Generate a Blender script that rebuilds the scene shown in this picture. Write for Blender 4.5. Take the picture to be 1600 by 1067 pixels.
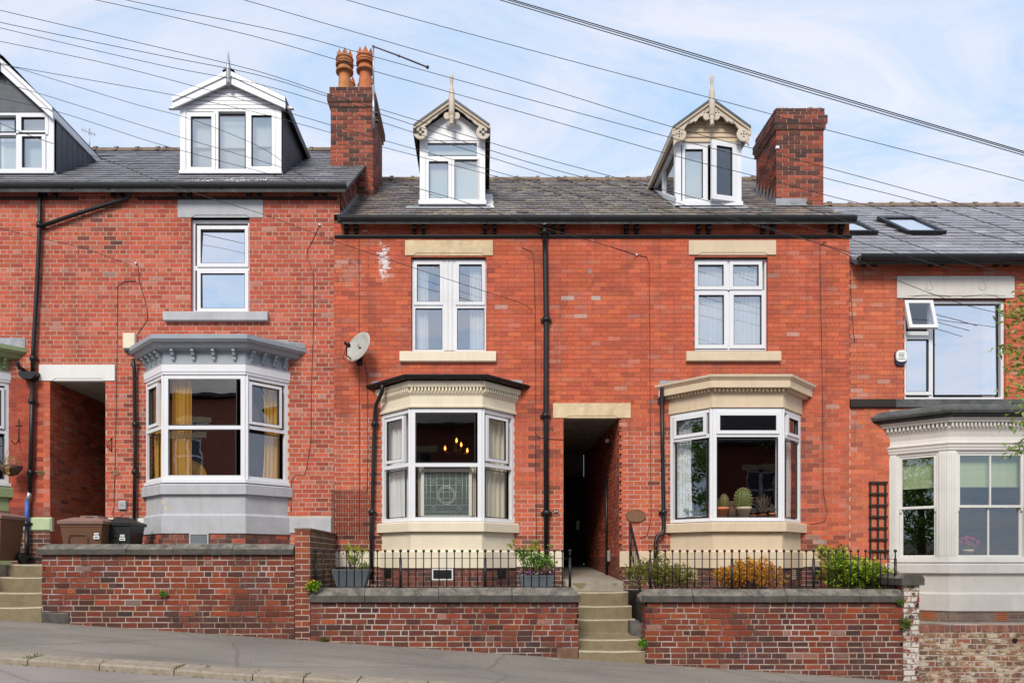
import bpy, math, random
from mathutils import Vector, Matrix, noise
for _o in list(bpy.data.objects):
    bpy.data.objects.remove(_o)
S = bpy.context.scene
COL = S.collection
R = random.Random(7)
rad = math.radians

# ------------------------------------------------------------------ camera, sky, sun
# The eye is the origin of heights (z = 0); the house fronts stand on y = 0, 13.2 m away.
D, F, VX, VY = 13.2, 1200.0, 752.0, 878.0
def PX(px, y=0.0): return (px - VX) * (D + y) / F
def PZ(py, y=0.0): return (VY - py) * (D + y) / F

cam = bpy.data.cameras.new('camera')
cam.sensor_width = 36.0
cam.lens = F / 1600 * 36
cam.shift_x = (800 - VX) / 1600
cam.shift_y = (VY - 533.5) / 1600
cam.clip_end = 2000
camo = bpy.data.objects.new('camera', cam)
camo.location = (0, -D, 0)
camo.rotation_euler = (rad(90), 0, 0)
COL.objects.link(camo)
S.camera = camo

SUN_DIR = Vector((-0.20, -0.75, 0.655)).normalized()      # towards the sun, behind the camera
world = bpy.data.worlds.new('World')
S.world = world
world.use_nodes = True
def build_world():
    nt = world.node_tree; N = nt.nodes; L = nt.links
    N.clear()
    out = N.new('ShaderNodeOutputWorld'); bg = N.new('ShaderNodeBackground')
    sky = N.new('ShaderNodeTexSky'); sky.sky_type = 'NISHITA'; sky.sun_disc = False
    sky.sun_elevation = math.asin(SUN_DIR.z)
    sky.sun_rotation = math.atan2(SUN_DIR.x, SUN_DIR.y)
    sky.air_density = 1.0; sky.dust_density = 0.3; sky.ozone_density = 1.6
    tc = N.new('ShaderNodeTexCoord'); sep = N.new('ShaderNodeSeparateXYZ')
    L.new(tc.outputs['Generated'], sep.inputs[0])
    zz = N.new('ShaderNodeMath'); zz.operation = 'MAXIMUM'; zz.inputs[1].default_value = 0.0
    L.new(sep.outputs['Z'], zz.inputs[0])
    za = N.new('ShaderNodeMath'); za.inputs[1].default_value = 0.22
    L.new(zz.outputs[0], za.inputs[0])
    dx = N.new('ShaderNodeMath'); dx.operation = 'DIVIDE'; dy = N.new('ShaderNodeMath'); dy.operation = 'DIVIDE'
    L.new(sep.outputs['X'], dx.inputs[0]); L.new(za.outputs[0], dx.inputs[1])
    L.new(sep.outputs['Y'], dy.inputs[0]); L.new(za.outputs[0], dy.inputs[1])
    cb = N.new('ShaderNodeCombineXYZ')
    L.new(dx.outputs[0], cb.inputs[0]); L.new(dy.outputs[0], cb.inputs[1])
    mp = N.new('ShaderNodeMapping'); mp.inputs['Scale'].default_value = (0.62, 1.45, 1); mp.inputs['Location'].default_value = (3.1, 1.7, 0)
    mp.inputs['Rotation'].default_value = (0, 0, rad(-12))
    L.new(cb.outputs[0], mp.inputs[0])
    n1 = N.new('ShaderNodeTexNoise'); n1.inputs['Scale'].default_value = 1.5; n1.inputs['Detail'].default_value = 8
    n1.inputs['Roughness'].default_value = 0.56; n1.inputs['Distortion'].default_value = 0.5
    L.new(mp.outputs[0], n1.inputs['Vector'])
    cr = N.new('ShaderNodeValToRGB')
    cr.color_ramp.elements[0].position = 0.40; cr.color_ramp.elements[0].color = (0.86, 0.86, 0.86, 1)
    cr.color_ramp.elements[1].position = 0.64; cr.color_ramp.elements[1].color = (0.97, 0.97, 0.97, 1)
    L.new(n1.outputs['Fac'], cr.inputs[0])
    n2 = N.new('ShaderNodeTexNoise'); n2.inputs['Scale'].default_value = 2.9; n2.inputs['Detail'].default_value = 9; n2.inputs['Roughness'].default_value = 0.66; n2.inputs['Distortion'].default_value = 0.9
    L.new(mp.outputs[0], n2.inputs['Vector'])
    cc = N.new('ShaderNodeValToRGB')
    cc.color_ramp.elements[0].position = 0.34; cc.color_ramp.elements[0].color = (2.4, 3.3, 4.55, 1)
    cc.color_ramp.elements[1].position = 0.60; cc.color_ramp.elements[1].color = (3.85, 4.0, 4.6, 1)
    L.new(n2.outputs['Fac'], cc.inputs[0])
    hs = N.new('ShaderNodeMixRGB'); hs.blend_type = 'MULTIPLY'; hs.inputs[0].default_value = 1; hs.inputs[2].default_value = (0.80, 0.84, 0.78, 1)
    L.new(sky.outputs[0], hs.inputs[1])
    mx = N.new('ShaderNodeMixRGB')
    L.new(cr.outputs[0], mx.inputs[0]); L.new(hs.outputs[0], mx.inputs[1]); L.new(cc.outputs[0], mx.inputs[2])
    L.new(mx.outputs[0], bg.inputs['Color'])
    bg.inputs['Strength'].default_value = 0.12
    L.new(bg.outputs[0], out.inputs[0])
build_world()

sl = bpy.data.lights.new('sun', 'SUN')
sl.energy = 1.75; sl.angle = rad(20); sl.color = (1.0, 0.93, 0.83)
so = bpy.data.objects.new('sun', sl)
so.rotation_euler = (-SUN_DIR).to_track_quat('-Z', 'Y').to_euler()
so.location = (-6, -30, 30)
COL.objects.link(so)

S.view_settings.view_transform = 'Standard'
S.view_settings.look = 'None'
S.view_settings.gamma = 1
S.view_settings.use_curve_mapping = False
S.view_settings.exposure = 0.92
S.render.engine = 'CYCLES'
S.cycles.use_denoising = True
S.cycles.max_bounces = 8
S.cycles.transparent_max_bounces = 12

# ------------------------------------------------------------------ mesh helpers
class Fr:
    """A wall frame: u runs along the wall, n points out of it, z is up."""
    def __init__(s, ox=0.0, oy=0.0, a=0.0):
        s.ox, s.oy, s.a = ox, oy, a; s.c, s.s = math.cos(a), math.sin(a)
    def pt(s, u, n, z): return (s.ox + u * s.c + n * s.s, s.oy + u * s.s - n * s.c, z)
    def u_of(s, px):
        k = (px - VX) / F
        return ((s.oy + D) * k - s.ox) / (s.c - s.s * k)
FACE = Fr()

WL = {}
class MB:
    def __init__(s): s.v = []; s.f = []; s.c = []; s.cur = None; s.sm = []
    def add(s, vs, fs, smooth=False):
        b = len(s.v); s.v += [tuple(p) for p in vs]
        s.f += [tuple(b + i for i in f) for f in fs]
        s.sm += [smooth] * len(fs)
        s.c += [s.cur or (0.5, 0.5, 0.5)] * len(vs)
        return s
    def box(s, u0, u1, n0, n1, z0, z1, fr=None):
        """fr=None: x, y, z box; else u, n, z box of that wall frame."""
        pts = [(a, b, c) for c in (z0, z1) for b in (n0, n1) for a in (u0, u1)]
        if fr: pts = [fr.pt(*p) for p in pts]
        return s.add(pts, [(0, 2, 3, 1), (4, 5, 7, 6), (0, 1, 5, 4), (2, 6, 7, 3), (0, 4, 6, 2), (1, 3, 7, 5)])
    def cbox(s, u0, u1, n0, n1, z0, z1, c, fr=None):
        """box whose front (n1) edges are chamfered by c"""
        r0 = [(u0, n0, z0), (u1, n0, z0), (u1, n0, z1), (u0, n0, z1)]
        r1 = [(u0, n1 - c, z0), (u1, n1 - c, z0), (u1, n1 - c, z1), (u0, n1 - c, z1)]
        r2 = [(u0 + c, n1, z0 + c), (u1 - c, n1, z0 + c), (u1 - c, n1, z1 - c), (u0 + c, n1, z1 - c)]
        pts = r0 + r1 + r2
        if fr: pts = [fr.pt(*p) for p in pts]
        fs = [(8, 9, 10, 11)]
        for k in (0, 4):
            for i in range(4):
                j = (i + 1) % 4
                fs.append((k + i, k + j, k + 4 + j, k + 4 + i))
        return s.add(pts, fs)
    def ring(s, u0, u1, z0, z1, t, n0, n1, fr):
        s.box(u0, u0 + t, n0, n1, z0, z1, fr); s.box(u1 - t, u1, n0, n1, z0, z1, fr)
        s.box(u0 + t, u1 - t, n0, n1, z1 - t, z1, fr); s.box(u0 + t, u1 - t, n0, n1, z0, z0 + t, fr)
        return s
    def prism(s, poly, n0, n1, fr):
        """polygon in (u, z) extruded from n0 to n1"""
        k = len(poly)
        pts = [fr.pt(u, n0, z) for u, z in poly] + [fr.pt(u, n1, z) for u, z in poly]
        fs = [tuple(range(k))[::-1], tuple(range(k, 2 * k))]
        fs += [(i, (i + 1) % k, k + (i + 1) % k, k + i) for i in range(k)]
        return s.add(pts, fs)
    def prism_n(s, poly, u0, u1, fr):
        """polygon in (n, z) extruded along u"""
        k = len(poly)
        pts = [fr.pt(u0, n, z) for n, z in poly] + [fr.pt(u1, n, z) for n, z in poly]
        fs = [tuple(range(k)), tuple(range(k, 2 * k))[::-1]]
        fs += [(i, (i + 1) % k, k + (i + 1) % k, k + i) for i in range(k)]
        return s.add(pts, fs)
    def tube(s, pts, r, n=8, cap=True):
        pts = [Vector(p) for p in pts]; rs = r if isinstance(r, (list, tuple)) else [r] * len(pts)
        vs = []; prev = None
        for i, p in enumerate(pts):
            d = (pts[min(i + 1, len(pts) - 1)] - pts[max(i - 1, 0)])
            d = d.normalized() if d.length > 1e-9 else Vector((0, 0, 1))
            if prev is None:
                a = d.cross(Vector((0, 0, 1)))
                if a.length < 1e-3: a = d.cross(Vector((1, 0, 0)))
            else:
                a = prev - d * prev.dot(d)
            a.normalize(); prev = a; b = d.cross(a)
            for k in range(n):
                t = 2 * math.pi * k / n
                vs.append(p + (a * math.cos(t) + b * math.sin(t)) * rs[i])
        fs = []
        for i in range(len(pts) - 1):
            for k in range(n):
                j = (k + 1) % n
                fs.append((i * n + k, i * n + j, (i + 1) * n + j, (i + 1) * n + k))
        s.add(vs, fs, True)
        if cap:
            b = len(s.v) - len(vs)
            s.f.append(tuple(b + k for k in range(n))[::-1]); s.sm.append(False)
            s.f.append(tuple(b + (len(pts) - 1) * n + k for k in range(n))); s.sm.append(False)
        return s
    def lathe(s, cx, cy, prof, n=16, cz=0.0, sx=1.0, sy=1.0):
        vs = []
        for r, z in prof:
            for k in range(n):
                t = 2 * math.pi * k / n
                vs.append((cx + r * sx * math.cos(t), cy + r * sy * math.sin(t), cz + z))
        fs = []
        for i in range(len(prof) - 1):
            for k in range(n):
                j = (k + 1) % n
                fs.append((i * n + k, i * n + j, (i + 1) * n + j, (i + 1) * n + k))
        s.add(vs, fs, True)
        b = len(s.v) - len(vs)
        if prof[0][0] > 1e-4: s.f.append(tuple(b + k for k in range(n))[::-1]); s.sm.append(False)
        if prof[-1][0] > 1e-4: s.f.append(tuple(b + (len(prof) - 1) * n + k for k in range(n))); s.sm.append(False)
        return s
    def ball(s, c, r, n=10, m=6, sz=1.0):
        return s.lathe(c[0], c[1], [(max(1e-5, r * math.sin(math.pi * i / m)), -r * sz * math.cos(math.pi * i / m)) for i in range(m + 1)], n, c[2])
    def quad(s, a, b, c, d): return s.add([a, b, c, d], [(0, 1, 2, 3)])
    def build(s, name, m, parent=None, base=False, attr=False):
        xs = [p[0] for p in s.v]; ys = [p[1] for p in s.v]; zs = [p[2] for p in s.v]
        o = Vector(((min(xs) + max(xs)) / 2, (min(ys) + max(ys)) / 2, min(zs) if base else (min(zs) + max(zs)) / 2))
        me = bpy.data.meshes.new(name)
        me.from_pydata([(p[0] - o.x, p[1] - o.y, p[2] - o.z) for p in s.v], [], s.f)
        if any(s.sm): me.polygons.foreach_set('use_smooth', s.sm)
        if attr:
            at = me.attributes.new('col', 'FLOAT_COLOR', 'POINT')
            flat = []
            for c in s.c: flat += [c[0], c[1], c[2], 1.0]
            at.data.foreach_set('color', flat)
        me.materials.append(m)
        me.update()
        return link(name, me, o, parent, (0, 0, 0, 1) if attr else None)

def link(name, data, loc, parent=None, color=None, rotz=0.0):
    o = bpy.data.objects.new(name, data)
    loc = Vector(loc)
    if parent is not None:
        o.parent = parent; o.location = loc - WL[parent.name]
    else:
        o.location = loc
    if rotz: o.rotation_euler = (0, 0, rotz)
    if color: o.color = color
    COL.objects.link(o)
    WL[o.name] = loc
    return o
def tag(o, label=None, cat=None, group=None, kind=None):
    if label: o['label'] = label
    if cat: o['category'] = cat
    if group: o['group'] = group
    if kind: o['kind'] = kind
    return o
def thing(name, label, cat, loc, group=None):
    return tag(link(name, None, loc), label, cat, group)

# ------------------------------------------------------------------ materials
def srgb(r, g, b):
    f = lambda c: (c / 255 / 12.92) if c / 255 <= 0.04045 else ((c / 255 + 0.055) / 1.055) ** 2.4
    return (f(r), f(g), f(b))
class NT:
    def __init__(s, name):
        s.m = bpy.data.materials.new(name); s.m.use_nodes = True
        s.t = s.m.node_tree; s.t.nodes.clear()
        s.out = s.n('ShaderNodeOutputMaterial')
    def n(s, t, **kw):
        x = s.t.nodes.new(t)
        for k, v in kw.items():
            if k.startswith('i_'): x.inputs[k[2:]].default_value = v
            else: setattr(x, k, v)
        return x
    def l(s, a, b): s.t.links.new(a, b)
    def pos(s):
        if not hasattr(s, '_p'): s._p = s.n('ShaderNodeNewGeometry').outputs['Position']
        return s._p
    def noise(s, scale, detail=4, rough=0.55, stretch=None, loc=None):
        x = s.n('ShaderNodeTexNoise', i_Scale=scale, i_Detail=detail, i_Roughness=rough)
        if stretch or loc:
            mp = s.n('ShaderNodeMapping')
            if stretch: mp.inputs['Scale'].default_value = stretch
            if loc: mp.inputs['Location'].default_value = loc
            s.l(s.pos(), mp.inputs[0]); s.l(mp.outputs[0], x.inputs['Vector'])
        else: s.l(s.pos(), x.inputs['Vector'])
        return x.outputs['Fac']
    def ramp(s, src, p0, p1, c0=(0, 0, 0), c1=(1, 1, 1)):
        x = s.n('ShaderNodeValToRGB'); e = x.color_ramp.elements
        e[0].position = p0; e[0].color = (*c0, 1); e[1].position = p1; e[1].color = (*c1, 1)
        s.l(src, x.inputs[0]); return x.outputs[0]
    def mix(s, fac, a, b, mode='MIX'):
        x = s.n('ShaderNodeMixRGB', blend_type=mode)
        for i, v in enumerate((fac, a, b)):
            if isinstance(v, (int, float)): x.inputs[i].default_value = v if i == 0 else (v, v, v, 1)
            elif isinstance(v, tuple): x.inputs[i].default_value = (*v, 1)
            else: s.l(v, x.inputs[i])
        return x.outputs[0]
    def math(s, op, a, b):
        x = s.n('ShaderNodeMath', operation=op)
        for i, v in enumerate((a, b)):
            if isinstance(v, (int, float)): x.inputs[i].default_value = v
            else: s.l(v, x.inputs[i])
        return x.outputs[0]
    def done(s, col, rough=0.7, bump=None, bstr=0.3, bdist=0.01, spec=0.4, metal=0.0, emit=None):
        p = s.n('ShaderNodeBsdfPrincipled')
        if isinstance(col, tuple): p.inputs['Base Color'].default_value = (*col, 1)
        else: s.l(col, p.inputs['Base Color'])
        if isinstance(rough, (int, float)): p.inputs['Roughness'].default_value = rough
        else: s.l(rough, p.inputs['Roughness'])
        p.inputs['Specular IOR Level'].default_value = spec
        p.inputs['Metallic'].default_value = metal
        if bump is not None:
            b = s.n('ShaderNodeBump', i_Strength=bstr, i_Distance=bdist)
            s.l(bump, b.inputs['Height']); s.l(b.outputs[0], p.inputs['Normal'])
        if emit:
            p.inputs['Emission Color'].default_value = (*emit[0], 1); p.inputs['Emission Strength'].default_value = emit[1]
        s.p = p
        s.l(p.outputs[0], s.out.inputs[0])
        return s.m

def plain(name, col, rough=0.6, var=0.12, scale=6.0, dirt=0.0, dirtcol=(0.06, 0.05, 0.04), bump=0.0, bscale=90, spec=0.4, metal=0.0, stretch=None, streak=0.0):
    t = NT(name)
    c = t.mix(t.ramp(t.noise(scale, 5), 0.3, 0.7), tuple(x * (1 - var) for x in col), tuple(min(1, x * (1 + var)) for x in col))
    if dirt:
        c = t.mix(t.math('MULTIPLY', t.ramp(t.noise(2.3, 8, 0.68), 0.47, 0.68), dirt), c, dirtcol)
    if streak:
        c = t.mix(t.math('MULTIPLY', t.ramp(t.noise(9.0, 5, 0.6, (1, 1, 0.09)), 0.5, 0.72), streak), c, dirtcol)
    b = t.noise(bscale, 4) if bump else None
    return t.done(c, rough, b, bump, 0.004, spec, metal)

def brick_mat(name, gain=(1, 1, 1), salt=0.0, patches=(), paint=None, grime=0.35, fine=0.25, chips=0.55, streak=0.38):
    t = NT(name)
    at = t.n('ShaderNodeAttribute', attribute_name='col').outputs['Color']
    oi = t.n('ShaderNodeObjectInfo').outputs['Color']
    c = t.mix(1.0, at, oi, 'ADD')
    c = t.mix(1.0, c, tuple(gain), 'MULTIPLY')
    c = t.mix(1.0, c, t.ramp(t.noise(38, 5, 0.65), 0.25, 0.75, (1 - fine,) * 3, (1 + fine,) * 3), 'MULTIPLY')
    c = t.mix(t.math('MULTIPLY', t.ramp(t.noise(1.1, 7, 0.62), 0.5, 0.72), grime), c, (0.10, 0.055, 0.045))
    c = t.mix(t.math('MULTIPLY', t.ramp(t.noise(4.2, 6, 0.6, (1, 1, 0.11), (4, 1, 2)), 0.52, 0.70), streak), c, (0.12, 0.06, 0.048))
    c = t.mix(t.math('MULTIPLY', t.ramp(t.noise(16, 6, 0.7, None, (3, 1, 9)), 0.63, 0.74), 0.35), c, (0.06, 0.04, 0.035))
    c = t.mix(t.math('MULTIPLY', t.ramp(t.noise(13, 3, 0.6, (1, 1, 2), (7, 3, 1)), 0.70, 0.73), chips), c, (0.58, 0.42, 0.35))
    if salt:
        c = t.mix(t.math('MULTIPLY', t.ramp(t.noise(3.4, 9, 0.72, None, (9, 2, 4)), 0.56, 0.70), salt), c, (0.46, 0.36, 0.33))
    for (cx, cz, rx, rz, col, k, thr) in patches:      # old paint or lime splashes with ragged edges
        mp = t.n('ShaderNodeMapping'); mp.inputs['Location'].default_value = (-cx / rx, 0, -cz / rz); mp.inputs['Scale'].default_value = (1 / rx, 0, 1 / rz)
        t.l(t.pos(), mp.inputs[0])
        ln = t.n('ShaderNodeVectorMath', operation='LENGTH'); t.l(mp.outputs[0], ln.inputs[0])
        d = t.math('SUBTRACT', 1.0, ln.outputs['Value'])
        d = t.math('ADD', d, t.math('MULTIPLY', t.math('SUBTRACT', t.noise(9, 8, 0.75, (1, 1, 1.6)), 0.5), 4.2))
        c = t.mix(t.math('MULTIPLY', t.ramp(d, thr, thr + 0.12), k), c, col)
    if paint:
        f = t.ramp(t.noise(paint[2], 10, 0.72, paint[3], (1.3, 4, 2.2)), paint[1], paint[1] + 0.07)
        c = t.mix(f, c, t.mix(t.noise(20, 4), tuple(x * 0.72 for x in paint[0]), paint[0]))
    return t.done(c, 0.85, t.noise(110, 5, 0.7), 0.5, 0.005, 0.25)

def mortar_mat(name, col, col2=None, z=None, salt=0.0, sooty=0.0):
    t = NT(name)
    c = t.mix(t.noise(3.0, 6, 0.6), tuple(x * 0.6 for x in col), tuple(x * 1.15 for x in col))
    if sooty: c = t.mix(t.math('MULTIPLY', t.ramp(t.noise(1.6, 6, 0.6, None, (2, 8, 5)), 0.46, 0.6), sooty), c, (0.085, 0.05, 0.038))
    if col2:     # newer, paler pointing below height z
        sp = t.n('ShaderNodeSeparateXYZ'); t.l(t.pos(), sp.inputs[0])
        h = t.math('ADD', sp.outputs['Z'], t.math('MULTIPLY', t.math('SUBTRACT', t.noise(0.9, 5), 0.5), 2.6))
        mr = t.n('ShaderNodeMapRange'); t.l(h, mr.inputs[0])
        mr.inputs[1].default_value = z - 0.1; mr.inputs[2].default_value = z + 0.15
        mr.inputs[3].default_value = 1; mr.inputs[4].default_value = 0
        c = t.mix(mr.outputs[0], c, t.mix(t.noise(5, 5), tuple(x * 0.7 for x in col2), col2))
    if salt:
        c = t.mix(t.math('MULTIPLY', t.ramp(t.noise(2.2, 8, 0.7), 0.45, 0.6), salt), c, (0.62, 0.6, 0.6))
    return t.done(c, 0.95, t.noise(150, 3), 0.5, 0.003, 0.1)

def glass_mat(name, refl, tint=(0.95, 0.97, 0.96)):
    t = NT(name)
    tr = t.n('ShaderNodeBsdfTransparent'); tr.inputs[0].default_value = (*tint, 1)
    gl = t.n('ShaderNodeBsdfGlossy'); gl.inputs['Roughness'].default_value = 0.0; gl.inputs['Color'].default_value = (0.95, 0.97, 1, 1)
    fr = t.n('ShaderNodeLayerWeight', i_Blend=0.5)
    bm = t.n('ShaderNodeBump', i_Strength=0.06, i_Distance=0.02); t.l(t.noise(1.7, 2), bm.inputs['Height'])
    t.l(bm.outputs[0], gl.inputs['Normal'])
    f = t.math('ADD', t.math('MULTIPLY', t.math('POWER', fr.outputs['Facing'], 4.0), 0.8), refl)
    f.node.use_clamp = True
    mx = t.n('ShaderNodeMixShader'); t.l(f, mx.inputs[0]); t.l(tr.outputs[0], mx.inputs[1]); t.l(gl.outputs[0], mx.inputs[2])
    t.l(mx.outputs[0], t.out.inputs[0])
    return t.m
def cloth_mat(name, col, trans=0.4):
    t = NT(name)
    c = t.mix(t.noise(14, 4, 0.6, (1, 1, 0.15)), tuple(x * 0.8 for x in col), col)
    df = t.n('ShaderNodeBsdfDiffuse'); tl = t.n('ShaderNodeBsdfTranslucent')
    t.l(c, df.inputs[0]); t.l(c, tl.inputs[0])
    mx = t.n('ShaderNodeMixShader'); mx.inputs[0].default_value = trans
    t.l(df.outputs[0], mx.inputs[1]); t.l(tl.outputs[0], mx.inputs[2]); t.l(mx.outputs[0], t.out.inputs[0])
    return t.m
def leaf_mat(name, trans=0.35):
    t = NT(name)
    c = t.n('ShaderNodeAttribute', attribute_name='col').outputs['Color']
    p = t.n('ShaderNodeBsdfPrincipled'); p.inputs['Roughness'].default_value = 0.5; p.inputs['Specular IOR Level'].default_value = 0.35
    tl = t.n('ShaderNodeBsdfTranslucent')
    t.l(c, p.inputs['Base Color']); t.l(t.mix(1.0, c, (1.3, 1.5, 0.6), 'MULTIPLY'), tl.inputs[0])
    mx = t.n('ShaderNodeMixShader'); mx.inputs[0].default_value = trans
    t.l(p.outputs[0], mx.inputs[1]); t.l(tl.outputs[0], mx.inputs[2]); t.l(mx.outputs[0], t.out.inputs[0])
    return t.m
def slate_mat(name, moss=0.25):
    t = NT(name)
    at = t.n('ShaderNodeAttribute', attribute_name='col').outputs['Color']
    oi = t.n('ShaderNodeObjectInfo').outputs['Color']
    c = t.mix(1.0, at, oi, 'ADD')
    c = t.mix(1.0, c, t.ramp(t.noise(22, 5, 0.65), 0.25, 0.75, (0.72,) * 3, (1.25,) * 3), 'MULTIPLY')
    c = t.mix(t.math('MULTIPLY', t.ramp(t.noise(1.5, 8, 0.7), 0.5, 0.68), moss), c, (0.17, 0.145, 0.11))
    c = t.mix(t.math('MULTIPLY', t.ramp(t.noise(5.0, 7, 0.7, None, (4, 4, 4)), 0.56, 0.7), moss * 1.2), c, (0.05, 0.035, 0.03))
    return t.done(c, 0.55, t.noise(60, 4), 0.3, 0.004, 0.5)

def coping_mat():
    t = NT('weathered lichened coping stone')
    c = t.mix(t.ramp(t.noise(11, 5), 0.3, 0.7), (0.055, 0.051, 0.046), (0.098, 0.090, 0.080))
    c = t.mix(t.math('MULTIPLY', t.ramp(t.noise(2.3, 8, 0.68), 0.47, 0.68), 0.4), c, (0.15, 0.13, 0.105))
    sp = t.n('ShaderNodeSeparateXYZ'); g = t.n('ShaderNodeNewGeometry'); t.l(g.outputs['True Normal'], sp.inputs[0])
    up = t.ramp(sp.outputs['Z'], 0.3, 0.5)            # pale lichen on upward faces, also painting in their brighter light
    li = t.math('MULTIPLY', t.ramp(t.noise(7, 9, 0.72), 0.38, 0.62), 0.75)
    c = t.mix(t.math('MULTIPLY', up, li), c, (0.27, 0.24, 0.20))
    return t.done(c, 0.92, t.noise(60, 4), 0.7, 0.004, 0.3)
M = {}
M['brick_orange'] = brick_mat('house brick orange red', salt=0.09, grime=0.28)
M['brick_red'] = brick_mat('house brick red', salt=0.07, grime=0.3, patches=[
    (PX(600), PZ(408), 0.15, 0.42, (0.74, 0.68, 0.68), 0.95, 0.46), (PX(548), PZ(425), 0.33, 0.42, (0.45, 0.25, 0.2), 0.55, 0.45), (PX(571), PZ(362), 0.10, 0.05, (0.72, 0.66, 0.66), 0.9, 0.6)])
M['brick_garden'] = brick_mat('garden wall brick', salt=0.15, grime=0.55, fine=0.32)
M['brick_base'] = brick_mat('dark base brick', salt=0.12, grime=0.5, fine=0.3)
M['brick_paint'] = brick_mat('flaking whitewashed brick', paint=((0.52, 0.44, 0.32), 0.49, 5.5, (1, 1, 1.7)), grime=0.9)
M['brick_white'] = brick_mat('white painted pier brick', paint=((0.66, 0.62, 0.57), 0.45, 8.0, (1, 1, 0.8)), grime=0.6)
M['mortar_pale'] = mortar_mat('pale mortar', (0.60, 0.47, 0.36))
M['mortar_dark'] = mortar_mat('dark fine joint mortar', (0.17, 0.085, 0.065), (0.68, 0.53, 0.42), PZ(640))
M['mortar_mid'] = mortar_mat('weathered joint mortar', (0.22, 0.11, 0.085), (0.5, 0.36, 0.28), PZ(735))
M['mortar_chimney'] = mortar_mat('chimney mortar', (0.50, 0.36, 0.28))
M['mortar_garden'] = mortar_mat('garden wall mortar', (0.37, 0.275, 0.20), salt=0.45, sooty=0.8)
M['slate_new'] = slate_mat('smooth grey slate', 0.10)
M['slate_old'] = slate_mat('old mossy slate', 0.6)
M['ridge'] = plain('weathered ridge clay', (0.20, 0.145, 0.105), 0.9, 0.3, 9, 0.6, (0.07, 0.06, 0.05), 0.6, 60)
M['black_paint'] = plain('black gloss paint', (0.010, 0.010, 0.012), 0.42, 0.2, 8, 0.12, (0.05, 0.045, 0.04), 0.2, 40)
M['iron'] = plain('black painted iron', (0.012, 0.011, 0.012), 0.42, 0.3, 20, 0.3, (0.05, 0.025, 0.015))
M['pvc'] = plain('white plastic frame', (0.74, 0.75, 0.775), 0.32, 0.02, 3, 0.10, (0.55, 0.54, 0.52), streak=0.1)
M['sash_white'] = plain('off white painted timber', (0.70, 0.69, 0.65), 0.4, 0.03, 3, 0.15, (0.4, 0.38, 0.34), streak=0.12)
M['seal'] = plain('dark rubber seal', (0.03, 0.03, 0.032), 0.6, 0.1)
M['cream'] = plain('cream masonry paint', (0.74, 0.66, 0.50), 0.7, 0.04, 3, 0.10, (0.42, 0.36, 0.27), 0.15, 70, streak=0.15)
M['beige'] = plain('beige masonry paint', (0.66, 0.53, 0.37), 0.7, 0.05, 3, 0.12, (0.36, 0.28, 0.2), 0.15, 70, streak=0.18)
M['grey_paint'] = plain('pale grey masonry paint', (0.43, 0.44, 0.46), 0.65, 0.08, 5, 0.3, (0.3, 0.29, 0.28), 0.25, 60, streak=0.25)
M['blue_grey'] = plain('blue grey painted timber', (0.285, 0.325, 0.36), 0.5, 0.06, 4, 0.15, (0.22, 0.22, 0.22), streak=0.2)
M['white_paint'] = plain('white stone paint', (0.72, 0.71, 0.68), 0.7, 0.05, 3, 0.12, (0.45, 0.42, 0.38), streak=0.15)
M['warm_white'] = plain('warm white masonry paint', (0.62, 0.59, 0.55), 0.7, 0.05, 2.5, 0.16, (0.42, 0.38, 0.33), 0.3, 45, streak=0.2)
M['green_paint'] = plain('sage green paint', (0.26, 0.32, 0.16), 0.55, 0.06, 4, 0.15, (0.15, 0.17, 0.08))
M['pale_green'] = plain('pale green stone paint', (0.46, 0.55, 0.33), 0.7, 0.06, 4, 0.2, (0.25, 0.27, 0.18), streak=0.2)
M['sandstone'] = plain('cream sandstone', (0.66, 0.52, 0.33), 0.85, 0.16, 7, 0.4, (0.42, 0.27, 0.15), 0.35, 90)
M['grey_stone'] = plain('dark grey stone', (0.11, 0.105, 0.10), 0.9, 0.3, 7, 0.5, (0.26, 0.23, 0.19), 0.6, 60)
M['coping'] = coping_mat()
M['step_stone'] = plain('worn sandstone step', (0.225, 0.18, 0.105), 0.9, 0.16, 7, 0.45, (0.14, 0.115, 0.07), 0.5, 70, streak=0.35)
M['kerb_stone'] = plain('gritstone kerb', (0.30, 0.255, 0.195), 0.92, 0.22, 14, 0.4, (0.16, 0.13, 0.1), 0.8, 50)
M['lead'] = plain('lead flashing', (0.30, 0.31, 0.33), 0.55, 0.25, 7, 0.4, (0.12, 0.12, 0.12), 0.2, 30, metal=0.2)
M['felt'] = plain('dark roofing felt', (0.085, 0.088, 0.088), 0.85, 0.3, 9, 0.5, (0.19, 0.19, 0.18), 0.6, 120)
M['dark_wood'] = plain('dark stained timber', (0.020, 0.015, 0.012), 0.7, 0.3, 20, 0.2, (0.05, 0.035, 0.025))
M['clad_dark'] = plain('dark slate cladding', (0.065, 0.072, 0.088), 0.5, 0.2, 6, 0.2, (0.12, 0.12, 0.13), 0.3, 40)
M['cream_wood'] = plain('cream painted bargeboard', (0.56, 0.48, 0.385), 0.6, 0.06, 7, 0.25, (0.30, 0.23, 0.15), streak=0.25)
M['tan_wood'] = plain('tan painted boards', (0.55, 0.44, 0.31), 0.6, 0.06, 7, 0.2, (0.34, 0.24, 0.14))
M['terracotta'] = plain('terracotta', (0.46, 0.145, 0.055), 0.8, 0.2, 8, 0.5, (0.14, 0.06, 0.035), 0.4, 60)
M['terracotta_pale'] = plain('buff sooty terracotta', (0.44, 0.17, 0.055), 0.8, 0.25, 7, 0.8, (0.11, 0.085, 0.065), 0.4, 60)
M['pot_orange'] = plain('orange plant pot', (0.78, 0.26, 0.11), 0.75, 0.08, 8, 0.15)
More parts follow.
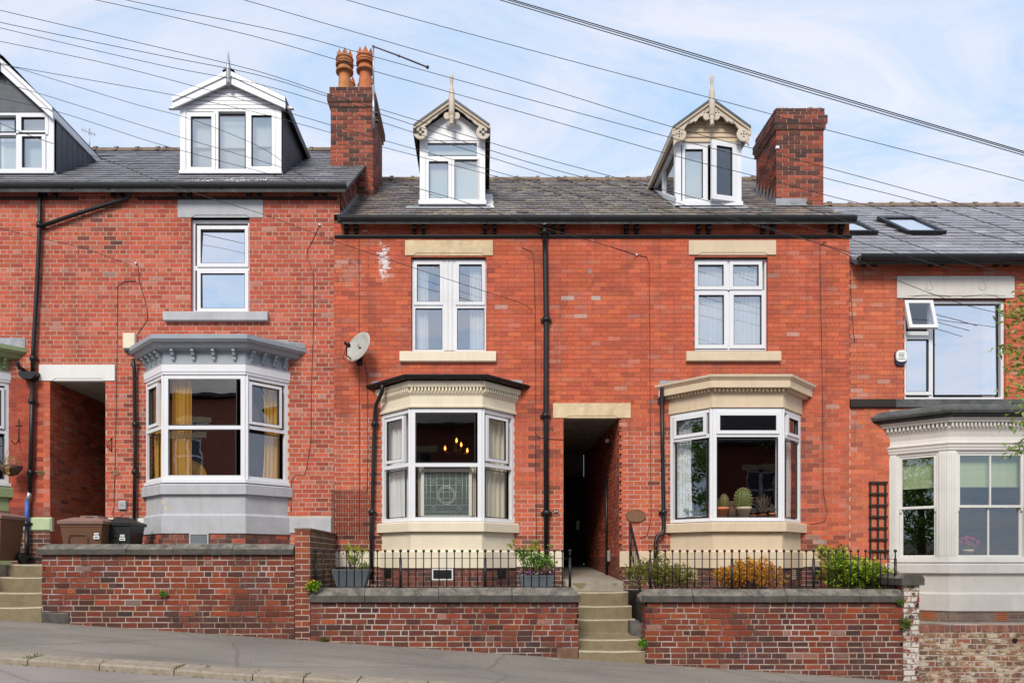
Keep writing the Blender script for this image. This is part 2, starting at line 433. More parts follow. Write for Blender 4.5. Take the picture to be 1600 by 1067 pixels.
M['pot_buff'] = plain('buff plant pot', (0.66, 0.54, 0.38), 0.8, 0.08, 8, 0.15)
M['pot_grey'] = plain('slate grey planter', (0.13, 0.155, 0.18), 0.5, 0.06, 5, 0.2, (0.22, 0.22, 0.21), streak=0.3)
M['soil'] = plain('dark soil', (0.035, 0.025, 0.018), 0.95, 0.4, 40, 0.3, (0.09, 0.065, 0.04), 0.8, 80)
M['bin_brown'] = plain('brown bin plastic', (0.135, 0.062, 0.033), 0.5, 0.06, 4, 0.15, (0.2, 0.14, 0.11), 0.1, 200)
M['bin_lid'] = plain('faded brown bin lid', (0.24, 0.14, 0.115), 0.55, 0.08, 4, 0.15, (0.3, 0.24, 0.21))
M['bin_black'] = plain('black bin plastic', (0.022, 0.024, 0.027), 0.42, 0.1, 4, 0.15, (0.07, 0.07, 0.07))
M['pipe_blue'] = plain('blue wrapped pipe', (0.05, 0.13, 0.42), 0.5, 0.2, 9, 0.4, (0.1, 0.1, 0.1))
M['zinc'] = plain('grey metal', (0.42, 0.43, 0.44), 0.4, 0.1, 8, 0.2, metal=0.6)
M['dish'] = plain('weathered grey dish', (0.40, 0.385, 0.35), 0.6, 0.12, 9, 0.5, (0.30, 0.24, 0.14))
M['cable'] = plain('black cable', (0.028, 0.026, 0.027), 0.6, 0.1)
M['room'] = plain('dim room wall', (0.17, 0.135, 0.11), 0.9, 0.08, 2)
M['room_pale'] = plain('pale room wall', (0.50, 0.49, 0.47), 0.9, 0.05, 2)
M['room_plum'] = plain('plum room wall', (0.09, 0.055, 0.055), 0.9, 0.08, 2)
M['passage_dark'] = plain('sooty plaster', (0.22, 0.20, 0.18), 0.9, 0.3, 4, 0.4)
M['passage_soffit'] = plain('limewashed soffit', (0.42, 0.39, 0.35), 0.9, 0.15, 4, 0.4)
M['slab'] = plain('concrete path', (0.32, 0.28, 0.23), 0.92, 0.15, 6, 0.45, (0.17, 0.14, 0.11), 0.5, 60)
M['glass'] = glass_mat('window glass', 0.07)
M['glass_refl'] = glass_mat('reflecting bay glass', 0.30)
M['glass_mid'] = glass_mat('bay window glass', 0.17)
M['glass_sky'] = glass_mat('coated window glass', 0.42)
M['glass_blue'] = glass_mat('mirror bright window glass', 0.78)
M['pane_backing'] = plain('grey green pane backing', (0.40, 0.45, 0.44), 0.7, 0.03, 2)
M['frost'] = plain('pale roller blind', (0.58, 0.65, 0.61), 0.7, 0.03, 2)
M['curtain_yellow'] = cloth_mat('mustard curtain', (0.85, 0.47, 0.08), 0.2)
M['curtain_cream'] = cloth_mat('cream curtain', (0.86, 0.78, 0.62), 0.15)
M['curtain_white'] = cloth_mat('white voile', (0.93, 0.94, 0.94), 0.25)
M['blind_green'] = cloth_mat('green roller blind', (0.50, 0.60, 0.36), 0.2)
M['leaf'] = leaf_mat('leaf')
M['petal'] = leaf_mat('petal', 0.25)
M['bark'] = plain('brown bark', (0.10, 0.068, 0.045), 0.9, 0.3, 20, 0.3, (0.05, 0.04, 0.03), 0.8, 60)
M['cactus'] = leaf_mat('cactus skin', 0.0)
M['yellow_chair'] = plain('yellow chair shell', (0.75, 0.40, 0.03), 0.45, 0.04)
M['brass'] = plain('aged brass', (0.35, 0.24, 0.09), 0.4, 0.15, 12, metal=0.8)
M['clay_plaque'] = plain('brown glazed plaque', (0.20, 0.10, 0.055), 0.5, 0.12, 14, 0.2)
M['ink'] = plain('dark print', (0.03, 0.03, 0.05), 0.6, 0.0)
M['white_gloss'] = plain('white plastic', (0.78, 0.78, 0.76), 0.4, 0.03, 5, 0.1, (0.5, 0.48, 0.45))
M['navy'] = plain('navy plastic', (0.03, 0.028, 0.06), 0.4, 0.05)
M['leadline'] = plain('lead came', (0.45, 0.49, 0.48), 0.4, 0.1, metal=0.2)
M['wicker'] = plain('brown wicker', (0.10, 0.06, 0.04), 0.9, 0.4, 60, 0.3, bump=0.8, bscale=50)
def bulb_mat():
    t = NT('lit bulb'); return t.done((0.9, 0.6, 0.3), 0.4, emit=((1.0, 0.34, 0.06), 1.9))
M['bulb'] = bulb_mat()
def leaded_glass():
    t = NT('coloured leaded glass')
    v = t.n('ShaderNodeTexVoronoi', i_Scale=7.0); t.l(t.pos(), v.inputs['Vector'])
    c = t.mix(0.35, (0.07, 0.10, 0.09), v.outputs['Color'], 'MULTIPLY')
    c = t.mix(t.noise(30, 3), c, (0.12, 0.15, 0.14))
    return t.done(c, 0.25, t.noise(35, 3), 0.6, 0.01, 0.6)
M['leaded'] = leaded_glass()
def tarmac(name, col, patch, sc=1.0, speck=0.3):
    t = NT(name)
    c = t.mix(t.ramp(t.noise(0.55 * sc, 7, 0.6), 0.3, 0.7), tuple(x * 0.80 for x in col), tuple(x * 1.14 for x in col))
    c = t.mix(t.math('MULTIPLY', t.ramp(t.noise(1.4 * sc, 8, 0.65, (0.35, 1.6, 1)), 0.5, 0.66), patch), c, tuple(x * 0.66 for x in col))
    c = t.mix(1.0, c, t.ramp(t.noise(210, 3, 0.7), 0.25, 0.75, (1 - speck,) * 3, (1 + speck,) * 3), 'MULTIPLY')
    c = t.mix(t.math('MULTIPLY', t.ramp(t.noise(48, 2, 0.5, None, (5, 5, 5)), 0.70, 0.74), 0.5), c, (0.46, 0.42, 0.36))
    v = t.n('ShaderNodeTexVoronoi', feature='DISTANCE_TO_EDGE', i_Scale=0.55); vm = t.n('ShaderNodeMixRGB'); vm.inputs[0].default_value = 0.25; t.l(t.pos(), vm.inputs[1]); t.l(t.n('ShaderNodeTexNoise', i_Scale=1.8, i_Detail=6).outputs['Color'], vm.inputs[2]); t.l(vm.outputs[0], v.inputs['Vector'])
    c = t.mix(t.math('MULTIPLY', t.ramp(v.outputs['Distance'], 0.004, 0.012, (1, 1, 1), (0, 0, 0)), 0.4), c, tuple(x * 0.45 for x in col))
    return t.done(c, 0.9, t.noise(170, 4, 0.7), 0.7, 0.006, 0.3)
M['pavement'] = tarmac('worn pavement tarmac', (0.245, 0.218, 0.188), 0.65)
M['road'] = tarmac('pale chipped road', (0.30, 0.262, 0.238), 0.3, 1.0, 0.4)
M['earth'] = plain('rough ground', (0.10, 0.09, 0.06), 0.95, 0.3, 3, 0.4, bump=0.5, bscale=20)
def far_brick():
    t = NT('opposite terrace brick')
    mp = t.n('ShaderNodeMapping'); mp.inputs['Rotation'].default_value = (rad(-90), 0, 0); t.l(t.pos(), mp.inputs[0])
    b = t.n('ShaderNodeTexBrick', i_Scale=1.0); b.inputs['Brick Width'].default_value = 0.225; b.inputs['Row Height'].default_value = 0.078
    b.inputs['Mortar Size'].default_value = 0.006
    b.inputs['Color1'].default_value = (0.30, 0.07, 0.04, 1); b.inputs['Color2'].default_value = (0.22, 0.055, 0.035, 1); b.inputs['Mortar'].default_value = (0.3, 0.2, 0.16, 1)
    t.l(mp.outputs[0], b.inputs['Vector'])
    return t.done(b.outputs[0], 0.9)
M['far_brick'] = far_brick()
# ------------------------------------------------------------------ brickwork, roofs
LIMIT = 300
BR = {}                     # thing name -> list of bricks / slates waiting to be built
MESHES = {}
def subtract(cells, h):
    out = []
    for (a, b, c, d) in cells:
        if h[0] >= b or h[1] <= a or h[2] >= d or h[3] <= c: out.append((a, b, c, d)); continue
        if h[0] > a: out.append((a, h[0], c, d))
        if h[1] < b: out.append((h[1], b, c, d))
        m0, m1 = max(a, h[0]), min(b, h[1])
        if h[2] > c: out.append((m0, m1, c, h[2]))
        if h[3] < d: out.append((m0, m1, h[3], d))
    return out
def px_of(p):
    d = D + p[1]
    return (VX + p[0] * F / d, VY - p[2] * F / d, F / d)
def bricks(root, wall, fr, u0, u1, z0, z1, col, mat, holes=(), course=0.0775, L=0.228, joint=0.006, bond='stretch',
           depth=0.09, proud=0.004, clip=None, cham=0.0, name='brick', zphase=0.0, jig=0.0012, uphase=0.0):
    """Lay courses of single bricks on a wall frame, cut round the openings."""
    lst = BR.setdefault(root.name, [])
    i0 = math.floor((z0 - zphase) / course)
    n = int(math.ceil((z1 - zphase) / course))
    for i in range(i0, n):
        za, zb = zphase + i * course, zphase + (i + 1) * course
        za2, zb2 = max(za, z0), min(zb, z1)
        if zb2 - za2 < 0.02: continue
        ua, ub = u0, u1
        if clip:
            c0, c1 = clip((za2 + zb2) / 2); ua, ub = max(ua, c0), min(ub, c1)
            if ub - ua < 0.03: continue
        if bond == 'mix':
            seq = lambda: L if R.random() < 0.62 else L / 2
            u = ua - R.random() * L
        else:
            hdr = bond == 'garden' and i % 4 == 0
            l0 = L / 2 if hdr else L
            seq = lambda: l0
            u = math.floor((ua - uphase) / L) * L + uphase - (0 if not hdr else 0) + (L / 2 if i % 2 else (L / 4 if hdr else 0)) - L
        while u < ub:
            l = seq()
            a, b = max(u, ua), min(u + l, ub)
            u += l
            if b - a < 0.012: continue
            cells = [(a, b, za2, zb2)]
            for h in holes: cells = subtract(cells, h)
            for (ca, cb, cc, cd) in cells:
                if cb - ca < 0.02 or cd - cc < 0.015: continue
                edge = lambda v, k: any(abs(v - h[k]) < 1e-6 for h in holes)
                j = joint / 2
                xa = ca - 0.003 if edge(ca, 1) else (ca if abs(ca - u0) < 1e-6 else ca + j)
                xb = cb + 0.003 if edge(cb, 0) else (cb if abs(cb - u1) < 1e-6 else cb - j)
                ya, yb = cc + j, cd - j
                if ca != a or cb != b: pass
                p = fr.pt((xa + xb) / 2, 0, (ya + yb) / 2)
                q = px_of(p) if p[1] > -D + 1 else (-1, -1, 0)
                vis = 0 <= q[0] <= 1600 and 0 <= q[1] <= 1067
                nrm = (fr.s, -fr.c); vd = (-p[0], -D - p[1])
                cosv = (nrm[0] * vd[0] + nrm[1] * vd[1]) / math.hypot(*vd)
                area = (xb - xa) * (yb - ya) * q[2] ** 2 * max(0, cosv) if vis else 0
                pr = proud + R.uniform(-jig, jig)
                lst.append((area, wall, fr, xa, xb, ya, yb, -depth, pr, col(p[0], p[2], p[1]), mat, cham, name))
def unit(w, h, n0, n1, mat, cham, name):
    k = (round(w, 3), round(h, 3), round(n1 - n0, 2), mat.name, round(cham, 3), name)
    if k not in MESHES:
        b = MB()
        if cham: b.cbox(-w / 2, w / 2, n0 - n1, 0, -h / 2, h / 2, cham, FACE)
        else: b.box(-w / 2, w / 2, n0 - n1, 0, -h / 2, h / 2, FACE)
        me = bpy.data.meshes.new(name); me.from_pydata(b.v, [], b.f); me.materials.append(mat)
        MESHES[k] = me
    return MESHES[k]
def flush(root):
    lst = BR.pop(root.name, [])
    by = {}
    for e in lst: by.setdefault(e[12], []).append(e)
    for nm, es in by.items():
        es.sort(key=lambda e: -e[0])
        rest = {}
        for k, (area, wall, fr, xa, xb, ya, yb, n0, n1, col, mat, cham, name) in enumerate(es):
            if k < LIMIT and area > 0:
                link(name, unit(xb - xa, yb - ya, n0, n1, mat, cham, name), fr.pt((xa + xb) / 2, n1, (ya + yb) / 2), wall, (*col, 1), fr.a)
            else:
                mb = rest.setdefault((wall.name, mat.name), (MB(), wall, mat, name))[0]
                mb.cur = col
                if cham: mb.cbox(xa, xb, n0, n1, ya, yb, cham, fr)
                else: mb.box(xa, xb, n0, n1, ya, yb, fr)
        for mb, wall, mat, name in rest.values():
            tag(mb.build(name + 'work' if name == 'brick' else name + '_courses', mat, wall, attr=True), kind='stuff')
def sheet(mb, fr, u0, u1, z0, z1, holes=(), n=0.0):
    """wall face with openings; holes are (u0, u1, z0, z1, reveal depth)"""
    us = sorted({u0, u1} | {min(max(h[k], u0), u1) for h in holes for k in (0, 1)})
    zs = sorted({z0, z1} | {min(max(h[k], z0), z1) for h in holes for k in (2, 3)})
    for a, b in zip(us, us[1:]):
        for c, d in zip(zs, zs[1:]):
            m, k = (a + b) / 2, (c + d) / 2
            if any(h[0] < m < h[1] and h[2] < k < h[3] for h in holes): continue
            mb.quad(fr.pt(a, n, c), fr.pt(b, n, c), fr.pt(b, n, d), fr.pt(a, n, d))
    for h in holes:
        a, b, c, d, r = h[:5]
        if r <= 0: continue
        for (p, q) in (((a, c), (a, d)), ((b, d), (b, c)), ((a, d), (b, d)), ((b, c), (a, c))):
            mb.quad(fr.pt(p[0], n, p[1]), fr.pt(q[0], n, q[1]), fr.pt(q[0], n - r, q[1]), fr.pt(p[0], n - r, p[1]))

def pick(pal):
    def f(x, z, y=0):
        c = R.choice(pal); k = R.uniform(0.88, 1.12)
        return tuple(min(1, v * k) for v in c)
    return f

class Roof:
    def __init__(s, zE, zR, yE=-0.215, yR=3.8):
        s.zE, s.zR, s.yE, s.yR = zE, zR, yE, yR
        s.p = math.atan2(zR - zE, yR - yE); s.len = math.hypot(zR - zE, yR - yE)
        s.c, s.s = math.cos(s.p), math.sin(s.p)
    def at(s, x, t, h=0.0): return (x, s.yE + t * s.c - h * s.s, s.zE + t * s.s + h * s.c)
    def z(s, y): return s.zE + (y - s.yE) * math.tan(s.p)
    def y(s, z): return s.yE + (z - s.zE) / math.tan(s.p)
def slates(root, roof_obj, rf, x0, x1, w, g, col, mat, holes=(), rag=0.0):
    """courses of slates on the front slope; holes are (x0, x1, y0, y1) footprints"""
    es = []
    n = int(rf.len / g)
    for i in range(n + 1):
        t = i * g
        u = x0 - (w / 2 if i % 2 else 0) - R.uniform(0, rag) * w
        while u < x1:
            a, b = max(u, x0), min(u + w, x1); u += w
            if b - a < 0.03: continue
            t1 = min(t + g * 1.2, rf.len)
            if t1 - t < 0.05: continue
            p = rf.at((a + b) / 2, t + g * 0.4)
            if any(h[0] < p[0] < h[1] and h[2] < p[1] < h[3] for h in holes): continue
            q = px_of(p)
            vis = 0 <= q[0] <= 1600 and 0 <= q[1] <= 1067
            es.append(((b - a) * q[2] ** 2 if vis else 0, a + 0.005, b - 0.005, t, t1, R.uniform(0, 0.006), col(p[0], p[1])))
    es.sort(key=lambda e: -e[0])
    mb = MB()
    def shape(m, a, b, l, j):
        lo, up, th = 0.016 + j, 0.004, 0.009
        pts = []
        for s_, h in ((0, lo - th), (l, up - th), (0, lo), (l, up)):
            pts += [(a, s_, h), (b, s_, h)]
        return pts, [(0, 2, 3, 1), (4, 5, 7, 6), (0, 1, 5, 4), (2, 6, 7, 3), (0, 4, 6, 2), (1, 3, 7, 5)]
    for k, (ar, a, b, t, t1, j, c) in enumerate(es):
        if k < LIMIT and ar > 0:
            w_ = round(b - a, 3); l_ = round(t1 - t, 3); j_ = round(j, 3)
            key = ('slate', w_, l_, j_, mat.name)
            if key not in MESHES:
                pts, fs = shape(None, -w_ / 2, w_ / 2, l_, j_)
                me = bpy.data.meshes.new('slate'); me.from_pydata(pts, [], fs); me.materials.append(mat); MESHES[key] = me
            o = link('slate', MESHES[key], rf.at((a + b) / 2, t), roof_obj, (*c, 1))
            o.rotation_euler = (rf.p, 0, 0)
        else:
            pts, fs = shape(None, a, b, t1 - t, j)
            mb.cur = c
            mb.add([rf.at(p[0], t + p[1], p[2]) for p in pts], fs)
    if mb.v: tag(mb.build('slate_courses', mat, roof_obj, attr=True), kind='stuff')
def roof_body(root, rf, x0, x1, mat):
    mb = MB(); k = 0.05
    prof = [(rf.yE, rf.zE), (rf.yR, rf.zR), (2 * rf.yR - rf.yE, rf.zE), (2 * rf.yR - rf.yE, rf.zE - k), (rf.yR, rf.zR - k - 0.02), (rf.yE + 0.02, rf.zE - k)]
    mb.prism_n([(-y, z) for y, z in prof], x0, x1, FACE)
    return mb.build('roof', mat, root)
def ridge(roof_obj, rf, x0, x1):
    x = x0
    while x < x1 - 0.05:
        l = min(0.46, x1 - x)
        mb = MB()
        r, dz = 0.115, R.uniform(-0.008, 0.008)
        for (a, b, rr) in ((x, x + l - 0.07, r), (x + l - 0.07, x + l, r + 0.022)):
            vs = []
            for xx in (a, b):
                for k in range(9):
                    t = math.pi * k / 8
                    vs.append((xx, rf.yR - rr * math.cos(t), rf.zR - 0.055 + dz + rr * math.sin(t)))
            mb.add(vs, [(k, k + 1, 10 + k, 9 + k) for k in range(8)], True)
            mb.add(vs[:9], [tuple(range(9))]); mb.add(vs[9:], [tuple(range(9))[::-1]])
        mb.build('ridge_tile', M['ridge'], roof_obj)
        x += l

def eaves(root, x0, x1, g, band, brk, band_from=None, brk_h=None, left_end=False, right_end=False, nb=0.075):
    """gutter, soffit board, paired scroll brackets and string course; g, band are pixel heights"""
    mb = MB()
    gb, gt = PZ(g + 4, -0.2), PZ(g - 4.5, -0.2); zb = gb + 0.07; zt = gt
    mb.box(x0, x1, 0.0, nb + .06, zb, zb + .02, FACE)
    mb.box(x0, x1, nb + .06, nb + 0.075, zb - 0.01, gt - 0.01, FACE)
    mb.build('soffit_board', M['black_paint'], root)
    mb = MB()
    prof = []
    for k in range(9):
        t = math.pi * k / 8
        prof.append((nb + 0.078 + 0.05 - 0.05 * math.cos(t), gt - (gt - gb) * math.sin(t)))
    prof += [(n - (0.008 if n > nb + 0.128 else -0.008), z + 0.012) for n, z in reversed(prof)]
    mb.prism_n(prof, x0, x1, FACE)
    for k in range(int((x1 - x0) / 1.9) + 1):
        u = x0 + 0.6 + k * 1.9
        if u < x1: mb.prism_n([(n * 1.0 + 0.004 if n > nb + 0.128 else n, z - 0.004) for n, z in prof], u, u + 0.05, FACE)
    mb.build('gutter', M['black_paint'], root)
    if band:
        zb2, zt2 = PZ(band[1]), PZ(band[0])
        h = zt2 - zb2
        mb = MB()
        mb.prism_n([(0, zb2), (0.022, zb2), (0.03, zb2 + h * 0.35), (0.042, zb2 + h * 0.45), (0.042, zt2 - 0.02), (0.03, zt2 - .012), (0, zt2 - .012)], band_from[0] if band_from else x0, band_from[1] if band_from else x1, FACE)
        mb.build('string_course', M['black_paint'], root)
    if brk:
        zl = PZ(brk_h) if brk_h else PZ(band[0])
        for px in brk:
            x = PX(px); w = 0.034; H = zb - zl
            p = [(0, zl), (0.05, zl), (0.065, zl + H * 0.12), (0.05, zl + H * 0.3), (0.085, zl + H * 0.38), (0.115, zl + H * 0.5), (0.1, zl + H * 0.62),
                 (0.10, zl + H * 0.7), (0.105, zl + H * 0.82), (0.105, zl + H), (0, zl + H)]
            mb = MB(); mb.prism_n(p, x - w, x + w, FACE); mb.build('eaves_bracket', M['black_paint'], root)

# ------------------------------------------------------------------ windows
def glaze(part, fr, u0, u1, z0, z1, n, mat, tilt=0.0, rake=0.0):
    mb = MB()
    t = tilt; k = rake
    mb.add([fr.pt(u0, n - t + k, z0), fr.pt(u1, n + t + k, z0), fr.pt(u1, n + t - k, z1), fr.pt(u0, n - t - k, z1)], [(0, 1, 2, 3)])
    return mb.build('pane', mat, part)
def light(mb, sl_, fr, u0, u1, z0, z1, n, t=0.045):
    """a sash ring round a glass rectangle (given by the glass), with its dark seal"""
    mb.ring(u0 - t, u1 + t, z0 - t, z1 + t, t, n - 0.04, n + 0.014, fr)
    sl_.ring(u0, u1, z0, z1, 0.009, n - 0.03, n + 0.006, fr)

# ------------------------------------------------------------------ bay windows
class Bay:
    def __init__(s, wl, wr, lat=0.55, dep=0.6):
        s.xl, s.xr, s.lat, s.dep = PX(wl), PX(wr), lat, dep
        s.P = s.off(0.0)
        A, B, C, E = s.P
        s.fl = Fr(A[0], A[1], math.atan2(B[1] - A[1], B[0] - A[0])); s.ll = math.hypot(B[0] - A[0], B[1] - A[1])
        s.fc = Fr(B[0], B[1], 0); s.lc = C[0] - B[0]
        s.fr = Fr(C[0], C[1], math.atan2(E[1] - C[1], E[0] - C[0])); s.lr = s.ll
    def off(s, o):
        xl, xr, la, de = s.xl, s.xr, s.lat, s.dep
        k = math.hypot(la, de); dx = o * k / de            # shift of the splay line along x
        yb = 0.015
        lx = lambda y: xl - dx + (0 - y) * la / de         # left splay line
        rx = lambda y: xr + dx - (0 - y) * la / de
        yf = -de - o
        return [(lx(yb), yb), (lx(yf), yf), (rx(yf), yf), (rx(yb), yb)]
    def sweep(s, mb, prof, closed=True):
        closed = closed and len(prof) > 2
        rows = []
        for o, z in prof: rows.append([(x, y, z) for x, y in s.off(o)])
        k = len(prof)
        for i in range(k if closed else k - 1):
            a, b = rows[i], rows[(i + 1) % k]
            for j in range(3): mb.quad(a[j], a[j + 1], b[j + 1], b[j])
        return mb
    def fz(s, py): return PZ(py, -s.dep)
def bay_panel(bw, fr, u0, u1, zb, zt, lights, t=0.06, mat='pvc', frame='window_frame', glass='glass_mid', n=0.0, trans=(), sash=0.045, tilts=None):
    """one facet of a bay: outer ring, transoms, sashes and panes; lights in metres"""
    mb = MB(); sl_ = MB()
    mb.ring(u0, u1, zb, zt, t, n - 0.07, n, fr)
    for z in trans: mb.box(u0 + t, u1 - t, n - 0.065, n - 0.003, z - 0.03, z + 0.03, fr)
    for i, (a, b, c, d, ring_) in enumerate(lights):
        if ring_: light(mb, sl_, fr, a, b, c, d, n + 0.004, sash)
        else: sl_.ring(a, b, c, d, 0.010, n - 0.04, n - 0.012, fr)
        glaze(bw, fr, a, b, c, d, n - 0.025, M[glass], *(tilts[i] if tilts else (0, 0)))
    f = mb.build(frame, M[mat], bw)
    if sl_.v: sl_.build('glazing_seal', M['seal'], bw)
    return f
def corner_post(bw, bay, zb, zt, r=0.055, mat='pvc', n=-0.045):
    for fr, u in ((bay.fc, 0.0), (bay.fc, bay.lc)):
        x, y, _ = fr.pt(u, n, 0)
        mb = MB(); mb.box(x - .04, x + .04, y - .034, y + .03, zb, zt); mb.build('corner_post', M[mat], bw)
def curtain(name, label, fr, u0, u1, z0, z1, n, mat, waves=7, amp=0.03, group=None, taper=0.0, gather='l'):
    mb = MB(); k = waves * 6; m = 8
    vs = []
    for j in range(m + 1):
        v = j / m
        for i in range(k + 1):
            w = i / k
            sh = 1 - taper * math.sin(v * math.pi) * 0.5
            uu = (u0 + (u1 - u0) * w * sh) if gather == 'l' else (u1 - (u1 - u0) * (1 - w) * sh)
            nn = n + amp * math.sin(w * waves * 2 * math.pi + 0.5 * math.sin(v * 3)) * (0.6 + 0.4 * math.sin(w * 9 + v))
            vs.append(fr.pt(uu, nn, z0 + (z1 - z0) * v))
    fs = [(j * (k + 1) + i, j * (k + 1) + i + 1, (j + 1) * (k + 1) + i + 1, (j + 1) * (k + 1) + i) for j in range(m) for i in range(k)]
    mb.add(vs, fs, True)
    return tag(mb.build(name, M[mat], base=True), label, 'blind' if 'blind' in name else 'curtain', group)

# ------------------------------------------------------------------ dormers
def polyext(mb, poly, y0, y1):
    """polygon in (x, z) extruded in depth between y0 and y1"""
    return mb.prism(poly, -y1, -y0, FACE)
def dormer_roof(part, rf, xl, xr, ze, xc, za, y0, th=0.05, mat='clad_dark'):
    """two slopes running back into the main roof"""
    for side, xe in ((-1, xl), (1, xr)):
        mb = MB()
        yr, yb = rf.y(za) + 0.25, rf.y(ze) + 0.25
        up = [(xe, y0, ze), (xc, y0, za), (xc, yr, za), (xe, yb, ze)]
        lo = [(x, y, z - th) for x, y, z in up]
        mb.add(up + lo, [(0, 1, 2, 3), (7, 6, 5, 4), (0, 4, 5, 1), (1, 5, 6, 2), (2, 6, 7, 3), (3, 7, 4, 0)])
        mb.build('dormer_slope', M[mat], part)
def cheek(mb, rf, x, y0, ze, zb, th=0.03):
    yb = rf.y(ze)
    y00 = rf.y(zb)
    k = th
    a = [(x - k, y0, zb - 0.1), (x - k, y0, ze), (x - k, yb + 0.1, ze), (x - k, y0 + 0.0, zb - 0.1)]
    pts = [(y0, rf.z(y0) - 0.1), (y0, ze), (yb, ze)]
    vs = [(x - k, y, z) for y, z in pts] + [(x + k, y, z) for y, z in pts]
    mb.add(vs, [(0, 1, 2), (5, 4, 3), (0, 3, 4, 1), (1, 4, 5, 2), (2, 5, 3, 0)])

# ------------------------------------------------------------------ plants
GREEN = [(0.10, 0.20, 0.025), (0.16, 0.28, 0.03), (0.07, 0.14, 0.02), (0.22, 0.34, 0.05)]
def leaf(mb, p, d, l, w, col, fold=0.25, roll=None):
    d = Vector(d).normalized()
    s_ = d.cross(Vector((R.uniform(-.4, .4), R.uniform(-.4, .4), 1)))
    if s_.length < 1e-3: s_ = d.cross(Vector((1, 0, 0)))
    s_.normalize(); up = s_.cross(d)
    p = Vector(p)
    mid = p + d * l * 0.5
    mb.cur = col
    a = mid + s_ * w / 2 + up * w * fold; b = mid - s_ * w / 2 + up * w * fold
    mb.add([p, a, p + d * l - up * l * 0.12, b], [(0, 1, 2), (0, 2, 3)])
def rnd_dir(up=0.3):
    while True:
        v = Vector((R.uniform(-1, 1), R.uniform(-1, 1), R.uniform(-1, 1)))
        if 0.05 < v.length < 1: break
    v.normalize(); v.z += up
    return v.normalized()
def shade(c, k=0.25):
    f = R.uniform(1 - k, 1 + k)
    return tuple(max(0, min(1, x * f)) for x in c)
def bush(name, label, cat, base, blobs, n, l, w, pal, stems=9, up=0.25, stemcol='bark', group=None, ragged=0.35, sprigs=0):
    """shrub: stems from the base to leaf clumps filling the blobs [(dx, dy, dz, rx, ry, rz)]"""
    t = thing(name, label, cat, base, group)
    bx, by, bz = base
    st = MB(); lf = MB()
    vol = sum(b[3] * b[4] * b[5] for b in blobs)
    clumps = []
    for (dx, dy, dz, rx, ry, rz) in blobs:
        m = max(4, int(n * rx * ry * rz / vol / 9))
        for _ in range(m):
            v = rnd_dir(0.1) * (R.random() ** 0.42) * (1 + R.uniform(-ragged, ragged) * 0.5)
            c = Vector((bx + dx + v.x * rx, by + dy + v.y * ry, max(bz + 0.02, bz + dz + v.z * rz)))
            clumps.append(c)
            for _ in range(9):
                q = c + rnd_dir(0.0) * R.uniform(0, l * 1.3)
                dd = rnd_dir(up) + v * 0.8
                leaf(lf, q, dd, l * R.uniform(0.6, 1.25), w * R.uniform(0.7, 1.2), shade(R.choice(pal)))
    for c in R.sample(clumps, min(len(clumps), stems)) + clumps[:sprigs]:
        b0 = Vector((bx + (c.x - bx) * 0.2, by + (c.y - by) * 0.2, bz))
        mid = b0.lerp(c, 0.5) + Vector((R.uniform(-.04, .04), R.uniform(-.04, .04), 0.03))
        st.tube([b0, mid, c], [0.007, 0.005, 0.002], 5)
    st.build('stem', M[stemcol], t)
    lf.build('foliage', M['leaf'], t, attr=True)
    return t
# ------------------------------------------------------------------ ground, pavement, road
def zg(x): return -0.877 - 0.068 * (x + 6.41)            # foot of the garden walls
Y_WALL, Y_KERB, Y_ROAD = -2.0, -4.6, -4.93
def zp(x, y): return zg(x) - 0.02 * (Y_WALL - y)
def strip(name, m, y0, y1, dz0, dz1, x0=-60, x1=60, n=60, zf=None):
    mb = MB(); vs = []
    for i in range(n + 1):
        x = x0 + (x1 - x0) * i / n
        vs += [(x, y0, zp(x, y0) + dz0), (x, y1, zp(x, y1) + dz1)]
    mb.add(vs, [(2 * i, 2 * i + 2, 2 * i + 3, 2 * i + 1) for i in range(n)])
    return tag(mb.build(name, m), kind='structure')
def terrain():
    mb = MB(); vs = []; nx, ny = 40, 24
    for j in range(ny + 1):
        for i in range(nx + 1):
            x, y = -200 + 10 * i, -120 + 10 * j
            xc = max(-60, min(60, x))
            vs.append((x, y, zg(xc) - 0.35))
    mb.add(vs, [(j * (nx + 1) + i, j * (nx + 1) + i + 1, (j + 1) * (nx + 1) + i + 1, (j + 1) * (nx + 1) + i) for j in range(ny) for i in range(nx)])
    tag(mb.build('ground', M['earth']), kind='structure')
terrain()
strip('pavement', M['pavement'], Y_KERB, Y_WALL + 0.25, 0, 0)
strip('road', M['road'], -11.6, Y_ROAD + 0.02, -0.075, -0.075)
strip('opposite_pavement', M['pavement'], -17.4, -11.6, 0.1, 0.04)
kerb_back = strip('kerb', M['earth'], Y_ROAD + 0.01, Y_KERB + 0.01, -0.16, -0.03)
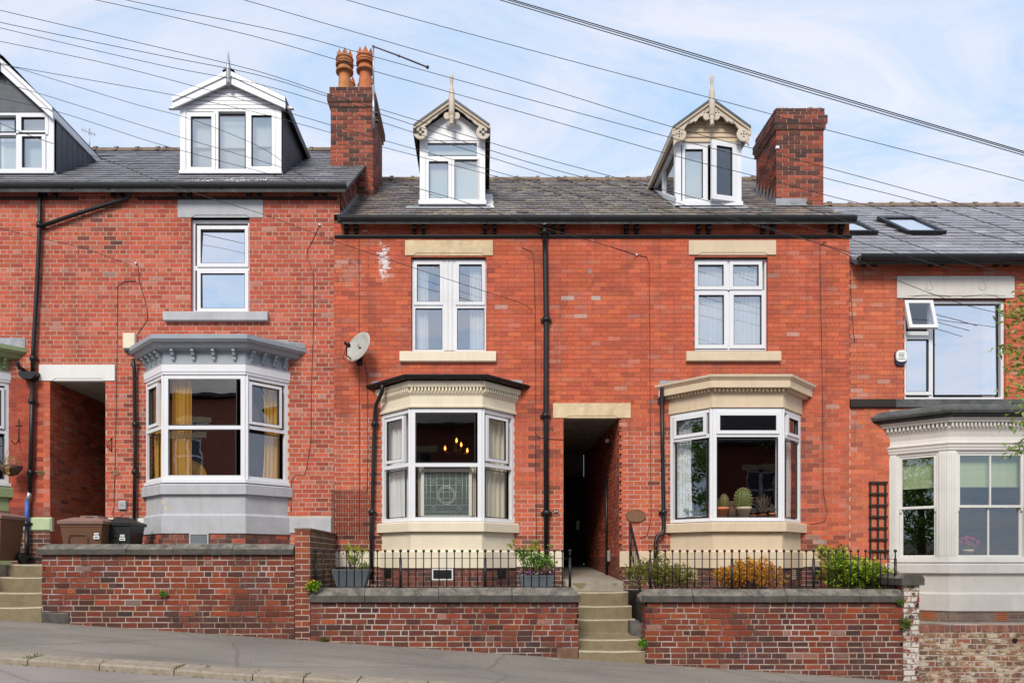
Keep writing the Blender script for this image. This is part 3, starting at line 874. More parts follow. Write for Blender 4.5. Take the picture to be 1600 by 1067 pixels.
def kerb_stones():
    x = -11.2
    cuts = [PX(p, -4.75) for p in (-140, 58, 168, 282, 402, 480, 562, 668, 790)]
    edges = [c for c in cuts] + [cuts[-1] + 1.05 * k for k in range(1, 9)]
    for a, b in zip(edges, edges[1:]):
        mb = MB(); g = 0.006; d = R.uniform(-0.006, 0.006)
        c = 0.02
        for (xx0, xx1) in ((a + g, b - g),):
            prof = lambda x: [(x, Y_KERB, zp(x, Y_KERB) - 0.1), (x, Y_KERB, zp(x, Y_KERB) + 0.006 + d), (x, Y_ROAD + c, zp(x, Y_ROAD) + d), (x, Y_ROAD, zp(x, Y_ROAD) - c + d), (x, Y_ROAD - 0.005, zp(x, Y_ROAD) - 0.16)]
            p, q = prof(xx0), prof(xx1)
            mb.add(p + q, [(i, i + 1, 6 + i, 5 + i) for i in range(4)] + [(4, 3, 2, 1, 0), (5, 6, 7, 8, 9)])
        mb.build('kerb_stone', M['kerb_stone'], kerb_back)
kerb_stones()
def slabbed(name, m, x0, x1, y0, y1, z0, z1=None, kind='structure'):
    z1 = z0 if z1 is None else z1
    mb = MB()
    mb.add([(x0, y0, z0), (x1, y0, z0), (x1, y1, z1), (x0, y1, z1), (x0, y0, z0 - 1.2), (x1, y0, z0 - 1.2), (x1, y1, z1 - 1.2), (x0, y1, z1 - 1.2)],
           [(0, 1, 2, 3), (0, 4, 5, 1), (1, 5, 6, 2), (2, 6, 7, 3), (3, 7, 4, 0)])
    return tag(mb.build(name, m), kind=kind)
slabbed('garden_path', M['slab'], -6.40, -2.74, -1.78, -0.02, -0.03)
slabbed('garden_path', M['slab'], -12.5, -7.475, -1.9, -0.02, -0.036)
slabbed('garden_bed', M['soil'], -2.49, 1.38, -1.78, -0.02, -0.47)
slabbed('garden_bed', M['soil'], 2.50, 6.14, -1.78, -0.02, -0.47)
slabbed('garden_bed', M['slab'], 6.42, 10.9, -1.78, -0.02, -0.98)
slabbed('passage_floor', M['slab'], PX(880) + 0.002, PX(968) - 0.002, -0.35, 4.6, -0.321, -0.06)
slabbed('passage_floor', M['slab'], PX(78) + 0.002, PX(165) - 0.002, -0.85, 4.6, -0.03, 0.05)

# ------------------------------------------------------------------ palettes
ORANGE = [(0.47, 0.098, 0.056), (0.50, 0.112, 0.064), (0.44, 0.086, 0.052), (0.48, 0.102, 0.06), (0.38, 0.078, 0.052), (0.51, 0.14, 0.09)]
REDS = [(0.53, 0.118, 0.060), (0.51, 0.112, 0.058), (0.55, 0.130, 0.064), (0.52, 0.114, 0.058), (0.49, 0.106, 0.057), (0.55, 0.136, 0.062), (0.51, 0.13, 0.078), (0.47, 0.108, 0.064)]
DARKRED = [(0.36, 0.060, 0.034), (0.33, 0.055, 0.032), (0.40, 0.072, 0.040), (0.42, 0.085, 0.045)]
GARDEN = [(0.20, 0.046, 0.024), (0.24, 0.054, 0.027), (0.15, 0.040, 0.025), (0.28, 0.066, 0.028), (0.095, 0.034, 0.024), (0.18, 0.050, 0.030), (0.06, 0.030, 0.024), (0.21, 0.062, 0.036)]
BASE = [(0.12, 0.05, 0.042), (0.16, 0.055, 0.042), (0.09, 0.045, 0.042), (0.19, 0.065, 0.048), (0.075, 0.046, 0.046)]
CHIM = [(0.30, 0.075, 0.045), (0.34, 0.085, 0.05), (0.24, 0.06, 0.04), (0.15, 0.05, 0.036), (0.38, 0.10, 0.055), (0.10, 0.045, 0.036)]
GARDEN = [(0.21, 0.040, 0.020), (0.24, 0.046, 0.022), (0.16, 0.034, 0.020), (0.27, 0.056, 0.024), (0.085, 0.028, 0.020), (0.18, 0.042, 0.025), (0.055, 0.026, 0.021), (0.22, 0.052, 0.028), (0.19, 0.036, 0.02)]
SOOT = [(PX(a, -2), w) for a, w in ((1195, .22), (1335, .13), (1150, .07), (180, .14), (322, .10), (395, .2), (250, .06), (640, .1), (830, .12), (700, .05))]
def dark(c, k): return tuple(a * (1 - k) + b * k for a, b in zip(c, (0.045, 0.032, 0.032)))
def pale(c, k): return tuple(a * (1 - k) + b * k for a, b in zip(c, (0.52, 0.40, 0.34)))
def col_orange(x, z, y=0):
    c = pick(ORANGE)(x, z)
    # soot runs down from the broken gutter joint, one brick at a time
    d = math.hypot((x - PX(178)) / 0.28, (z - PZ(365)) / 1.0)
    if d < 1 and R.random() < 0.62 * (1 - d) + 0.08: c = dark(c, R.uniform(0.4, 0.85))
    d = math.hypot((x - PX(135)) / 0.28, (z - PZ(362)) / 0.42)
    if d < 1 and R.random() < 0.5: c = dark(c, R.uniform(0.25, 0.7))
    if x > PX(492) and R.random() < 0.4: c = dark(c, R.uniform(0.1, 0.45))
    if abs(x - PX(213)) < 0.16 and z < PZ(560) and R.random() < 0.5: c = dark(c, R.uniform(0.2, 0.6))
    if R.random() < 0.05: c = pale(c, R.uniform(0.15, 0.4))
    return c
def col_red(x, z, y=0):
    c = pick(REDS)(x, z)
    if abs(x - PX(851)) < 0.24 and z < PZ(600) and R.random() < 0.5: c = dark(c, R.uniform(0.2, 0.7))
    for px0 in (585, 1032, 1262):
        if abs(x - PX(px0)) < 0.17 and z < PZ(600) and R.random() < 0.4: c = dark(c, R.uniform(0.2, 0.6))
    if x < PX(560) and R.random() < 0.2: c = dark(c, R.uniform(0.1, 0.4))
    if z < PZ(835) and R.random() < 0.45: c = dark(c, R.uniform(0.3, 0.7))
    if R.random() < 0.006: c = pale(c, R.uniform(0.25, 0.6))
    for (a, b_, w) in ((930, 425, 17), (912, 468, 28), (905, 496, 14), (1240, 520, 10), (915, 583, 10), (545, 410, 25)):
        if abs(x - PX(a)) < w * .011 and abs(z - PZ(b_)) < 0.045 and R.random() < 0.8: c = pale(c, R.uniform(0.4, 0.95))
    if R.random() < 0.07: c = pale(c, R.uniform(0.06, 0.2))
    if R.random() < 0.06: c = dark(c, R.uniform(0.08, 0.3))
    return c
WARM = [(0.205, 0.042, 0.020), (0.185, 0.037, 0.019), (0.24, 0.054, 0.022), (0.20, 0.048, 0.026)]
GRIMY = [(0.125, 0.032, 0.021), (0.155, 0.036, 0.022), (0.10, 0.028, 0.020), (0.07, 0.026, 0.020), (0.17, 0.043, 0.027)]
def col_garden(top, foot):
    def f(x, z, y=0):
        q = noise.noise((x * 0.75 + 3, z * 1.4, 2.0)) + R.uniform(-.38, .38)
        c = pick(WARM if q > 0 else GRIMY)(x, z)
        if PX(330, -2) < x < PX(470, -2) and R.random() < .7: c = pick(WARM)(x, z)
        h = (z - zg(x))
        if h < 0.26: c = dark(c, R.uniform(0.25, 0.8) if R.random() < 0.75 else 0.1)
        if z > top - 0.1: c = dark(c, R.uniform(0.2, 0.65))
        if R.random() < 0.09: c = tuple(v * 1.35 for v in c)
        if R.random() < 0.022: c = pale(c, R.uniform(0.15, 0.35))
        for sx, w in SOOT:
            if abs(x - sx) < w and R.random() < 0.62: c = dark(c, R.uniform(0.3, 0.75))
        return c
    return f

# ------------------------------------------------------------------ shared house pieces
def house(label, x0, x1, zb, grp='terraced brick houses stepping down the street'):
    return thing('terraced_house', label, 'house', ((x0 + x1) / 2, 0, zb), grp)
def facade(root, x0, x1, zb, zt, openings, mort):
    mb = MB()
    sheet(mb, FACE, x0, x1, zb, zt, openings, 0.0)
    # solid core behind the face so that the wall has its thickness
    return mb.build('wall', M[mort], root)
def hole(px0, px1, py0, py1, d=0.1): return (PX(px0), PX(px1), PZ(py1), PZ(py0), d)
def room(root, x0, x1, z0, z1, y0=0.10, y1=3.4, mat='room', name='room'):
    mb = MB()
    a = [(x0, y0, z0), (x1, y0, z0), (x1, y0, z1), (x0, y0, z1)]; b = [(x, y1, z) for x, _, z in a]
    mb.add(a + b, [(4, 5, 6, 7), (0, 1, 5, 4), (1, 2, 6, 5), (2, 3, 7, 6), (3, 0, 4, 7)])
    return mb.build(name, M[mat], root)
def stone(root, name, px0, px1, py0, py1, mat, n0=-0.1, n1=0.012, notch=0, cham=0.008, parent=None):
    mb = MB(); x0, x1, z0, z1 = PX(px0), PX(px1), PZ(py1), PZ(py0)
    if notch:      # lintel with a chamfer cut over the opening
        a, b = PX(notch[0]), PX(notch[1]); h = 0.04
        mb.prism([(x0, z0), (a, z0), (a + 0.06, z0 + h), (b - 0.06, z0 + h), (b, z0), (x1, z0), (x1, z1), (x0, z1)], n0, n1, FACE)
        mb.prism([(a - 0.02, z0), (b + 0.02, z0), (b - 0.04, z0 + h + 0.003), (a + 0.04, z0 + h + 0.003)], n0 - 0.01, n1 - 0.009, FACE)
    else: mb.cbox(x0, x1, n0, n1, z0, z1, cham, FACE)
    return mb.build(name, M[mat], parent or root)
def sill(root, px0, px1, py0, py1, mat, n1=0.07, parent=None):
    mb = MB(); x0, x1, z0, z1 = PX(px0), PX(px1), PZ(py1), PZ(py0)
    mb.prism_n([(-0.1, z0), (n1 - 0.01, z0), (n1, z0 + 0.01), (n1, z1 - 0.025), (n1 - 0.01, z1 - 0.015), (-0.1, z1)], x0, x1, FACE)
    return mb.build('sill', M[mat], parent or root)
def flat_window(root, px0, px1, py0, py1, lights, bars=(), n=-0.075, glass='glass_sky', mat='pvc', t=4.5, glasses=None, rakes=None):
    """lights: glass rectangles in facade pixels (x0, x1, y0, y1, sash width px)"""
    mb = MB(); sl_ = MB(); k = 0.011
    x0, x1, z0, z1 = PX(px0), PX(px1), PZ(py1), PZ(py0)
    mb.ring(x0, x1, z0, z1, t * k, n - 0.07, n, FACE)
    for (a, b, c, d) in bars: mb.box(PX(a), PX(b), n - 0.065, n - 0.003 + (0.012 if b - a > 12 and d - c > 60 else 0), PZ(d), PZ(c), FACE)
    for (a, b, c, d, s) in lights:
        if s: light(mb, sl_, FACE, PX(a), PX(b), PZ(d), PZ(c), n + 0.006, s * k)
        else: sl_.ring(PX(a), PX(b), PZ(d), PZ(c), 0.009, n - 0.04, n - 0.01, FACE)
    w = mb.build('window', M[mat], root)
    sl_.build('glazing_seal', M['seal'], w)
    for i, (a, b, c, d, s) in enumerate(lights):
        glaze(w, FACE, PX(a), PX(b), PZ(d), PZ(c), n - 0.02, M[glasses[i] if glasses else glass], R.uniform(-0.002, 0.002), rakes[i] if rakes else R.uniform(-0.003, 0.003))
    return w
def pipe(root, pts, r=0.038, mat='black_paint', collars=(), name='drainpipe'):
    mb = MB()
    mb.tube(pts, r, 10)
    for (x, y, z) in collars:
        mb.tube([(x, y, z - 0.045), (x, y, z + 0.045)], r * 1.35, 10)
        mb.box(x - r * 2.1, x + r * 2.1, y + r * 0.4, y + r * 1.2, z - 0.02, z + 0.02)
    return mb.build(name, M[mat], root)
def wire(root, pts, r=0.0045, name='wall_cable', y=-0.012):
    mb = MB(); mb.tube([(PX(a), y, PZ(b)) for a, b in pts], r, 5); return mb.build(name, M['cable'], root)

def chimney(root, x0, x1, y0, y1, segs, ragged=False, rf=None):
    """segs: (z0, z1, offset). Bricks on the four faces; a solid core inside."""
    mb = MB()
    for z0, z1, o in segs: mb.box(x0 - o + .004, x1 + o - .004, y0 - o + .004, y1 + o - .004, z0, z1)
    core = mb.build('chimney', M['mortar_chimney'], root)
    for z0, z1, o in segs:
        w, d = x1 - x0 + 2 * o, y1 - y0 + 2 * o
        kw = dict(course=0.081, L=0.228, joint=0.013, depth=0.09, zphase=z0, cham=0.0)
        def colr(x, z, y=0):
            c = pick(CHIM)(x, z)
            if R.random() < 0.3: c = dark(c, R.uniform(0.2, 0.6))
            if o > 0 and R.random() < 0.8: c = dark(c, R.uniform(0.2, 0.65))
            return c
        bricks(root, core, Fr(x0 - o, y0 - o, 0), 0, w, z0, z1, colr, M['brick_base'], **kw)
        bricks(root, core, Fr(x1 + o, y0 - o, rad(90)), 0, d, z0, z1, colr, M['brick_base'], **kw)
        bricks(root, core, Fr(x0 - o, y1 + o, rad(-90)), 0, d, z0, z1, colr, M['brick_base'], **kw)
    zt = segs[-1][1]
    mb = MB(); n = 14; vs = []
    for j in range(n + 1):          # lumpy mortar flaunching
        for i in range(n + 1):
            u, v = i / n, j / n
            e = min(u, 1 - u, v, 1 - v)
            vs.append((x0 + 0.01 + (x1 - x0 - 0.02) * u, y0 + 0.01 + (y1 - y0 - 0.02) * v, zt - 0.01 + min(0.11, e * 0.9) * R.uniform(0.3, 1.3)))
    mb.add(vs, [(j * (n + 1) + i, j * (n + 1) + i + 1, (j + 1) * (n + 1) + i + 1, (j + 1) * (n + 1) + i) for j in range(n) for i in range(n)])
    mb.build('mortar_cap', M['mortar_garden'], core)
    mb = MB()                       # crumbled top edge
    for (ax, ay, bx, by) in ((x0, y0 + .05, x1, y0 + .05), (x0 + .05, y0, x0 + .05, y1), (x1 - .05, y0, x1 - .05, y1)):
        q = 0.0; L_ = math.hypot(bx - ax, by - ay)
        while q < L_ - .05:
            w = R.uniform(.05, .14); cx, cy = ax + (bx - ax) * (q + w / 2) / L_, ay + (by - ay) * (q + w / 2) / L_
            mb.ball((cx, cy, zt), 1.0, 7, 4)
            k = len(mb.v) - 35; rr = (w * .6, .06, R.uniform(.012, .055))
            for i in range(k, len(mb.v)):
                p = mb.v[i]; mb.v[i] = (cx + (p[0] - cx) * rr[0] * R.uniform(.8, 1.2), cy + (p[1] - cy) * rr[1], zt + (p[2] - zt) * rr[2])
            q += w * R.uniform(.8, 1.3)
    mb.build('crumbled_mortar', M['mortar_garden'], core)
    return core
def chimney_pot(core, x, y, z, h, mat, lean=0.0):
    prof = [(0.150, 0), (0.150, 0.03), (0.130, 0.06), (0.116, h * 0.36), (0.114, h * 0.48), (0.12, h * 0.505), (0.172, h * 0.49), (0.176, h * 0.54), (0.150, h * 0.565),
            (0.138, h * 0.60), (0.130, h * 0.655), (0.135, h * 0.67), (0.176, h * 0.655), (0.180, h * 0.69), (0.160, h * 0.715), (0.165, h * 0.80), (0.172, h * 0.82), (0.165, h * 0.86), (0.13, h * 0.86), (0.12, h * 0.5)]
    mb = MB(); mb.lathe(x, y, prof, 20, z)
    mb.build('chimney_pot', M[mat], core)
    mb = MB()
    for k in range(8):
        t = 2 * math.pi * k / 8 + 0.2
        a = [(x + r * math.cos(t + s), y + r * math.sin(t + s), z + h * 0.85) for r, s in ((0.168, -0.38), (0.168, 0.38), (0.13, 0.36), (0.13, -0.36))]
        tip = (x + 0.155 * math.cos(t), y + 0.15 * math.sin(t), z + h)
        mb.add(a + [tip], [(0, 1, 4), (1, 2, 4), (2, 3, 4), (3, 0, 4)])
    for zz, rr in ((0.735, 0.163), (0.815, 0.168)):
        pts = [(x + rr * math.cos(2 * math.pi * k / 18), y + rr * math.sin(2 * math.pi * k / 18), z + h * zz) for k in range(19)]
        mb.tube(pts, 0.012, 6, False)
    mb.build('pot_crown', M[mat], core)
XS = {k: PX(v) for k, v in dict(h0=-280, h12=122, h23=522, h34=924, h45=1327, h5=1890).items()}

# ================================================================== house 1 (left edge) and house 2 (grey bay)
H1 = house('red brick terraced house at the left edge with sage green bay and white dormer', XS['h0'], XS['h12'], -0.3)
H2 = house('red brick terraced house with grey painted bay and wide white dormer', XS['h12'], XS['h23'], -0.1)
RF1 = Roof(PZ(291, -0.3), PZ(236, 3.8))
g1 = 292
# --- walls
o1 = [(PX(-205), PX(12), PZ(755), PZ(590), 0.1), (PX(78), PX(122), -0.05, PZ(595), 0)]
w1 = facade(H1, XS['h0'], XS['h12'], -0.5, PZ(g1 + 2), o1, 'mortar_pale')
bay1_cover = (PX(-208), PX(14), -0.5, PZ(535))
h1_top = PZ(590)
bricks(H1, w1, FACE, PX(-40), XS['h12'], h1_top, PZ(296), col_orange, M['brick_orange'], [bay1_cover, (PX(62), XS['h12'], PZ(595), PZ(570))], joint=0.0125, bond='garden', zphase=0.02)
def col_pier(x, z, y=0):
    c = pick(DARKRED)(x, z)
    if x > PX(58): c = pick(REDS)(x, z)
    if x > PX(58) and R.random() < 0.2: c = pale(c, 0.25)
    if z < PZ(795): c = dark(c, 0.45)
    return c
bricks(H1, w1, FACE, PX(14), PX(78), PZ(808), h1_top, col_pier, M['brick_red'], [bay1_cover, (PX(62), PX(78), PZ(595), PZ(570))], joint=0.005, zphase=0.02)
bricks(H1, w1, FACE, PX(14), PX(78), -0.45, PZ(830), pick(BASE), M['brick_base'], joint=0.011, zphase=0.02)
o2 = [hole(298, 390, 340, 488, 0.1), (PX(232), PX(446), PZ(755), PZ(590), 0.1), (PX(122), PX(165), -0.05, PZ(595), 0)]
w2 = facade(H2, XS['h12'], XS['h23'], -0.5, PZ(g1 + 2), o2, 'mortar_pale')
mb = MB(); sheet(mb, Fr(0, 0, 0), XS['h23'], -2.43, PZ(335), PZ(g1 + 2)); mb.build('wall', M['mortar_pale'], H2)
bay2_cover = (PX(228), PX(450), -0.5, PZ(532))
c2 = [o2[0][:4], bay2_cover, (PX(62), PX(180), PZ(595), PZ(570)), (PX(122), PX(165), -0.5, PZ(596)), (PX(278), PX(411), PZ(340), PZ(313)), (PX(258), PX(420), PZ(503), PZ(487)), (PX(450), PX(520), PZ(834), PZ(807)), (PX(165), PX(228), PZ(834), PZ(809))]
bricks(H2, w2, FACE, XS['h12'], XS['h23'], -0.10, PZ(296), col_orange, M['brick_orange'], c2, joint=0.0125, bond='garden', zphase=0.02)
bricks(H2, w2, FACE, XS['h23'], -2.43, PZ(335), PZ(296), col_orange, M['brick_orange'], joint=0.0125, bond='garden', zphase=0.02)
# --- the gable end that shows above the lower roof
rf3 = Roof(PZ(341, -0.3), PZ(282, 3.8))
gab = Fr(-2.43, 0, rad(90))
mb = MB()
prof = [(0, PZ(345)), (0, RF1.z(0) - 0.06), (3.8, RF1.zR - 0.08), (3.8, PZ(345))]
mb.add([gab.pt(u, 0, z) for u, z in prof], [(0, 1, 2, 3)])
gw = mb.build('gable_wall', M['mortar_mid'], H2)
bricks(H2, gw, gab, 0.09, 3.7, PZ(345), RF1.z(2.2), pick(CHIM), M['brick_base'], joint=0.009, depth=0.05,
       clip=lambda z: (max(0.09, RF1.y(z) + 0.1), min(3.7, rf3.y(z - 0.04) + 0.05)))
# --- passage between houses 1 and 2
pw = Fr(PX(78), 0, rad(90))
mb = MB(); sheet(mb, pw, 0.0, 4.6, -0.2, PZ(592)); pwall = mb.build('passage_wall', M['mortar_mid'], H1)
def col_pass(x, z, y=0):
    c = pick(REDS + [(0.40, 0.08, 0.045)])(x, z)
    if R.random() < 0.2: c = dark(c, R.uniform(0.2, 0.5))
    if R.random() < 0.1: c = pale(c, 0.2)
    return c
bricks(H1, pwall, pw, 0.0, 3.4, -0.2, PZ(593), col_pass, M['brick_orange'], joint=0.008, zphase=0.02, depth=0.05)
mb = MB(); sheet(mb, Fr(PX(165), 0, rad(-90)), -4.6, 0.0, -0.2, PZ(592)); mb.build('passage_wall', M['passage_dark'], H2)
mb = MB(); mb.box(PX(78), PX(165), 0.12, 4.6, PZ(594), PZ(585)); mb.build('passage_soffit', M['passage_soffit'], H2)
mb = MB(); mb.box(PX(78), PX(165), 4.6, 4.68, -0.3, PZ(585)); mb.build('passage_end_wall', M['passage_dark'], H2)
stone(H2, 'passage_lintel', 62, 180, 570, 595, 'white_paint', n1=0.02, notch=(82, 165))
# --- stone trim
mb = MB(); mb.cbox(PX(20), PX(78) + 0.045, -0.05, 0.045, PZ(830), PZ(808), 0.03, FACE); mb.build('plinth_stone', M['pale_green'], H1)
mb = MB(); mb.cbox(PX(452), PX(518), -0.05, 0.03, PZ(833), PZ(808), 0.01, FACE); mb.build('plinth_stone', M['grey_paint'], H2)
mb = MB(); mb.cbox(PX(165), PX(226), -0.05, 0.03, PZ(833), PZ(810), 0.01, FACE); mb.build('plinth_stone', M['white_paint'], H2)
# --- upper window of house 2
W2 = flat_window(H2, 298, 390, 341, 488, [(311.5, 381, 356, 409.5, 5.5), (311.5, 381, 425, 480, 5.5)], [(302, 388, 413, 420)], glasses=['glass_blue', 'glass_blue'], rakes=[0.02, -0.004])
stone(H2, 'lintel', 278, 411, 313, 340, 'grey_paint', notch=(300, 390), parent=W2)
sill(H2, 258, 420, 487.5, 503, 'grey_paint', 0.09, parent=W2)
room(H2, PX(270), PX(420), PZ(500), PZ(330), 0.2, 2.5, 'room_pale')
# --- eaves
eaves(H1, XS['h0'], XS['h12'] - 0.002, g1, (308.5, 313), [71, 88], (PX(-40), XS['h12'] - 0.002), 310)
eaves(H2, XS['h12'] + 0.002, -2.27, g1, (308.5, 313), [178.5, 191.6, 282, 297, 390, 405.6, 493, 507.6], (PX(216), PX(527)), 310)
# --- roofs
def col_new(x, y):
    k = R.uniform(0.85, 1.18) * (R.choice((0.6, 1.35)) if R.random() < .04 else 1); return (0.165 * k, 0.162 * k, 0.178 * k)
def col_old(x, y):
    c = R.choice([(0.18, 0.145, 0.128), (0.145, 0.122, 0.115), (0.22, 0.175, 0.135), (0.175, 0.138, 0.14), (0.10, 0.082, 0.074), (0.19, 0.16, 0.152), (0.20, 0.165, 0.11)])
    k = R.uniform(0.75, 1.25) * (R.choice((0.45, 1.5)) if R.random() < .06 else 1); return tuple(v * k for v in c)
r1 = roof_body(H1, RF1, XS['h0'], XS['h12'] - 0.001, M['felt'])
r2 = roof_body(H2, RF1, XS['h12'] + 0.001, -2.30, M['felt'])
DY1 = 0.95
d1x = (PX(-77, DY1), PX(85, DY1)); d2x = (PX(282, DY1), PX(440, DY1))
slates(H1, r1, RF1, PX(-60), XS['h12'], 0.30, 0.235, col_new, M['slate_new'], [(d1x[0], d1x[1], DY1, 3)])
slates(H2, r2, RF1, XS['h12'], -2.29, 0.30, 0.235, col_new, M['slate_new'], [(d2x[0], d2x[1], DY1, 3), (-2.95, -2.1, 1.95, 3.2)])
ridge(r1, RF1, PX(-60), XS['h12']); ridge(r2, RF1, XS['h12'], -2.95)
mb = MB()
for a, b in ((0, RF1.len * 0.55),):
    p = [RF1.at(-2.31, a, 0.018), RF1.at(-2.275, a, 0.018), RF1.at(-2.275, b, 0.018), RF1.at(-2.31, b, 0.018)]
    q = [RF1.at(-2.31, a, -0.03), RF1.at(-2.275, a, -0.03), RF1.at(-2.275, b, -0.03), RF1.at(-2.31, b, -0.03)]
    mb.add(p + q, [(0, 1, 2, 3), (0, 4, 5, 1), (1, 5, 6, 2), (2, 6, 7, 3), (3, 7, 4, 0)])
mb.build('verge_strip', M['felt'], r2)

# --- plain white dormers on houses 1 and 2
def plain_dormer(root, rf, xa, xb, yd, pyb, pyt, apex, eave, over, lights, glass, blind, gable_mat, boards, board_w, spike, center_bar=None, bars=(), clad='v'):
    z0, z1 = PZ(pyb, yd), PZ(pyt, yd)
    zA, zE = PZ(apex, yd), PZ(eave, yd)
    xc = (xa + xb) / 2
    mb = MB()
    cheek(mb, rf, xb - 0.03, yd, z1 + 0.05, z0); cheek(mb, rf, xa + 0.03, yd, z1 + 0.05, z0)
    d = mb.build('dormer', M['clad_dark'], root)
    # cheek cladding: long slates hung on the side
    yb = rf.y(z1)
    k = 0
    for sx, nsx in ((xb, 1), (xa, -1)):
        y = yd + 0.06
        if nsx < 0: continue
        n = 9
        for i in range(n):
            ya, yc = yd + 0.05 + (yb - yd) * i / n, yd + 0.05 + (yb - yd) * (i + 1) / n - 0.012
            zlo0, zlo1 = rf.z(ya) + 0.01, rf.z(yc) + 0.01
            ztop = z1 + 0.03
            if clad == 'v': rows = [(None, None)]
            m = MB()
            x_ = sx + 0.0
            vs = [(x_, ya, zlo0), (x_, yc, zlo1), (x_, yc, ztop), (x_, ya, ztop)]
            vs2 = [(x_ + 0.014, p[1], p[2]) for p in vs]
            m.add(vs + vs2, [(3, 2, 1, 0), (4, 5, 6, 7), (0, 1, 5, 4), (1, 2, 6, 5), (2, 3, 7, 6), (3, 0, 4, 7)])
            m.build('cladding_board', M['clad_dark'], d)
    # frame
    fr = Fr(0, yd, 0)
    U = lambda px: PX(px, yd)
    Z_ = lambda py: PZ(py, yd)
    mb = MB(); sl_ = MB()
    mb.box(xa, xa + 0.10, -0.1, 0.02, z0, z1, fr); mb.box(xb - 0.10, xb, -0.1, 0.02, z0, z1, fr)
    mb.ring(xa + 0.10, xb - 0.10, z0 + 0.03, z1, 0.05, -0.08, 0, fr)
    mb.box(xa - 0.01, xb + 0.01, -0.08, 0.05, z0 - 0.02, z0 + 0.035, fr)
    for (a, b, c, e, s) in lights:
        if s: light(mb, sl_, fr, U(a), U(b), Z_(e), Z_(c), 0.006, s * 0.0117)
        else: sl_.ring(U(a), U(b), Z_(e), Z_(c), 0.009, -0.04, -0.008, fr)
    for (a, b, c, e) in bars: mb.box(U(a), U(b), -0.07, -0.002, Z_(e), Z_(c), fr)
    f = mb.build('window_frame', M['pvc'], d); sl_.build('glazing_seal', M['seal'], d)
    for (a, b, c, e, s) in lights: glaze(d, fr, U(a), U(b), Z_(e), Z_(c), -0.02, M[glass], 0.001, R.uniform(-0.002, 0.002))
    if blind:
        for (a, b, c, e, s) in lights:
            m = MB(); m.box(U(a) - 0.02, U(b) + 0.02, -0.16, -0.15, Z_(c + (e - c) * blind[R.randrange(len(blind))]), Z_(c) + 0.04, fr); m.build('roller_blind', M['frost'], d)
            if blind[0] < .9: m = MB(); m.box(U(a) - 0.02, U(b) + 0.02, -0.21, -0.2, Z_(e) - .03, Z_(c) + 0.04, fr); m.build('reflection_backing', M['pane_backing'], d)  # added grey sheet standing in for the pane's reflection and the room behind
    m = MB(); m.box(xa + 0.1, xb - 0.1, -1.3, -1.28, z0, z1, fr); m.build('room', M['room_pale'], d)
    # gable infill of lapped boards
    hb = (zA - zE)
    xl, xr = xa - over, xb + over
    slope = (zA - zE) / (xc - xl)
    zg0, zt = z1, zA - 0.10
    if boards:
        m_ = boards; hstep = (zt - zg0) / m_
        for i in range(m_):
            a, b = zg0 + i * hstep, zg0 + (i + 1) * hstep - 0.011
            wl = lambda z: max(0.02, (zA - 0.06 - z) / slope)
            m = MB(); m.prism([(xc - wl(a), a), (xc + wl(a), a), (xc + wl(b), b), (xc - wl(b), b)], -0.06, 0.012 - 0.0, fr)
            m.build('gable_board', M[gable_mat], d)
    else:
        m = MB(); m.prism([(xa, zg0), (xb, zg0), (xc + 0.02, zA - 0.08), (xc - 0.02, zA - 0.08)], -0.06, 0.01, fr); m.build('gable_panel', M[gable_mat], d)
    dormer_roof(d, rf, xl, xr, zE + 0.03, xc, zA + 0.03, yd - 0.13)
    for sgn in (-1, 1):
        xe = xl if sgn < 0 else xr
        m = MB()
        m.prism([(xe, zE - board_w), (xe, zE), (xc, zA), (xc, zA - board_w * 1.12)] if sgn < 0 else [(xc, zA - board_w * 1.12), (xc, zA), (xe, zE), (xe, zE - board_w)], 0.09, 0.125, fr)
        m.build('bargeboard', M['pvc'], d)
        m = MB(); q = 0.07
        m.prism([(xe, zE - q), (xe - sgn * 0.0, zE + 0.012), (xc, zA + 0.012), (xc, zA - q)] if sgn < 0 else [(xc, zA - q), (xc, zA + 0.012), (xe, zE + 0.012), (xe, zE - q)], 0.128, 0.15, fr)
        m.build('barge_trim', M['pvc'], d)
    if spike:
        m = MB(); m.lathe(xc, yd - 0.15, [(0.03, -0.26), (0.045, -0.22), (0.045, 0.0), (0.05, 0.02), (0.001, 0.36)], 8, zA); m.build('finial', M['zinc'], d)
    m = MB(); m.prism([(xc - 0.11, zA + 0.0), (xc, zA + 0.09), (xc + 0.11, zA + 0.0), (xc, zA + 0.04)], -1.5, 0.16, fr); m.build('ridge_cap', M['black_paint'], d)
    # white fascia along the side eaves
    ye = rf.y(zE)
    m = MB(); m.box(xr - 0.03, xr + 0.005, yd - 0.1, ye + 0.12, zE - 0.13, zE - 0.005); m.build('fascia', M['pvc'] if not boards else M['black_paint'], d)
    return d
D2 = plain_dormer(H2, RF1, *d2x, DY1, 271, 170, 119, 160, 0.10,
             [(298.5, 331, 183, 262, 6), (342, 383, 180, 266, 0), (393, 425, 181, 261, 6)], 'glass_sky', [0.52], 'pvc', 7, 0.185, True, bars=[(334, 341, 174, 268), (384, 391, 174, 268)])
D1 = plain_dormer(H1, RF1, *d1x, DY1, 271, 176, 97, 176, 0.04,
             [(-4, 23, 186, 206, 0), (34, 71, 184, 205, 6), (-4, 26, 214, 268, 0), (35, 66, 214, 263, 6)], 'glass_sky', [1.02], 'clad_dark', 0, 0.19, True, bars=[(25, 30, 178, 270), (-60, 80, 208, 211)])

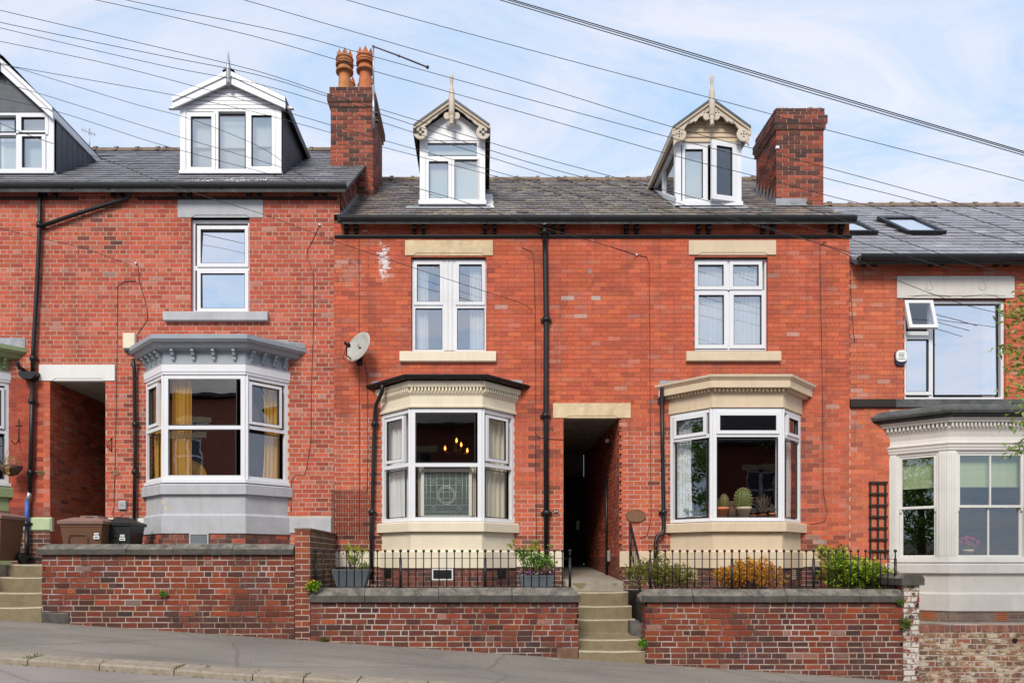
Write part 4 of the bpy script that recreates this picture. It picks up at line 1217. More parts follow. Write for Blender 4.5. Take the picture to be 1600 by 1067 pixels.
# ================================================================== houses 3 and 4 (cream and beige bays)
H3 = house('red brick terraced house with cream bay and small frilled dormer', XS['h23'], XS['h34'], -0.5)
H4 = house('red brick terraced house with beige bay and open dormer casement', XS['h34'], XS['h45'], -0.5)
g3 = 343
o3 = [hole(642, 760, 402, 549, 0.1), (PX(601), PX(798), PZ(818), PZ(640), 0.1), (PX(880), XS['h34'], -0.6, PZ(653), 0)]
w3 = facade(H3, XS['h23'], XS['h34'], -0.6, PZ(g3 + 2), o3, 'mortar_dark')
bay3_cover = (PX(597), PX(803), -0.6, PZ(596))
c3 = [o3[0][:4], bay3_cover, (PX(864), PX(985), PZ(653), PZ(630)), (PX(880), XS['h34'], -0.6, PZ(654)), (PX(633), PX(770), PZ(400), PZ(376)), (PX(625), PX(775), PZ(566), PZ(549)), (XS['h23'], PX(880), PZ(886), PZ(861))]
rep3 = [(XS['h23'], PX(597), PZ(861), 33 * .0775), (PX(803), PX(880), PZ(861), 16 * .0775)]      # repointed with wide pale joints
bricks(H3, w3, FACE, XS['h23'], XS['h34'], PZ(861), PZ(348), col_red, M['brick_red'], c3 + rep3, joint=0.0055)
for q in rep3: bricks(H3, w3, FACE, *q, col_red, M['brick_orange'], c3, joint=0.0115)
bricks(H3, w3, FACE, XS['h23'], PX(880), -0.55, PZ(886), pick(BASE), M['brick_base'], [bay3_cover], joint=0.010)
o4 = [hole(1085, 1200, 402, 548, 0.1), (PX(1051), PX(1247), PZ(818), PZ(640), 0.1), (XS['h34'], PX(968), -0.6, PZ(653), 0)]
w4 = facade(H4, XS['h34'], XS['h45'], -0.9, PZ(g3 + 2), o4, 'mortar_dark')
bay4_cover = (PX(1047), PX(1251), -0.6, PZ(596))
c4 = [o4[0][:4], bay4_cover, (PX(864), PX(985), PZ(653), PZ(630)), (XS['h34'], PX(968), -0.6, PZ(654)), (PX(1076), PX(1212), PZ(400), PZ(376)), (PX(1071), PX(1218), PZ(566), PZ(549)), (PX(968), PX(1047), PZ(886), PZ(861)), (PX(1251), PX(1284), PZ(886), PZ(861))]
rep4 = [(PX(968), PX(1047), PZ(861), 29 * .0775)]
bricks(H4, w4, FACE, XS['h34'], XS['h45'], PZ(861), PZ(348), col_red, M['brick_red'], c4 + rep4, joint=0.0055)
for q in rep4: bricks(H4, w4, FACE, *q, col_red, M['brick_orange'], c4, joint=0.0115)
bricks(H4, w4, FACE, PX(1284), XS['h45'], -0.5, PZ(861), col_red, M['brick_red'], joint=0.0055)
bricks(H4, w4, FACE, PX(968), PX(1284), -0.55, PZ(886), pick(BASE), M['brick_base'], [bay4_cover], joint=0.010)
for root, a, b, m_ in ((H3, XS['h23'] + 0.003, PX(597), 'cream'), (H3, PX(803), PX(880), 'cream'), (H4, PX(968), PX(1047), 'beige'), (H4, PX(1251), PX(1284), 'beige')):
    mb = MB(); mb.cbox(a, b, -0.05, 0.03, PZ(886), PZ(861), 0.012, FACE); mb.build('plinth_stone', M[m_], root)
# passage
pw = Fr(PX(968), 0, rad(-90))
mb = MB(); sheet(mb, pw, -4.6, 0.0, -0.7, PZ(650)); pwall = mb.build('passage_wall', M['mortar_mid'], H4)
def col_pass4(x, z, y=0):
    c = col_pass(x, z)
    if z < PZ(868): c = dark(c, 0.5)
    return c
bricks(H4, pwall, pw, -4.4, 0.0, -0.5, PZ(651), col_pass4, M['brick_orange'], joint=0.008, zphase=0.02, depth=0.05)
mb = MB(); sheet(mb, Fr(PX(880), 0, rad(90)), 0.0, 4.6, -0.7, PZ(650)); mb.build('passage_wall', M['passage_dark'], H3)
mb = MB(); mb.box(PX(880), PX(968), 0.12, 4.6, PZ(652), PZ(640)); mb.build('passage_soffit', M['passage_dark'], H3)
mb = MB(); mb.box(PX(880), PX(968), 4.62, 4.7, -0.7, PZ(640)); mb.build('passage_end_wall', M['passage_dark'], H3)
stone(H3, 'passage_lintel', 864, 985, 630, 653, 'sandstone', n1=0.02, notch=(884, 966))
pipe(H4, [(PX(968) - 0.035, 1.15, -0.25), (PX(968) - 0.035, 1.15, 1.6)], 0.022)
mb = MB(); mb.box(PX(968) - 0.05, PX(968) - 0.004, 0.95, 1.03, 0.02, 0.22); mb.build('door_entry_box', M['zinc'], H4)
# upper windows
W3 = flat_window(H3, 643, 760, 403, 549, [(651, 687, 411, 469.5, 5), (648.5, 691, 480, 545, 2.4), (717, 753, 411, 469.5, 5), (714, 757, 480, 545, 2.4)],
                 [(692, 712, 406, 546), (646, 692, 472, 479), (712, 758, 472, 479)], t=3.2, glass='glass_sky', rakes=[0.004, -0.003, 0.002, -0.004])
mb = MB(); mb.box(PX(697), PX(700), -0.09, -0.055, PZ(546), PZ(405), FACE); mb.box(PX(704), PX(707), -0.09, -0.055, PZ(546), PZ(405), FACE); mb.build('mullion_bead', M['sash_white'], W3)
stone(H3, 'lintel', 633, 770, 376, 399.5, 'sandstone', n1=0.018, parent=W3, notch=(645, 758))
sill(H3, 625, 775, 549, 566, 'cream', 0.08, parent=W3)
W4 = flat_window(H4, 1086, 1200, 403, 547, [(1092, 1132.5, 411.5, 445, 5.5), (1147, 1187.5, 411.5, 445, 5.5), (1093, 1133, 459, 537, 6), (1148, 1192, 459, 537, 6)],
                 [(1138, 1142, 404, 546), (1088, 1198, 451, 453.5)], t=3, glass='glass_sky', rakes=[0.003, -0.002, 0.006, 0.0])
stone(H4, 'lintel', 1076, 1212, 376, 398.5, 'beige', n1=0.018, notch=(1090, 1200), parent=W4)
sill(H4, 1071, 1218, 549, 565.5, 'beige', 0.08, parent=W4)
room(H3, PX(610), PX(790), PZ(575), PZ(390), 0.2, 2.6, 'room_pale'); room(H4, PX(1060), PX(1230), PZ(575), PZ(390), 0.2, 2.6, 'room_pale')
# eaves
eaves(H3, -2.43, XS['h34'] - 0.002, g3, (366.5, 373), [542, 557, 648, 662, 758, 773, 865, 879], (PX(523), XS['h34'] - 0.002))
eaves(H4, XS['h34'] + 0.002, PX(1340, -0.3), g3, (366.5, 373), [978, 994, 1090, 1106, 1191, 1206, 1297, 1312.5], (XS['h34'] + 0.002, PX(1330)))
# roofs
r3 = roof_body(H3, rf3, -2.42, XS['h34'] - 0.001, M['felt']); r4 = roof_body(H4, rf3, XS['h34'] + 0.001, 6.33, M['felt'])
DY3 = 0.8
d3x = (PX(656, DY3), PX(758, DY3)); d4x = (PX(1056, DY3), PX(1158, DY3))
slates(H3, r3, rf3, -2.42, XS['h34'], 0.21, 0.215, col_old, M['slate_old'], [(d3x[0], d3x[1], DY3 + .05, 3), (-2.95, -2.12, 1.95, 3.2)])
slates(H4, r4, rf3, XS['h34'], 6.33, 0.21, 0.215, col_old, M['slate_old'], [(d4x[0], d4x[1], DY3 + .05, 3), (5.5, 6.4, 1.1, 2.05)])
ridge(r3, rf3, -2.4, XS['h34']); ridge(r4, rf3, XS['h34'], 6.33)
for px, py in ((1005, 332), (960, 292), (1199, 332)):      # small roof vents
    y = rf3.yE + 0.5
    for _ in range(30):
        f = (rf3.z(y) * F / (D + y)) - (VY - py); y += -f * 0.02
    x = PX(px, y); mb = MB(); z = rf3.z(y)
    mb.add([(x - .10, y, z), (x + .10, y, z), (x + .10, y + .26, z + .17), (x - .10, y + .26, z + .17), (x - .085, y + .02, z + .09), (x + .085, y + .02, z + .09), (x + .07, y + .2, z + .18), (x - .07, y + .2, z + .18)],
           [(0, 1, 5, 4), (4, 5, 6, 7), (1, 2, 6, 5), (3, 0, 4, 7), (2, 3, 7, 6)])
    mb.build('roof_vent', M['felt'], r3 if x < XS['h34'] else r4)
# lead where the lower roof meets the gable
mb = MB()
for k in range(9):
    y = -0.25 + k * 0.24
    z = rf3.z(y)
    mb.quad((-2.415, y, z + 0.0), (-2.415, y + 0.24, z + 0.155), (-2.415, y + 0.24, z + 0.20), (-2.415, y, z + 0.13))
    mb.quad((-2.42, y, z + 0.02), (-2.37, y, z + 0.02), (-2.37, y + 0.24, z + 0.02 + 0.156), (-2.42, y + 0.24, z + 0.02 + 0.156))
mb.build('flashing', M['lead'], r3)

# --- frilled dormers with bargeboards and turned finials
def frill_dormer(root, rf, xa, xb, yd, pyb, pyt, apex, eave, half, apx, style, lights, glass, bars, over=0.2):
    fr = Fr(0, yd, 0); U = lambda p: PX(p, yd); Z_ = lambda p: PZ(p, yd)
    z0, z1, zA, zE = Z_(pyb), Z_(pyt), Z_(apex), Z_(eave)
    xc = U(apx); xl, xr = xc - half, xc + half
    mb = MB()
    if style == 'box': cheek(mb, rf, xa + 0.03, yd, zE - 0.02, z0)
    cheek(mb, rf, xb - 0.03, yd, zE - 0.02, z0)
    d = mb.build('dormer', M['dark_wood'], root)
    mb = MB(); sl_ = MB()
    mb.box(xa, xa + 0.11, -0.12, 0.02, z0, z1, fr); mb.box(xb - 0.11, xb, -0.12, 0.02, z0, z1, fr)
    mb.ring(xa + 0.11, xb - 0.11, z0 + 0.05, z1, 0.04, -0.08, 0, fr)
    mb.box(xa - 0.02, xb + 0.02, -0.1, 0.05, z0 - 0.02, z0 + 0.055, fr)
    for (a, b, c, e, s) in lights:
        if s: light(mb, sl_, fr, U(a), U(b), Z_(e), Z_(c), 0.006, s * 0.0117)
        else: sl_.ring(U(a), U(b), Z_(e), Z_(c), 0.009, -0.04, -0.008, fr)
    for (a, b, c, e) in bars: mb.box(U(a), U(b), -0.07, -0.002, Z_(e), Z_(c), fr)
    mb.build('window_frame', M['pvc'], d); sl_.build('glazing_seal', M['seal'], d)
    for (a, b, c, e, s) in lights: glaze(d, fr, U(a), U(b), Z_(e), Z_(c), -0.02, M[glass], 0.001, R.uniform(-0.004, 0.004))
    slope = (zA - zE) / half
    if style == 'box':
        m = MB(); m.prism([(xa, z1), (xb, z1), (xb, zE - 0.02), (xc + 0.03, zA - 0.1), (xc - 0.03, zA - 0.1), (xa, zE - 0.02)], -0.06, 0.012, fr); m.build('gable_panel', M['pvc'], d)
    else:
        n = 6; top = zA - 0.12
        for i in range(n):
            a = z1 + (top - z1) * i / n; b = z1 + (top - z1) * (i + 1) / n
            w = lambda z: max(0.02, min((xb - xa) / 2, (zA - 0.03 - z) / slope))
            m = MB()
            p = [fr.pt(xc + s * w(z), nn, z) for (z, nn) in ((a, 0.03), (b, 0.008)) for s in (-1, 1)]
            q = [fr.pt(xc + s * w(z), -0.05, z) for z in (a, b) for s in (-1, 1)]
            m.add(p + q, [(0, 1, 3, 2), (0, 4, 5, 1), (2, 3, 7, 6), (0, 2, 6, 4), (1, 5, 7, 3)])
            m.build('gable_board', M['tan_wood'], d)
    bm = 'cream_wood'
    y0 = yd - over
    dormer_roof(d, rf, xl - 0.02, xr + 0.02, zE + 0.02, xc, zA + 0.04, y0 - 0.02, 0.045, 'clad_dark')
    bf = over - 0.02
    for s in (-1, 1):          # carved bargeboard: straight top, scalloped underside, roundel foot
        Tp = lambda t, dn: (xc + s * half * t, zA - (zA - zE) * t - dn)
        wd = 0.165
        top = [Tp(t, 0) for t in (0.0, 1.0)]
        und = []
        ts = [i / 24 for i in range(25)]
        for t in reversed(ts):
            dn = wd * (0.62 + 0.5 * t)
            if style != 'box':
                ph = (t * 3.2) % 1.0
                dn += 0.045 * abs(math.sin(ph * math.pi)) + (0.10 if t > 0.80 else 0)
                dn -= 0.05 if 0.45 < t < 0.8 else 0
            else:
                dn += 0.02 * abs(math.sin(t * 18)) * (1 if 0.35 < t < 0.7 else 0) - 0.05 * math.sin(t * math.pi)
            und.append(Tp(t, dn))
        poly = top + und
        # built as strips so the concave outline stays clean
        m = MB()
        for i in range(24):
            t0, t1 = ts[i], ts[i + 1]
            q = [Tp(t0, 0), Tp(t1, 0), und[24 - i - 1], und[24 - i]]
            m.add([fr.pt(u, bf, z) for u, z in q] + [fr.pt(u, bf - 0.035, z) for u, z in q], [(0, 1, 2, 3), (7, 6, 5, 4), (3, 2, 6, 7), (0, 4, 5, 1)])
        ex = xc + s * (half - 0.10); ez = zE - 0.11
        rr = 0.125
        circ = [(ex + rr * math.cos(2 * math.pi * k / 20), ez + rr * math.sin(2 * math.pi * k / 20)) for k in range(20)]
        m.prism(circ, bf - 0.035, bf + 0.006, fr)
        bb = m.build('bargeboard', M[bm], d)
        m = MB()  # dark discs on the roundels and board paint the shade of pierced holes
        discs_ = [(0, 0.045), (0, -0.045), (0.045, 0), (-0.045, 0)]
        rs = 0.028 if style == 'box' else 0.014
        if style != 'box': discs_ += [(0, 0)]
        for (a, b) in discs_:
            m.prism([(ex + a + rs * math.cos(2 * math.pi * k / 10), ez + b + rs * math.sin(2 * math.pi * k / 10)) for k in range(10)], bf + 0.002, bf + 0.009, fr)
        if style != 'box':
            for t in (0.16, 0.58):
                u, z = Tp(t, wd * 0.75)
                for (a, b) in ((0, 0.025), (0.022, -0.012), (-0.022, -0.012)):
                    m.prism([(u + a + 0.011 * math.cos(2 * math.pi * k / 8), z + b + 0.011 * math.sin(2 * math.pi * k / 8)) for k in range(8)], bf - 0.004, bf + 0.004, fr)
        m.build('hole_shade_disc', M['seal'], d)
        # moulded capping strip along the top
        m = MB(); a, b = Tp(-0.0, -0.015), Tp(1.03, -0.015); a2, b2 = Tp(0.0, 0.05), Tp(1.03, 0.05)
        m.prism([a, b, b2, a2], bf + 0.0, bf + 0.03, fr); m.build('barge_moulding', M['tan_wood'], d)
        # small scroll near the apex
        m = MB(); u, z = Tp(0.13, 0.22)
        m.prism([(u + 0.06 * math.cos(2 * math.pi * k / 14), z + 0.06 * math.sin(2 * math.pi * k / 14)) for k in range(14)], bf - 0.03, bf + 0.004, fr); m.build('scroll', M[bm], d)
    fy = yd - bf - 0.03
    prof = [(0.012, -0.47), (0.045, -0.45), (0.045, -0.43), (0.03, -0.41), (0.05, -0.36), (0.055, -0.33), (0.038, -0.31), (0.05, -0.29), (0.062, -0.26), (0.062, 0.02), (0.055, 0.05),
            (0.058, 0.12), (0.045, 0.15), (0.05, 0.17), (0.032, 0.19), (0.028, 0.30), (0.036, 0.32), (0.03, 0.36), (0.04, 0.40), (0.02, 0.44), (0.001, 0.47)]
    m = MB(); m.lathe(xc, fy, [(r * .9, z) for r, z in prof] , 12, zA); m.build('finial', M[bm], d)
    # side eaves timber
    for xe in (xl, xr):
        m = MB(); m.box(xe - 0.03, xe + 0.03, y0, rf.y(zE) + 0.1, zE - 0.13, zE - 0.03); m.build('eaves_timber', M['dark_wood'] if style == 'box' else M['cream_wood'], d)
    return d
D3 = frill_dormer(H3, rf3, *d3x, DY3, 319, 220, 166, 206, 0.665, 706.5, 'box', [(668, 748, 225, 243, 0), (670, 700.5, 253, 311, 5), (710, 747, 250, 315, 2)], 'glass_sky', [(660, 752, 244, 250), (702, 709, 250, 318)])
m = MB(); fr_ = Fr(0, DY3, 0); m.box(d3x[0] + .1, d3x[1] - .1, -0.12, -0.1, PZ(316, DY3), PZ(224, DY3), fr_); m.build('roller_blind', M['frost'], D3)
D4 = frill_dormer(H4, rf3, *d4x, DY3, 321, 223, 167, 209, 0.68, 1107, 'open', [(1070, 1098, 234, 311, 6)], 'glass_sky', [(1103.5, 1106, 226, 316)])
def d4_extra():
    fr = Fr(0, DY3, 0); U = lambda p: PX(p, DY3); Z_ = lambda p: PZ(p, DY3)
    m = MB(); m.box(U(1066), U(1102), -0.14, -0.13, Z_(312), Z_(233), fr); m.build('roller_blind', M['frost'], D4)
    # casement standing open on its right hand hinge
    hx = U(1150); ang = rad(14)
    f2 = Fr(hx, DY3 - 0.03, math.pi + ang)      # u runs from the hinge to the left and outwards
    w = U(1150) - U(1107)
    f2 = Fr(hx - w * math.cos(ang), DY3 - 0.03 - w * math.sin(ang), ang)
    m = MB(); s_ = MB()
    za, zb = Z_(318), Z_(225)
    light(m, s_, f2, 0.09, w - 0.09, za + 0.10, zb - 0.10, 0.0, 0.09)
    c = m.build('casement', M['pvc'], D4); s_.build('glazing_seal', M['seal'], D4)
    glaze(D4, f2, 0.09, w - 0.09, za + 0.10, zb - 0.10, -0.02, M['glass_mid'])
    # glazed cheek on the left: frame, mullion and two panes
    x = d4x[0]; z0 = PZ(321, DY3); ze = PZ(209, DY3) - 0.05
    yb = rf3.y(ze)
    lf = Fr(x, 0, rad(-90))        # u = -y, outward is -x
    P = lambda y, z: (-y, z)
    y0 = DY3
    zr = lambda y: rf3.z(y) + 0.02
    m = MB()
    m.prism([P(y0, zr(y0)), P(y0, zr(y0) + 0.16), P(yb - 0.15, zr(yb - 0.15) + 0.0), P(yb - 0.02, zr(yb - 0.02))][::-1], -0.06, 0.01, lf)
    m.prism([P(y0, ze), P(y0, ze - 0.12), P(yb - 0.25, ze - 0.12), P(yb, ze)], -0.06, 0.01, lf)
    m.prism([P(y0, zr(y0)), P(y0, ze), P(y0 + 0.1, ze), P(y0 + 0.1, zr(y0 + 0.1))], -0.055, 0.012, lf)
    ym = y0 + (yb - y0) * 0.5
    m.prism([P(ym, zr(ym)), P(ym, ze - 0.1), P(ym + 0.07, ze - 0.1), P(ym + 0.07, zr(ym + 0.07))], -0.055, 0.008, lf)
    m.build('window_frame', M['pvc'], D4)
    for a, b in ((y0 + 0.1, ym), (ym + 0.07, yb - 0.3)):
        m = MB(); m.add([lf.pt(-a, -0.03, zr(a) + 0.12), lf.pt(-a, -0.03, ze - 0.12), lf.pt(-b, -0.03, ze - 0.12), lf.pt(-b, -0.03, zr(b) + 0.06)], [(0, 1, 2, 3)]); m.build('pane', M['glass_mid'], D4)
d4_extra()
for (x0, x1) in ((d3x[0] - 0.25, d3x[1] + 0.1), (d4x[0] + 0.05, d4x[1] + 0.1)):
    mb = MB(); yy = DY3 - 0.16
    mb.add([(x0, yy, rf3.z(yy) + 0.028), (x1, yy, rf3.z(yy) + 0.028), (x1, DY3 + 0.03, rf3.z(DY3 + 0.03) + 0.04), (x0, DY3 + 0.03, rf3.z(DY3 + 0.03) + 0.04)], [(0, 1, 2, 3)])
    mb.build('flashing', M['lead'], D3 if x0 < 1 else D4)
mb = MB()
x0 = d3x[1]
for k in range(6):
    y = DY3 - 0.1 + k * 0.22; z = rf3.z(y) + 0.03
    mb.quad((x0 + 0.0, y, z + 0.0), (x0 + 0.17 - 0.02 * (k % 2), y, z + 0.0), (x0 + 0.15, y + 0.22, z + 0.143), (x0, y + 0.22, z + 0.143))
mb.build('flashing', M['white_paint'], D3)

# --- chimneys
z_ = lambda py, y: PZ(py, y)
C3 = chimney(H3, -2.957, -2.127, 1.9, 3.25, [(rf3.z(1.6), z_(168, 1.9), 0), (z_(168, 1.9), z_(161, 1.9), 0.03), (z_(161, 1.9), z_(149, 1.9), 0.06), (z_(149, 1.9), z_(137, 1.9), 0.02)])
for (px, y, m_, dh) in ((538.5, 2.15, 'terracotta_pale', 0), (570.5, 2.15, 'terracotta', 0.04), (549, 2.95, 'terracotta', -0.02), (578, 2.95, 'terracotta_pale', -0.03)):
    chimney_pot(C3, PX(px, y) if y < 2.5 else PX(px - 6, y), y, z_(137, 1.9) + 0.03, 0.83 + dh, m_)
C4 = chimney(H4, 5.474, 6.345, 1.05, 2.08, [(rf3.z(0.8), z_(203, 1.05), 0), (z_(203, 1.05), z_(195, 1.05), 0.03), (z_(195, 1.05), z_(182, 1.05), 0.055), (z_(182, 1.05), z_(170, 1.05), 0.015)])
mb = MB()
for k in range(6):
    y = 1.05 + k * 0.172; z = rf3.z(y)
    mb.quad((5.455, y, z - 0.02), (5.455, y, z + 0.30), (5.455, y + 0.172, z + 0.155), (5.455, y + 0.172, z + 0.09))
mb.quad((5.455, 1.03, rf3.z(1.05) - 0.02), (6.02, 1.03, rf3.z(1.05) - 0.02), (6.02, 1.03, rf3.z(1.05) + 0.12), (5.455, 1.03, rf3.z(1.05) + 0.12))
mb.quad((5.40, 0.9, rf3.z(0.9) + 0.03), (6.05, 0.9, rf3.z(0.9) + 0.03), (6.02, 1.03, rf3.z(1.03) + 0.02), (5.455, 1.03, rf3.z(1.03) + 0.02))
mb.build('flashing', M['lead'], C4)
mb = MB(); mb.box(5.46, 5.52, 1.025, 1.06, z_(233, 1.05), z_(229, 1.05)); mb.build('cable_clip', M['pvc'], C4)

# ================================================================== house 5 (right edge)
H5 = house('red brick terraced house at the right edge with warm white sash bay and roof windows', XS['h45'], XS['h5'], -1.0)
rf5 = Roof(PZ(405, -0.3), PZ(322, 3.8)); g5 = 408
o5 = [hole(1413, 1572, 467, 624, 0.12), (PX(1395), PX(1632), PZ(880), PZ(705), 0.1)]
w5 = facade(H5, XS['h45'], XS['h5'], -1.4, PZ(g5 + 2), o5, 'mortar_dark')
bay5_cover = (PX(1390), PX(1637), -1.4, PZ(640))
c5 = [o5[0][:4], bay5_cover, (PX(1401), PX(1585), PZ(467), PZ(432)), (PX(1327), PX(1602), PZ(637), PZ(624))]
def col5(x, z, y=0):
    c = pick(REDS)(x, z); c = (c[0] * 1.06, c[1] * 1.2, c[2] * 1.2)
    if x < PX(1345) and R.random() < 0.35: c = dark(c, 0.35) if R.random() < 0.5 else pale(c, 0.3)
    return pale(c, R.uniform(0.2, 0.5)) if R.random() < 0.04 else c
bricks(H5, w5, FACE, XS['h45'], XS['h5'], -1.2, PZ(412), col5, M['brick_red'], c5, joint=0.0055, zphase=0.04, uphase=0.07)
eaves(H5, PX(1329), XS['h5'], g5, None, [1348, 1364, 1453, 1469, 1555, 1571], None, 417.5, nb=0.2)
r5 = roof_body(H5, rf5, 6.335, XS['h5'], M['felt'])
sky_rects = []
def roofwin(cx, w, pyt, pyb):
    def yat(py):
        y = 1.0
        for _ in range(60): y -= ((rf5.z(y) * F / (D + y)) - (VY - py)) * 0.015
        return y
    ya, yb = yat(pyb), yat(pyt)
    ta, tb = (ya - rf5.yE) / rf5.c, (yb - rf5.yE) / rf5.c
    mb = MB(); b = 0.07; h = 0.085
    def bar(x0, x1, t0, t1):
        p = [rf5.at(x, t, hh) for hh in (0.0, h) for x, t in ((x0, t0), (x1, t0), (x1, t1), (x0, t1))]
        mb.add(p, [(4, 5, 6, 7), (0, 1, 5, 4), (1, 2, 6, 5), (2, 3, 7, 6), (3, 0, 4, 7)])
    bar(cx - w / 2, cx - w / 2 + b, ta, tb); bar(cx + w / 2 - b, cx + w / 2, ta, tb)
    bar(cx - w / 2 + b, cx + w / 2 - b, ta, ta + b); bar(cx - w / 2 + b, cx + w / 2 - b, tb - b * 1.6, tb)
    f = mb.build('roof_window', M['black_paint'], r5)
    m = MB(); m.add([rf5.at(x, t, 0.06) for x, t in ((cx - w / 2 + b, ta + b), (cx + w / 2 - b, ta + b), (cx + w / 2 - b, tb - b * 1.6), (cx - w / 2 + b, tb - b * 1.6))], [(0, 1, 2, 3)])
    m.build('pane', M['glass_sky'], r5)
    m = MB(); m.add([rf5.at(x, t, 0.03) for x, t in ((cx - w / 2 + b, ta + b), (cx + w / 2 - b, ta + b), (cx + w / 2 - b, tb - b * 1.6), (cx - w / 2 + b, tb - b * 1.6))], [(0, 1, 2, 3)])
    m.build('roller_blind', M['pvc'], r5)
    sky_rects.append((cx - w / 2, cx + w / 2, rf5.yE + ta * rf5.c, rf5.yE + tb * rf5.c))
roofwin(PX(1456, 1.2), 0.75, 345, 368); roofwin(PX(1348, 1.2), 0.75, 345, 368)
slates(H5, r5, rf5, 6.335, XS['h5'], 0.30, 0.235, lambda x, y: tuple(v * 1.45 for v in col_new(x, y)), M['slate_new'], sky_rects)
ridge(r5, rf5, 6.335, XS['h5'])
W5 = flat_window(H5, 1414, 1572, 468, 624, [(1463.5, 1562, 474, 616, 0), (1418.5, 1453.5, 529, 611, 5)], [(1455, 1461, 470, 622), (1415, 1456, 516, 522)], t=4.5, glass='glass_blue', n=-0.06, rakes=[0.008, 0.0])
def w5_open():
    # top hung vent pushed open at the bottom
    a = rad(17); x0, x1 = PX(1413.5), PX(1458); zt, zb = PZ(470), PZ(517)
    h = (zt - zb) / math.cos(a) * 1.0
    m = MB(); s_ = MB()
    V = lambda u, n, v: (u, -(-0.05 + n * math.cos(a) + v * math.sin(a)), zt - v * math.cos(a) + n * math.sin(a))
    def b(u0, u1, n0, n1, v0, v1, mm):
        mm.add([V(u, n, v) for v in (v0, v1) for n in (n0, n1) for u in (u0, u1)], [(0, 2, 3, 1), (4, 5, 7, 6), (0, 1, 5, 4), (2, 6, 7, 3), (0, 4, 6, 2), (1, 3, 7, 5)])
    t = 0.058
    b(x0, x0 + t, 0, 0.05, 0, h, m); b(x1 - t, x1, 0, 0.05, 0, h, m); b(x0 + t, x1 - t, 0, 0.05, 0, t, m); b(x0 + t, x1 - t, 0, 0.05, h - t, h, m)
    m.build('vent_sash', M['pvc'], W5)
    g = MB(); g.add([V(u, 0.03, v) for u, v in ((x0 + t, t), (x1 - t, t), (x1 - t, h - t), (x0 + t, h - t))], [(0, 1, 2, 3)]); g.build('pane', M['glass_mid'], W5)
w5_open()
room(H5, PX(1395), PX(1600), PZ(640), PZ(455), 0.2, 2.6, 'room_pale')
L5 = stone(H5, 'lintel', 1401, 1584, 432, 466, 'warm_white', n1=0.02, notch=(1424, 1560), parent=W5)
def lintel_carving():
    m = MB()
    for cx in (1451, 1534):
        pts = []
        for k in range(15):
            t = k / 14
            pts.append((PX(cx - 5.5 + 11 * t), -0.022, PZ(452 - 12 * math.sin(math.pi * t) ** 0.7)))
        m.tube(pts, 0.006, 5)
        m.tube([(PX(cx - 5.5), -0.022, PZ(452)), (PX(cx), -0.022, PZ(454)), (PX(cx + 5.5), -0.022, PZ(452))], 0.006, 5)
    for a, b in ((1418, 1485), (1503, 1570)):
        m.tube([(PX(a), -0.022, PZ(463)), (PX((a + b) / 2 - 5), -0.022, PZ(461)), (PX((a + b) / 2), -0.022, PZ(459)), (PX((a + b) / 2 + 5), -0.022, PZ(461)), (PX(b), -0.022, PZ(463))], 0.006, 5)
    m.build('lintel_carving', M['warm_white'], W5)
lintel_carving()
stone(H5, 'sill_band', 1327.5, 1398, 624, 637, 'dark_wood', n1=0.05); stone(H5, 'sill_band', 1398.2, 1602, 624, 637, 'felt', n1=0.045)
# ================================================================== bay windows
def offbox(bay, mb, u, fr, w, n0, n1, z0, z1): mb.box(u - w / 2, u + w / 2, n0, n1, z0, z1, fr)
def bay_roof(bw, bay, o, z, rise, mat, back=0.0):
    mb = MB()
    P = bay.off(o); x0, x1 = P[0][0], P[3][0]
    t1, t2 = (P[1][0] + 0.12, -0.01, z + rise), (P[2][0] - 0.12, -0.01, z + rise)
    a = [(x, y, z) for x, y in P]
    mb.add([a[0], a[1], a[2], a[3], t1, t2], [(0, 1, 4), (1, 2, 5, 4), (2, 3, 5)])
    return mb.build('bay_roof', M[mat], bw)
def dwarf(root, bw, bay, z0, z1, col, mat, o=0.0):
    """brick footing under the bay on its three facets"""
    mb = MB(); bay.sweep(mb, [(o - 0.004, z0), (o - 0.004, z1)], False); c = mb.build('brick_footing', M['mortar_mid'], bw)
    P = bay.off(o)
    for (p, q) in ((P[0], P[1]), (P[1], P[2]), (P[2], P[3])):
        f = Fr(p[0], p[1], math.atan2(q[1] - p[1], q[0] - p[0]))
        bricks(root, bw, f, 0, math.hypot(q[0] - p[0], q[1] - p[1]), z0, z1, col, mat, joint=0.010, proud=0.002)

def ur(bay, fr, a, b): return (fr.u_of(a), fr.u_of(b))

